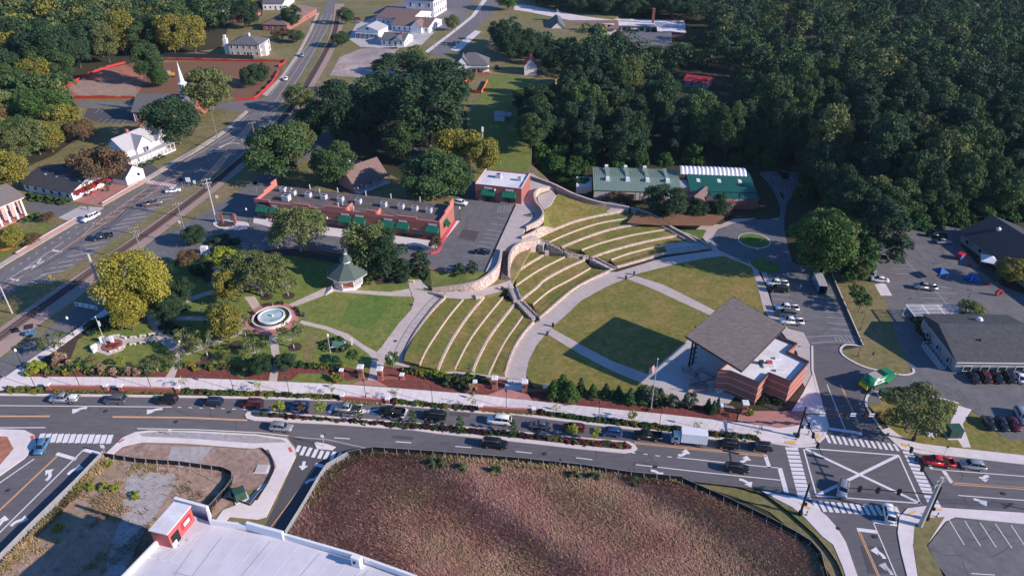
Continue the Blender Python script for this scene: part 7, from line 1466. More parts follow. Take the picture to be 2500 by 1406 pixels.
def strip_plants(a,b,n,keys,hr,rr,label,group,z=None,jy=1.0):
 A_=[T(*p)for p in PX(a)];B_=[T(*p)for p in PX(b)];A_=resamp(A_,200);B_=resamp(B_,200)
 for i in range(n):
  k=int((i+random.uniform(.1,.9))/n*199);p=A_[k].lerp(B_[k],random.uniform(.12,.88));key=random.choice(keys)
  if 'strip' in group:STRIP.append((key,p+Vector((0,0,.1)),random.uniform(*hr),random.uniform(*rr)));continue
  plant(key,p+Vector((0,0,.15)),random.uniform(*hr),random.uniform(*rr),'shrub',label[key]if isinstance(label,dict)else label,'shrub',group)
LBm={'bushplum':'low plum coloured shrub planted in the median','bush':'low green shrub planted in the median','bushgold':'low golden grass tuft planted in the median','bushred':'low red flowering shrub planted in the median','tanbush':'tan grass tuft planted in the median','bushrust':'rusty low shrub planted in the median'}
strip_plants("640,1009 876,1028 1120,1046 1160,1049","640,1018 876,1034 1120,1051 1160,1058",34,['bush','bushgold','bushrust','bushplum'],(.5,1.0),(.5,.9),LBm,'median planting')
strip_plants("930,1032 1260,1059 1330,1066","930,1037 1260,1066 1330,1074",46,['bushplum','bushplum','bush'],(.5,.9),(.6,1.0),LBm,'median planting')
strip_plants("1330,1066 1394,1072 1534,1084","1330,1076 1419,1087 1534,1096",40,['bushred','bushplum','bush','bushgold','bushrust'],(.5,.9),(.55,.9),LBm,'median planting')
LBs={k:v.replace('in the median','in the strip beside the kerb')for k,v in LBm.items()}
strip_plants("20,948 110,949","20,957 110,960",16,['bush','bushgold'],(.6,1.1),(.7,1.2),LBs,'kerb strip planting')
strip_plants("440,951 635,959 830,968","440,961 635,966 830,974",52,['bush','bushgold','bushplum','bush'],(.5,1.0),(.6,1.1),LBs,'kerb strip planting')
strip_plants("955,977 1165,996","955,985 1165,1001",32,['bushplum','bush','bushgold','bush'],(.5,.9),(.6,1.1),LBs,'kerb strip planting')
strip_plants("1310,1004 1460,1023 1609,1039 1770,1059 1850,1069","1310,1012 1460,1031 1609,1047 1716,1063 1850,1073",84,['bush','bush','bushgold','bushplum'],(.5,1.0),(.6,1.1),LBs,'kerb strip planting')
for a,b in(("125,950 260,952","125,958 260,960"),("300,953 436,956","300,961 436,964"),("840,975 945,983","840,979 945,987"),("1176,1000 1300,1008","1176,1004 1300,1012")):strip_plants(a,b,16,['bushgold'],(.3,.5),(.5,.7),LBs,'kerb strip planting')
LBb={'bushrust':'rusty shrub in the mulch beds above the sidewalk','bush':'green shrub in the mulch beds above the sidewalk','bushdark':'dark green shrub in the mulch beds above the sidewalk','tanbush':'tan feathery grass in the mulch beds above the sidewalk','bushgold':'golden shrub in the mulch beds above the sidewalk','bushfresh':'yellow green shrub in the mulch beds above the sidewalk','bushplum':'plum coloured shrub in the mulch beds above the sidewalk','bushred':'red shrub in the mulch beds above the sidewalk'}
strip_plants("110,893 240,897 360,905","110,915 240,915 360,917",34,['bush','tanbush','bushgold','bushrust','bushdark'],(.8,1.5),(.8,1.3),LBb,'bed planting')
strip_plants("440,890 500,885 590,900","440,905 520,905 590,912",14,['bushrust','bush','bushgold'],(.8,1.3),(.8,1.2),LBb,'bed planting')
strip_plants("690,885 770,893 840,895","690,893 770,900 840,900",26,['bush','bushdark','bushgold','bush'],(.8,1.3),(.7,1.1),LBb,'bed planting')
strip_plants("985,898 1093,914 1198,925","985,915 1093,930 1190,945",44,['bush','bushgold','bushdark','bushfresh','bushrust'],(.9,1.6),(.8,1.4),LBb,'bed planting')
strip_plants("1560,985 1680,988 1780,1004","1500,1000 1680,1010 1780,1022",12,['bushplum','bush'],(.5,.8),(.5,.8),LBb,'bed planting')
for key,q,h,r,lab in(('bushfresh','85,905',2.6,2.8,'big yellow green shrub at the western corner'),('tanbush','150,888',3.4,2.2,'tall tan feathery grass at the western corner'),('tanbush','252,910',2.0,1.3,'first round tan grass by the memorial lawn'),('tanbush','275,912',2.0,1.3,'second round tan grass by the memorial lawn'),('tanbush','315,910',2.1,1.3,'third round tan grass by the memorial lawn'),('tanbush','335,911',2.0,1.4,'fourth round tan grass by the memorial lawn'),('bushgold','820,925',2.2,1.7,'golden grass mound left of the gate paving'),('tanbush','1150,955',2.4,1.6,'tan shrub left of the middle gate pillar'),('bush','1095,935',2.4,1.8,'green shrub in the middle of the gate bed'),('bush','1120,940',2.6,1.9,'larger green shrub right in the gate bed'),('bushfresh','1828,1010',1.6,1.3,'yellow shrub beside the right gate pillar'),('bushdark','235,800',2.4,3.2,'dark round shrub mass behind the memorial'),('bushdark','262,795',2.6,3.0,'second dark shrub mass behind the memorial'),('bushdark','420,806',1.6,2.2,'dark low shrub beside the main park path'),('bushdark','405,800',1.4,2.0,'dark low shrub at the path crossing'),('bush','455,755',1.5,1.6,'round bright shrub above the horizontal park path'),('youngr','228,890',2.6,1.4,'little orange tree on the memorial lawn'),('young','300,892',2.6,1.2,'little yellow tree on the memorial lawn')):
 p=PX(q)[0];plant(key,T(*p),h,r,'shrub',lab,'shrub')
for i,q in enumerate(zz(620,700,"670,570 680,595 720,530 770,510 810,500 830,510 790,605 830,605 860,590 880,570 660,545")):plant('bush',T(*q),1.0,1.0,'shrub','clipped green shrub in the ring round the green utility cover','shrub','ring of clipped shrubs')
for i,q in enumerate(zz(1860,700,"1960,790 2140,795 2290,795 2460,800")):plant('bush',Z(q[0],q[1],0),1.9,1.7,'shrub','round clipped shrub against the front wall of the clinic','shrub','clipped shrubs by the clinic')
for q in zz(1860,700,"1490,330 1510,370 1540,410 1570,450 1600,490 1640,530"):plant('bushdark',Z(q[0],q[1],0),2.0,2.2,'shrub','dark hedge shrub along the end wall of the clinic','shrub','hedge at the clinic end wall')
for q in zz(1240,700,"2410,1105 2440,1080"):plant('bushdark',Z(q[0],q[1],0),1.4,1.1,'shrub','round dark shrub at the foot of the stage building','shrub','shrubs at the stage building')
for q in PX("1868,980 1890,978 1900,985"):plant('bushdark',Z(q[0],q[1],0),1.3,1.0,'shrub','round dark shrub at the foot of the stage building','shrub','shrubs at the stage building')
for q in PX("75,482 88,486 102,488 116,490 130,492 145,494 158,496"):plant('bush',T(*q),2.2,2.2,'shrub','clipped hedge shrub in front of the white restaurant','shrub','restaurant hedge')
for q in PX("290,425 222,478 265,468"):plant('colum',T(*q),5.0,.8,'columnar_shrub','narrow dark cypress on the restaurant terrace','shrub','terrace cypresses')
for q in PX("60,540 75,533 90,528 350,405 365,398 380,392 395,385"):plant('bush',T(*q),1.4,1.8,'shrub','clipped green shrub in the front gardens by the left road','shrub','front garden shrubs')
for q in zz(0,1046,"860,560 990,560 1090,580 555,960 1030,350 1290,640"):plant('bushfresh',T(*q),1.2,1.2,'shrub','green weed bush on the vacant lot','shrub','vacant lot weeds')
for q in zz(620,1046,"1780,340 1690,350 2300,410 1970,390")+zz(1240,1046,"630,460 820,470 1200,520"):plant('bush',T(*q),1.6,1.5,'shrub','green weed bush at the edge of the dry field','shrub','field weeds')
def joined(name,label,cat,items):
 V,F,MI,mats=[],[],[],[];n=0
 for key,p,h,r in items:
  cm,tm,h0,r0=PROTO[key];k=len(cm.vertices);co=np.empty(3*k);cm.vertices.foreach_get('co',co);co=co.reshape(-1,3)*np.array([r/r0,r/r0,h/h0])+np.array(p)
  if cm.materials[0]not in mats:mats.append(cm.materials[0])
  V.append(co);MI.append(np.full(k//4,mats.index(cm.materials[0]),np.int32));n+=k
 V=np.concatenate(V);me=bpy.data.meshes.new(name);me.vertices.add(n);me.vertices.foreach_set('co',V.ravel());me.loops.add(n);me.loops.foreach_set('vertex_index',np.arange(n,dtype=np.int32));me.polygons.add(n//4)
 me.polygons.foreach_set('loop_start',np.arange(0,n,4,dtype=np.int32));me.polygons.foreach_set('loop_total',np.full(n//4,4,np.int32))
 for m_ in mats:me.materials.append(m_)
 me.polygons.foreach_set('material_index',np.concatenate(MI));me.update();me.validate();setp(link(name,me),label,cat,None,'stuff')
joined('kerb_strip_planting','low mixed ground cover in the planting strip beside the kerb','ground cover',STRIP)
# --- lamps
def lamp(base,h,label,lvl='t',m='black_metal',arm=False,head='offwhite'):
 p=tp(base[0],base[1],lvl);t=thing('street_lamp',label,'lamp',p)
 MB().lathe([(.16,0),(.14,.5),(.07,.7)],8).build('base',m,t);MB().tube((0,0,.5),(0,0,h),.07,.05,6).build('pole',m,t)
 if arm:
  MB().tube((0,0,h),(-.8,0,h+.05),.04,.04,5).build('arm',m,t);bx(t,'lamp_head',m,-1.2,-.6,-.16,.16,h-.05,h+.08)
 else:MB().lathe([(.12,h),(.26,h+.15),(.28,h+.5),(.10,h+.75),(.03,h+.9)],8).build('lantern',head,t)
side_l="87,947 197,948 369,948 570,953 707,962 893,970 1056,986 1236,996 1461,1024 1610,1038 1770,1057"
nms=['first','second','third','fourth','fifth','sixth','seventh','eighth','ninth','tenth','eleventh']
for i,q in enumerate(PX(side_l)):lamp(q,4.6,f'{nms[i]} dark lamp post from the left along the sidewalk',head='dark_metal')
lamp((180,818),4.6,'lamp post on the western corner walk beside the service road');lamp((57,898),4.6,'lamp post at the lower end of the western corner walk')
lamp((809,874),6.2,'tall pale lamp post on the park lawn near the green cover',m='offwhite');lamp((448,868),3.6,'low lamp post at the fork of the park paths');lamp((500,787),3.6,'low lamp post beside the horizontal park path')
for q,lab in(((803,563),'lamp post in front of the middle of the shop row'),((1123,538),'lamp post at the right end of the shop row'),((1208,493),'lamp post in front of the white roofed shop'),((607,541),'lamp post at the left end of the shop row')):lamp(q,3.8,lab,lvl=HT)
for q,h,lab in(((2099.7,805.7),5.4,'upper lot lamp on the verge beside the stage parking'),((2094,869.7),5.4,'lower lot lamp on the verge beside the stage parking'),((2355,749),5.4,'lot lamp behind the white pergola'),((2332,562),7,'leaning lot lamp at the back of the side lot'),((2040,690),5.4,'lot lamp beside the trailer')):lamp(q,h,lab,lvl=0,arm=True,m='dark_metal')
for q in zz(620,700,"1505,85 1485,180 1385,300 1295,430 1210,575"):
 t=thing('bollard_light','thin dark bollard light along the left edge of the plaza ramp','bollard',T(*q),group='plaza bollards');MB().tube((0,0,0),(0,0,.95),.07,.06,6).build('post','black_metal',t);MB().lathe([(.09,.95),(.09,1.05),(.03,1.1)],6).build('cap','dark_metal',t)
 # --- bins
def bin_(q,lvl,m,label):
 t=thing('litter_bin',label,'bin',tp(q[0],q[1],lvl));MB().lathe([(.27,0),(.32,.85),(.34,.9)],10).build('body',m,t);MB().lathe([(.34,.9),(.30,1.02),(.12,1.08)],10).build('lid','dark_metal',t)
bin_((1350,797),0,'black_metal','black litter bin at the mouth of the lower lawn path');bin_((1336,818),0,PAINT['blue'],'blue recycling bin at the mouth of the lower lawn path');bin_((1548,671),0,PAINT['blue'],'blue recycling bin at the mouth of the upper lawn path');bin_((1528,681),0,'black_metal','black litter bin at the mouth of the upper lawn path');bin_((1052,708),'t','black_metal','black litter bin at the left end of the curved stone wall');bin_((1226,708),'t','black_metal','black litter bin at the foot of the steep stair');bin_((742,772),'t',PAINT['blue'],'blue bin beside the fountain benches')
for i,x in enumerate(range(7)):bin_((1976+7*i,668+.6*i),0,PAINT['green']if i not in(5,)else 'refuse_yellow',nms[i]+' green wheeled bin from the left in the row under the sunlit tree' if i!=5 else 'yellow topped bin in the row under the sunlit tree')
# --- brick gate pillars and low walls
def pillar(q,h,w,label,lvl='t',emblem=True):
 p=tp(q[0],q[1],lvl);t=thing('gate_pillar',label,'pillar',p,-.06);bx(t,'shaft','brick',-w/2,w/2,-w/2,w/2,-.4,h);MB().box(-w/2-.15,w/2+.15,-w/2-.15,w/2+.15,h,h+.28,.06).build('cap','white',t);bx(t,'plinth','brick_bright',-w/2-.06,w/2+.06,-w/2-.06,w/2+.06,-.4,.35)
 if emblem:
  mb=MB();n=14
  for i in range(n):
   a,b=2*math.pi*i/n,2*math.pi*(i+1)/n;mb.tube((.3*math.cos(a),-w/2-.05,h*.66+.3*math.sin(a)),(.3*math.cos(b),-w/2-.05,h*.66+.3*math.sin(b)),.07,.07,4)
  mb.build('wreath','leaf_dark',t);MB().tube((0,0,h+.28),(0,0,h+.75),.05,.03,5).build('finial','black_metal',t)
 return p
PL=[('883,920 ','left pillar of the western gate with a wreath'),('930,925','right pillar of the western gate with a wreath'),('1208,947','left pillar of the middle gate with a wreath'),('1281,956','right pillar of the middle gate with a wreath'),('1815,1008','brick pillar with a wreath beside the stage corner')]
low=['835,914','982,925','1160,942','1331,955','1762,1000']
for(q,lab),lq,k in zip(PL,low,range(5)):
 a=pillar(PX(q)[0],2.9,1.15,lab);b=pillar(PX(lq)[0],1.25,.75,'low capped brick post beside the '+lab.replace(' with a wreath',''),emblem=False)
 t=thing('garden_wall','low brick wall between the '+lab.replace(' with a wreath','')+' and its low post','wall');mb=MB();wall_line(mb,[a,b],.4,[a.z-.4,b.z-.4],[a.z+.75,b.z+.75]);mb.build('wall','brick',t);railing('rail_panel',[a,b],[a.z+.75,b.z+.75],t,.55,1.2,bars=3)
for s,lab in(("121,950 262,952",'first low brick wall from the left in the kerb strip'),("298,953 437,957",'second low brick wall from the left in the kerb strip'),("837,976 947,984",'third low brick wall from the left in the kerb strip'),("1173,1001 1303,1008",'fourth low brick wall from the left in the kerb strip')):
 a,b=TW(s);t=thing('garden_wall',lab,'wall');mb=MB();wall_line(mb,[a,b],.4,[a.z-.3,b.z-.3],[a.z+1.0,b.z+1.0]);mb.build('wall','brick',t);mb=MB();wall_line(mb,[a,b],.5,[a.z+1.0,b.z+1.0],[a.z+1.1,b.z+1.1]);mb.build('coping','brick_bright',t)
 for p in(a,b):
  bx(t,'post','brick',p.x-.4,p.x+.4,p.y-.4,p.y+.4,p.z-.3,p.z+1.35);MB().box(p.x-.5,p.x+.5,p.y-.5,p.y+.5,p.z+1.35,p.z+1.55,.05).build('cap','white',t)
t=thing('iron_gate','grey iron gate across the foot of the promenade','gate');railing('gate_leaf',ZW("1236,938 1262,940",0),.1,t,1.7,.35,'dark_metal',2);railing('gate_leaf',ZW("1264,940 1280,942",0),.1,t,1.7,.35,'dark_metal',2)
# --- flagpoles
mat('flag_red',(.50,.03,.05),rough=.8);mat('flag_blue',(.03,.05,.22),rough=.8)
def flagpole(q,h,label,lvl,fl=True):
 p=tp(q[0],q[1],lvl);t=thing('flagpole',label,'flagpole',p);MB().lathe([(.2,0),(.2,.25),(.1,.3),(.06,h)],8).build('pole','conc_pole',t);MB().lathe([(.02,h),(.14,h+.1),(.14,h+.22),(.02,h+.32)],8).build('finial','white',t);return t,p
t,p=flagpole((1589.6,996),13.5,'tall flagpole with a hanging striped flag by the sidewalk',0)
fl=thing('flag','red and white striped flag with blue corner hanging from the tall flagpole','flag',p)
for i in range(13):
 mb=MB();vs=[];n=6
 for j in range(n+1):
  u=j/n;x=-.1-u*1.35;z=12.8-i*.17-u*1.6;y=.18*math.sin(u*7+i*.12);vs+=[(x,y,z),(x,y,z-.172)]
 mb.add(vs,[(2*j,2*j+2,2*j+3,2*j+1)for j in range(n)]);mb.build('stripe','flag_red' if i%2==0 else 'white',fl)
mb=MB();vs=[]
for j in range(4):
 u=j/3*.42;x=-.1-u*1.35;y=.18*math.sin(u*7)-.03;z=12.8-u*1.6;vs+=[(x,y,z),(x,y,z-1.2)]
mb.add(vs,[(2*j,2*j+2,2*j+3,2*j+1)for j in range(3)]);mb.build('canton','flag_blue',fl)
# --- memorial
mc=T(262,845);t=thing('memorial','white stone memorial slabs round a circle of red flowers','memorial',mc)
for x,y,w,d,h,rz in((-1.6,1.5,1.2,.35,1.7,.4),(1.0,.8,.7,.45,2.4,.1),(-2.4,-1.2,1.5,.35,1.3,1.1),(-1.8,-2.2,1.0,.3,.9,1.2)):
 o=bx(t,'slab','white',-w/2,w/2,-d/2,d/2,0,h);o.location=(x,y,0);o.rotation_euler=(0,0,rz)
MB().lathe([(2.2,0),(2.2,.3),(1.7,.32)],16,(1.2,.2,0)).build('ring','brick',t)
fb=link('flower_bed',PROTO['bushred'][0],t,(1.2,.2,.2));fb.scale=(2.2,2.2,.7)
tt,pp_=flagpole((259,843),8,'flagpole of the white memorial','t');bx(tt,'flag','white',-.05,.5,-.05,.05,5.6,7.0)
for i,q in enumerate(zz(0,700,"1110,475 1185,490 1275,490 1365,475 1450,460 1270,555 1365,540 1465,525 1560,550 1165,585 1080,620")):
 p=T(*q);b=thing('stone_bench','white stone bench beside the memorial path','bench',p,(.15,-.4,.1,.15,.2,.15,.12,.1,-.7,.6,.5)[i],group='memorial benches');bx(b,'seat','offwhite',-.75,.75,-.25,.25,.40,.5)
 for s in(-1,1):bx(b,'leg','offwhite',s*.5-.1,s*.5+.1,-.18,.18,0,.40)
 # --- fountain
fp=T(664,778);t=thing('fountain','round fountain basin with pale water inside a planted brick ring','fountain',fp)
def ring(p,nm,m,r0,r1,z0,z1,n=40):
 mb=MB();mb.lathe([(r0,z0),(r1,z0),(r1,z1),(r0,z1),(r0,z0)],n);mb.f=mb.f[:-2];o=mb.build(nm,m,p);fixn(o.data);return o
mat('fountain_water',(.50,.62,.68),(.62,.70,.74),(.12,.34,.38),scale=.5,scale3=.28,rough=.08,f3=.9,spec=.6)
ring(t,'outer_wall','concrete',4.35,4.75,0,.75);ring(t,'planting_ring','mulch_dark',3.3,4.35,.2,.5);ring(t,'basin_wall','white',2.9,3.3,.2,1.0);MB().lathe([(2.92,.3),(2.92,.82)],36).build('water','fountain_water',t);MB().lathe([(.3,.8),(.2,1.2),(.35,1.3)],8,(.3,0,0)).build('nozzle','offwhite',t)
for i in range(26):
 a=2*math.pi*i/26;pt=link('bedding_plant',PROTO['bush' if(i<7 or i>22)else 'bushplum'][0],t,(3.82*math.cos(a),3.82*math.sin(a),.5));pt.scale=(.42,.42,.32 if i%3 else .2)
for i,(q,rz)in enumerate((((655,748),.3),((683,744),.1),((618,768),-.8),((722,757),-.7),((730,768),-1.1))):
 b=thing('park_bench','dark slatted bench round the fountain paving','bench',T(*q),rz,'fountain benches')
 for k in range(4):bx(b,'seat_slat','black_metal',-1.0,1.0,-.25+.13*k,-.16+.13*k,.42,.46)
 for k in range(3):bx(b,'back_slat','black_metal',-1.0,1.0,.27,.31,.55+.14*k,.64+.14*k)
 for s in(-1,1):bx(b,'leg','black_metal',s*.9-.04,s*.9+.04,-.25,.3,0,.42)
b=thing('picnic_table','black picnic table standing on the upper plaza','table',Z(1298,528,HT)+Vector((0,0,.1)),.2);bx(b,'top','black_metal',-.9,.9,-.4,.4,.72,.77)
for s in(-1,1):bx(b,'bench','black_metal',-.9,.9,s*.75-.14,s*.75+.14,.42,.46);bx(b,'frame','black_metal',s*.6-.04,s*.6+.04,-.75,.75,.38,.42);bx(b,'leg','black_metal',s*.6-.04,s*.6+.04,-.06,.06,0,.72)
for i,q in enumerate(PX("651,725 705,722 720,847 577,842 507,873 455,852")):
 p=T(*q);sheet('tree_ring',[p+Vector((math.cos(a)*1.6,math.sin(a)*1.6,0))for a in np.linspace(0,6.283,17)[:-1]],'mulch_dark',.05)
 # --- cabinets, covers, hydrants, small boxes
def cabinet(q,lvl,L,W,H,m,label,rz=0,cat='cabinet',name='utility_cabinet'):
 t=thing(name,label,cat,tp(q[0],q[1],lvl),rz);bx(t,'pad','concrete',-L/2-.3,L/2+.3,-W/2-.3,W/2+.3,-.05,.14);MB().box(-L/2,L/2,-W/2,W/2,.14,H,.03).build('body',m,t);bx(t,'lid',m,-L/2-.04,L/2+.04,-W/2-.04,W/2+.04,H,H+.08);bx(t,'door_seam','dark_metal',-.02,.02,-W/2-.012,-W/2+.01,.3,H-.1);return t
mat('cabinet_green',(.035,.085,.06),rough=.55);mat('cover_green',(.10,.22,.15),rough=.6)
cabinet((2325,1062),0,2.6,2.2,2.2,'cabinet_green','large green transformer cabinet on the corner lawn');cabinet((588,1215),'t',2.0,1.8,2.0,'cabinet_green','green transformer cabinet behind the parking deck',.6);cabinet((501,618),'t',1.8,1.3,2.0,'white','white service cabinet beside the curved park path');cabinet((572,1206),'t',1.2,1.0,1.0,'cabinet_green','small low green box beside the transformer behind the deck',.6)
cabinet((826,842),'t',2.6,1.8,.5,'cover_green','low green utility cover inside the ring of shrubs');cabinet((2270,1063),0,.8,.5,.6,'white','small white box on the corner lawn');cabinet((640,1145),'t',2.2,1.8,.25,'concrete_grey','flat concrete vault cover beside the side street walk');cabinet((2152,965),0,1.2,1.2,1.6,'cabinet_green','green cabinet half hidden by the corner tree')
def hydrant(q,lvl,m,label):
 t=thing('hydrant',label,'hydrant',tp(q[0],q[1],lvl));MB().lathe([(.2,0),(.16,.1),(.16,.65),(.22,.68),(.18,.85),(.05,.95)],10).build('body',m,t);MB().tube((-.3,0,.5),(.3,0,.5),.09,.09,6).build('outlet',m,t)
mat('hydrant_yellow',(.75,.60,.02),rough=.5);hydrant((1010,690),'t','hydrant_yellow','yellow hydrant on the small pad left of the curved wall')
t=thing('notice_post','white notice post above the curved stone wall','sign',T(1142,688));bx(t,'panel','white',-.35,.35,-.06,.06,.3,2.6);bx(t,'foot','dark_metal',-.1,.1,-.05,.05,0,.3)
t=thing('notice_post','white notice post beside the green utility cover','sign',T(860,845));bx(t,'panel','white',-.2,.2,-.06,.06,.3,2.4);bx(t,'foot','dark_metal',-.1,.1,-.05,.05,0,.3)
p=Z(560,546,HT);t=thing('lot_sign','brick framed lot sign with grey shop name panels','sign',p+Vector((0,0,.2)),-.1)
for s in(-1,1):bx(t,'post','brick',s*2.0-.35,s*2.0+.35,-.3,.3,0,3.2)
for k in range(3):bx(t,'name_panel','steel' if k else 'offwhite',-1.65,1.65,-.08,.08,.7+k*.65,1.2+k*.65)
mb=MB();mb.path([(-1.7,0,3.0),(-.9,0,3.5),(0,0,3.65),(.9,0,3.5),(1.7,0,3.0)],.12,5).build('arch','cabinet_green',t);bx(t,'header_panel','dark_metal',-1.6,1.6,-.06,.06,2.65,3.2)
# --- road signs
mat('sign_yellow',(.80,.42,.02),rough=.5);mat('sign_lime',(.55,.80,.02),rough=.5)
def sign(q,h,label,m='white',w=.75,hh=.9,diamond=False,lvl='t',rz=0):
 t=thing('road_sign',label,'sign',tp(q[0],q[1],lvl),rz);MB().tube((0,0,0),(0,0,h),.05,.04,5).build('post','galv',t)
 if diamond:MB().add([(0,-.06,h-w*.1),(w*.75,-.06,h+w*.65),(0,-.06,h+w*1.4),(-w*.75,-.06,h+w*.65)],[(0,1,2,3),(3,2,1,0)]).build('plate',m,t)
 else:bx(t,'plate',m,-w/2,w/2,-.06,-.03,h-hh,h)
for a in(((628,470),2.6,'orange diamond warning sign at the left end of the shop row','sign_yellow',1.0,.9,True),((448,462),2.8,'lime crossing sign left of the white sedan','sign_lime',.9,.9,True),((345,448),2.8,'lime crossing sign beside the restaurant terrace','sign_lime',.9,.9,True),((463,455),3.2,'back of a tall white sign beside the railway','white',1.6,1.6),((478,458),2.6,'second white sign beside the railway','white',.9,1.2),((442,556),2.4,'white sign on the verge behind the golden tree','white',.8,.9),((532,492),2.2,'small white sign on the railway verge','white',.8,.9),((792,1090),3.4,'sign on the concrete traffic island','white',.7,.8),((125,682),1.4,'yellow marker at the striped triangle','sign_yellow',.8,.6),((2160,1078),2.5,'back of a sign by the right hand crosswalk','dark_metal',.6,.8),((1367,1140),2.5,'thin dark sign post at the field fence','dark_metal',.4,.8),((2126,880),2.6,'thin dark sign post on the verge point','dark_metal',.5,1.0),((2305,1110),2.6,'dark sign post beside the red pickup','dark_metal',.5,.6),((258,1108),2.6,'white backed sign at the left side street corner','white',.8,.9),((420,1064),1.8,'small white stub sign on the gravel strip','white',.6,.5)):sign(*a)
# --- traffic signals
mat('signal_lens',(.10,.03,.01),rough=.3)
def mast(base,arms,h,label,lvl='t'):
 p=tp(base[0],base[1],lvl);t=thing('traffic_signal',label,'traffic signal',p);MB().lathe([(.42,0),(.40,.9),(.22,1.3),(.18,h),(.14,h+1.2)],10).build('pole','black_metal',t)
 for end,sigs,z in arms:
  e=Z(end[0],end[1],p.z+z)-p;s=Vector((0,0,z-.3));a=MB().tube(s,e,.13,.07,6).build('mast_arm','black_metal',t);d=(e-s);d.normalize();sx_=Vector((d.y,-d.x,0))
  for f,k in sigs:
   c_=s.lerp(e,f)
   if k=='s':
    o=MB().obox((c_.x,c_.y),(d.x,d.y),.55,.35,c_.z-.75,c_.z+.55).build('signal_head','black_metal',t)
    for j in range(3):mb=MB();mb.obox((c_.x+sx_.x*.2,c_.y+sx_.y*.2),(d.x,d.y),.26,.10,c_.z-.6+j*.38,c_.z-.36+j*.38);mb.build('lens','signal_lens',o)
   else:MB().obox((c_.x,c_.y),(d.x,d.y),1.1,.06,c_.z-.45,c_.z+.45).build('name_plate','white',t)
 bx(t,'pedestrian_signal','black_metal',.25,.65,-.2,.2,2.6,3.2)
 return t
mast((1946.4,1067),[((2190,1014),[(.2,'w'),(.45,'s'),(.53,'w'),(.66,'s'),(.73,'w'),(.8,'s')],6.8),((2008,1112),[(.28,'s'),(.52,'s'),(.76,'s')],6.8)],7.2,'black traffic signal with two mast arms at the stage corner')
mast((2262,1268),[((2066,1190),[(.42,'s'),(.65,'s'),(.85,'s')],7.0),((2217,1083),[(.5,'s'),(.7,'s'),(.88,'s')],7.0)],7.4,'black traffic signal with two mast arms at the lower right corner')
mast((1953,1256),[],7.0,'slim black signal pole beside the lower left crosswalk');mast((2229,1076),[],5.0,'slim black signal pole by the upper right crosswalk')
for q,lab in(((1943,1074),'short push button post beside the stage corner signal'),((1972,1062),'push button post by the tactile pad at the stage corner'),((2286,1262),'push button post at the lower right corner'),((1968,1258),'push button post beside the lower left crosswalk')):
 t=thing('push_button_post',lab,'post',T(*q));MB().lathe([(.16,0),(.12,.3),(.06,.4),(.06,1.3)],8).build('post','black_metal',t);bx(t,'button_box','black_metal',-.1,.1,-.14,.0,.95,1.2)
 # --- utility poles and wires
TOPS={}
def upole(key,base,h,label,lvl='t',m='wood_pole',arms=1,rz=.5,r=.2):
 p=tp(base[0],base[1],lvl);t=thing('utility_pole',label,'utility pole',p,rz);MB().tube((0,0,-.3),(0,0,h),r,r*.65,8).build('pole',m,t)
 for k in range(arms):
  bx(t,'crossarm',m,-1.3,1.3,-.07,.07,h-.5-k*1.1,h-.35-k*1.1)
  for x in(-1.1,-.4,.4,1.1):MB().tube((x,0,h-.35-k*1.1),(x,0,h-.05-k*1.1),.06,.05,5).build('insulator','offwhite',t)
 if arms>1:
  for x in(-.5,.5):MB().lathe([(.25,h-3.2),(.28,h-2.2),(.1,h-2.1)],8,(x,.3,0)).build('transformer','steel',t)
 TOPS[key]=(p,h,rz)
upole('a',(260,746),15.0,'thick grey utility pole between the railway and the golden tree',m='conc_pole',arms=0,r=.42);upole('b',(459.5,596),13.2,'utility pole beside the dark round tree by the service road',arms=1);upole('c',(528.6,543.5),14.5,'tall pale utility pole with transformers at the sign island',m='conc_pole',arms=2,r=.24);upole('d',(352,640),11.0,'utility pole rising behind the golden tree',arms=2);upole('e',(630,375),12,'utility pole beside the striped crossing by the railway');upole('f',(531,341),12.5,'utility pole in front of the big dark magnolia');upole('g',(758,86),13,'utility pole beside the road at the top');upole('h',(30,765),8,'leaning pale pole at the left edge beside the railway',m='conc_pole',arms=0)
for i,(q,lab)in enumerate((((1061,128),'first utility pole along the far road'),((1090,119),'second utility pole along the far road'),((1114,117),'third utility pole along the far road'),((1173,60),'fourth utility pole along the far road'),((1388,124),'utility pole beside the chapel'),((785,275),'utility pole among the trees right of the railway'))):upole('k%d'%i,q,13,lab,arms=1 if i in(3,5)else 0,r=.16)
upole('m',(2246,1284),12.6,'massive pale utility pole at the lower right corner',m='conc_pole',arms=2,r=.46);upole('n',(2900,1330),12.6,'utility pole beyond the right edge',m='conc_pole',arms=1)
t=thing('antenna_mast','slim white antenna mast behind the white roofed shop','mast',T(1180,400));MB().tube((0,0,0),(0,0,12),.12,.08,6).build('pole','white',t);bx(t,'antenna','white',-.35,.35,-.3,.3,12,13.6)
def wire(k1,k2,label,xs=(-1.1,-.4,.4,1.1),dz=0.0,sag=.5):
 for i,x in enumerate(xs):
  P=[]
  for k in(k1,k2):
   p,h,rz=TOPS[k];P.append(Vector((p.x+x*math.cos(rz),p.y+x*math.sin(rz),p.z+h-.1-dz)))
  pts=[P[0].lerp(P[1],u)-Vector((0,0,sag*4*u*(1-u)))for u in np.linspace(0,1,9)]
  setp(MB().path(pts,.05,3).build('power_line','wire'),label,'wire','overhead power lines')
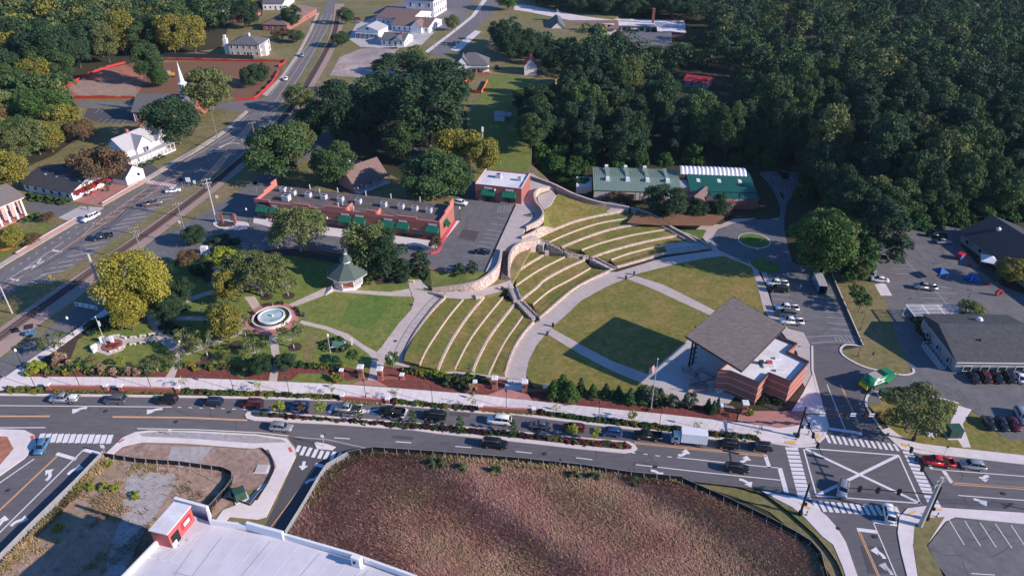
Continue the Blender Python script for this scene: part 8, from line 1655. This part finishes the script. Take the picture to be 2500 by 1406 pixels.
wire('a','d','overhead line between the thick grey pole and the pole behind the golden tree',(-.6,.6));wire('d','c','overhead line from the golden tree to the tall pole with transformers',(-1.1,.4));wire('b','c','overhead line between the two poles by the sign island',(-.4,1.1));wire('c','e','overhead line from the transformer pole up to the crossing pole',(-1.1,-.4,.4,1.1));wire('e','k5','overhead line from the crossing pole into the trees',(-.4,.4));wire('f','e','overhead line across the left road at the crossing',(-.4,.4));wire('h','a','overhead line from the left edge to the thick grey pole',(0,));wire('m','n','overhead line leaving the massive pole to the right',(-1.1,-.4,.4,1.1));wire('k0','k1','overhead line along the far road between its first poles',(0,));wire('k1','k2','overhead line along the far road between its middle poles',(0,));wire('k2','k3','overhead line along the far road to its last pole',(0,))
# --- tents and play things in the side lot
mat('tent_blue',(.01,.09,.33),rough=.7);mat('tent_white',(.72,.72,.74),rough=.7);mat('toy_red',(.45,.02,.05),rough=.4);mat('toy_blue',(.02,.16,.50),rough=.5)
def tent(q,s,m,label,rz=0):
 t=thing('canopy_tent',label,'tent',Z(q[0],q[1],0),rz);h=2.3;MB().add([(-s,-s,h),(s,-s,h),(s,s,h),(-s,s,h),(0,0,h+1.1),(-s,-s,h-.25),(s,-s,h-.25),(s,s,h-.25),(-s,s,h-.25)],[(0,1,4),(1,2,4),(2,3,4),(3,0,4),(0,5,6,1),(1,6,7,2),(2,7,8,3),(3,8,5,0)]).build('cover',m,t)
 for a in(-1,1):
  for b in(-1,1):MB().tube((a*s,b*s,0),(a*s,b*s,h),.04,.04,5).build('leg','galv',t)
tent((2290,678),1.5,'tent_blue','blue canopy tent standing alone in the side lot',.3);tent((2412,650),2.5,'tent_white','big white canopy tent beside the dark roofed building',-.5)
t=thing('inflatable','blue segmented inflatable near the orange tree','inflatable',Z(2372,684,0))
for i in range(8):
 a=i*math.pi/4;MB().tube((.3*math.cos(a),.3*math.sin(a),1.7),(1.7*math.cos(a),1.7*math.sin(a),.25),.35,.42,7).build('segment','toy_blue' if i%2 else 'tent_blue',t)
def torus(name,label,q,R0,r0,m,up=True):
 t=thing(name,label,'inflatable',Z(q[0],q[1],0));n=16
 for i in range(n):
  a,b=2*math.pi*i/n,2*math.pi*(i+1)/n
  p_,q_=[((R0*math.cos(u),0,R0+r0+R0*math.sin(u))if up else(R0*math.cos(u),R0*math.sin(u),r0))for u in(a,b)]
  if i%2==0:pass
  MB().tube(p_,q_,r0,r0,7).build('tube_segment',m,t)
 return t
torus('inflatable_ring','upright red inflatable ring at the right of the side lot',(2436,722),.75,.28,'toy_red');torus('inflatable_ring','low red inflatable ring beside the orange tree',(2408,694),.6,.22,'toy_red',False);torus('inflatable_ring','red inflatable ring left of the white tent',(2366,650),.5,.2,'toy_red',False)
t=thing('ticket_booth','red and blue play booth beside the dark roofed building','booth',Z(2342,632,0),.6);bx(t,'wall','toy_red',-1,1,-.7,.7,0,1.9);bx(t,'panel','toy_blue',-1.05,.1,-.75,-.6,.2,1.5);bx(t,'side_flap','orange_fabric',1.02,1.2,-.7,.7,0,1.8)
for i,q in enumerate(PX("215,478 232,470 246,458 272,452 232,482 285,440")):
 t=thing('parasol','small red parasol on the restaurant terrace','parasol',T(*q),group='terrace parasols');MB().tube((0,0,0),(0,0,2.2),.04,.04,5).build('pole','galv',t);MB().lathe([(1.1,1.9),(.05,2.5)],8).build('canopy','roof_red',t)
t=thing('barricade','red and white striped barrier across the service road','barrier',T(212,753),-.28)
for k in range(3):bx(t,'board','white',-3.4,3.4,-.05,.05,.3+k*.4,.55+k*.4)
for k in range(4):bx(t,'red_stripe','flag_red',-3.0+k*1.8,-2.2+k*1.8,-.07,.07,.3+.4,.55+.4)
for x in(-3,0,3):bx(t,'foot','galv',x-.05,x+.05,-.5,.5,0,.1);bx(t,'upright','galv',x-.05,x+.05,-.04,.04,.1,1.4)
t=thing('solar_trailer','blue trailer with a tilted solar panel beside the railway','trailer',T(78,818),.4);bx(t,'box',PAINT['lightblue'],-1.1,1.1,-.6,.6,.5,1.1);MB().add([(-1,-.7,2.2),(1,-.7,2.2),(1,.7,2.7),(-1,.7,2.7)],[(0,1,2,3),(3,2,1,0)]).build('solar_panel','roof_black',t);bx(t,'mast','galv',-.06,.06,-.06,.06,1.1,2.45)
for s in(-1,1):link('wheel',VEH['sedan'][1],t,(0,s*.75,.36))
t=thing('excavator','small orange and grey excavator in the depot','excavator',T(418,188),.3);mat('machine_orange',(.60,.24,.06),rough=.5);bx(t,'track','trim',-1.6,1.6,-1.2,-.6,0,.7);bx(t,'track','trim',-1.6,1.6,.6,1.2,0,.7);bx(t,'body','machine_orange',-1.0,1.8,-1.1,1.1,.8,1.9);bx(t,'cab','grey_siding',-1.2,.2,-1.0,.2,1.0,3.0);MB().tube((-1.2,.5,1.6),(-3.2,.5,3.2),.22,.18,6).build('boom','machine_orange',t);MB().tube((-3.2,.5,3.2),(-4.0,.5,.8),.16,.14,6).build('stick','machine_orange',t);bx(t,'bucket','trim',-4.5,-3.8,0,1.0,.1,.8)
t=thing('soil_heap','heap of red soil inside the depot fence','heap',T(255,188));mb=MB();mb.lathe([(7,-.1),(5.5,.8),(3.4,2.0),(1.4,2.9),(.3,3.2)],14,sx=1.3);mb.build('heap','red_soil',t,smooth=True)
for i,(q,lab)in enumerate((((215,512),'person in dark clothes standing on the driveway apron'),((221,516),'person in pink walking on the driveway apron'),((1943,714),'person in dark clothes standing behind the trailer'),((1952,708),'person in grey standing beside the open trailer'))):
 p=T(*q)if i<2 else Z(q[0],q[1],0)
 me=bpy.data.meshes.new('body');J=[(0,0,.95),(0,.02,1.15),(0,0,1.42),(0,0,1.52),(0,-.01,1.64),(.11,0,.92),(.12,-.05,.5),(.12,.02,.06),(.13,-.12,.04),(-.11,0,.92),(-.12,.06,.5),(-.12,.10,.06),(-.13,-.02,.04),(.2,0,1.40),(.27,.05,1.12),(.26,-.08,.90),(-.2,0,1.40),(-.27,-.03,1.12),(-.24,-.14,.92),(0,-.01,1.74)]
 E_=[(0,1),(1,2),(2,3),(3,4),(4,19),(0,5),(5,6),(6,7),(7,8),(0,9),(9,10),(10,11),(11,12),(2,13),(13,14),(14,15),(2,16),(16,17),(17,18)]
 rad=[.16,.15,.17,.06,.10,.10,.075,.05,.045,.10,.075,.05,.045,.07,.05,.04,.07,.05,.04,.07]
 me.from_pydata(J,E_,[]);o=bpy.data.objects.new('person',me);COL.objects.link(o);md_=o.modifiers.new('skin','SKIN');sk=me.skin_vertices[0].data
 for k,r_ in enumerate(rad):sk[k].radius=(r_,r_*.8)
 sk[0].use_root=True;o.modifiers.new('sub','SUBSURF').levels=1
 dg=bpy.context.evaluated_depsgraph_get();m2=bpy.data.meshes.new_from_object(o.evaluated_get(dg));bpy.data.objects.remove(o)
 m2.materials.clear();m2.materials.append(M(['dark_metal','pink_paint','dark_metal','grey_siding'][i]));root=link('person',m2,None,p,random.uniform(0,6));setp(root,lab,'person')
 mat('skin%d'%i,(.42,.26,.19),rough=.6);MB().lathe([(.02,1.56),(.095,1.62),(.105,1.70),(.07,1.80),(.01,1.83)],8,(0,-.01,0)).build('head','skin%d'%i,root);MB().lathe([(.11,1.70),(.11,1.78),(.06,1.85),(.01,1.86)],8,(0,.02,0)).build('hair','bark',root)
 # ------------------------------------------------------------ wear on the asphalt: sealed cracks and patches
mat('crack_seal',(.035,.033,.036),rough=.7);mat('patch_asphalt',(.075,.07,.076),(.09,.085,.09),scale=2,rough=.9)
def cracks(parent,quad,n,lvl,rg,off,m='crack_seal',w=.07):
 Q=[tp(q[0],q[1],lvl)for q in PX(quad)]
 for i in range(n):
  u,v=rg.random(),rg.random();p=Q[0].lerp(Q[1],u).lerp(Q[3].lerp(Q[2],u),v);a=rg.uniform(0,6.28);pts=[p]
  for k in range(rg.randint(5,12)):a+=rg.uniform(-.6,.6);p=p+Vector((math.cos(a),math.sin(a),0))*rg.uniform(.7,1.4);pts.append(p)
  stripe(pts,w,m,'sealed_crack',parent,off,None if lvl=='t' else lvl)
rg=random.Random(4)
cracks(street,"100,1000 600,1010 600,1040 100,1040",7,'t',rg,.034);cracks(street,"900,1060 1700,1130 1700,1150 900,1090",9,'t',rg,.034);cracks(street,"1980,1120 2500,1160 2500,1230 2000,1220",7,'t',rg,.034);cracks(lot,"1120,520 1240,520 1180,650 1000,640",12,HT,rg,.062);cracks(bpy.data.objects['side_lot'],"2180,600 2330,600 2480,740 2200,720",16,0,rg,.033);cracks(bpy.data.objects['side_lot'],"2240,960 2480,940 2500,1010 2380,1000",7,0,rg,.033);cracks(LRD,"60,660 300,520 500,380 200,600",12,'t',rg,.045);cracks(lotr,"1900,690 2030,690 2090,830 1980,830",7,0,rg,.044);cracks(nlot,"2320,1300 2500,1300 2500,1400 2330,1400",6,0,rg,.04)
for q,lv,par_ in(("1100,1006 1150,1009 1146,1018 1096,1015",'t',street),("2100,1330 2160,1336 2180,1400 2120,1400",'t',street),("40,1010 90,1011 88,1016 38,1015",'t',street),("960,1062 1010,1066 1006,1074 955,1070",'t',street),("2400,640 2450,676 2430,690 2385,655",0,bpy.data.objects['side_lot']),("1130,560 1170,566 1160,590 1118,582",HT,lot)):
 sheet('asphalt_patch',[tp(a,b,lv)for a,b in PX(q)],'patch_asphalt',.038 if lv!=HT else .058,None if lv=='t' else lv,parent=par_)
 # ------------------------------------------------------------ the air
mb=MB();mb.box(-950,950,-60,1550,-2.0,125);hz=mb.build('haze','white');hz.data.materials.clear()
hm=bpy.data.materials.new('haze_air');hm.use_nodes=True;nt=hm.node_tree;nt.nodes.remove(nt.nodes['Principled BSDF'])
pv=nt.nodes.new('ShaderNodeVolumePrincipled');pv.inputs['Color'].default_value=(.55,.77,1.0,1);pv.inputs['Density'].default_value=.00004;pv.inputs['Anisotropy'].default_value=0.1
nt.links.new(pv.outputs[0],nt.nodes['Material Output'].inputs['Volume']);hz.data.materials.append(hm);setp(hz,kind='stuff')
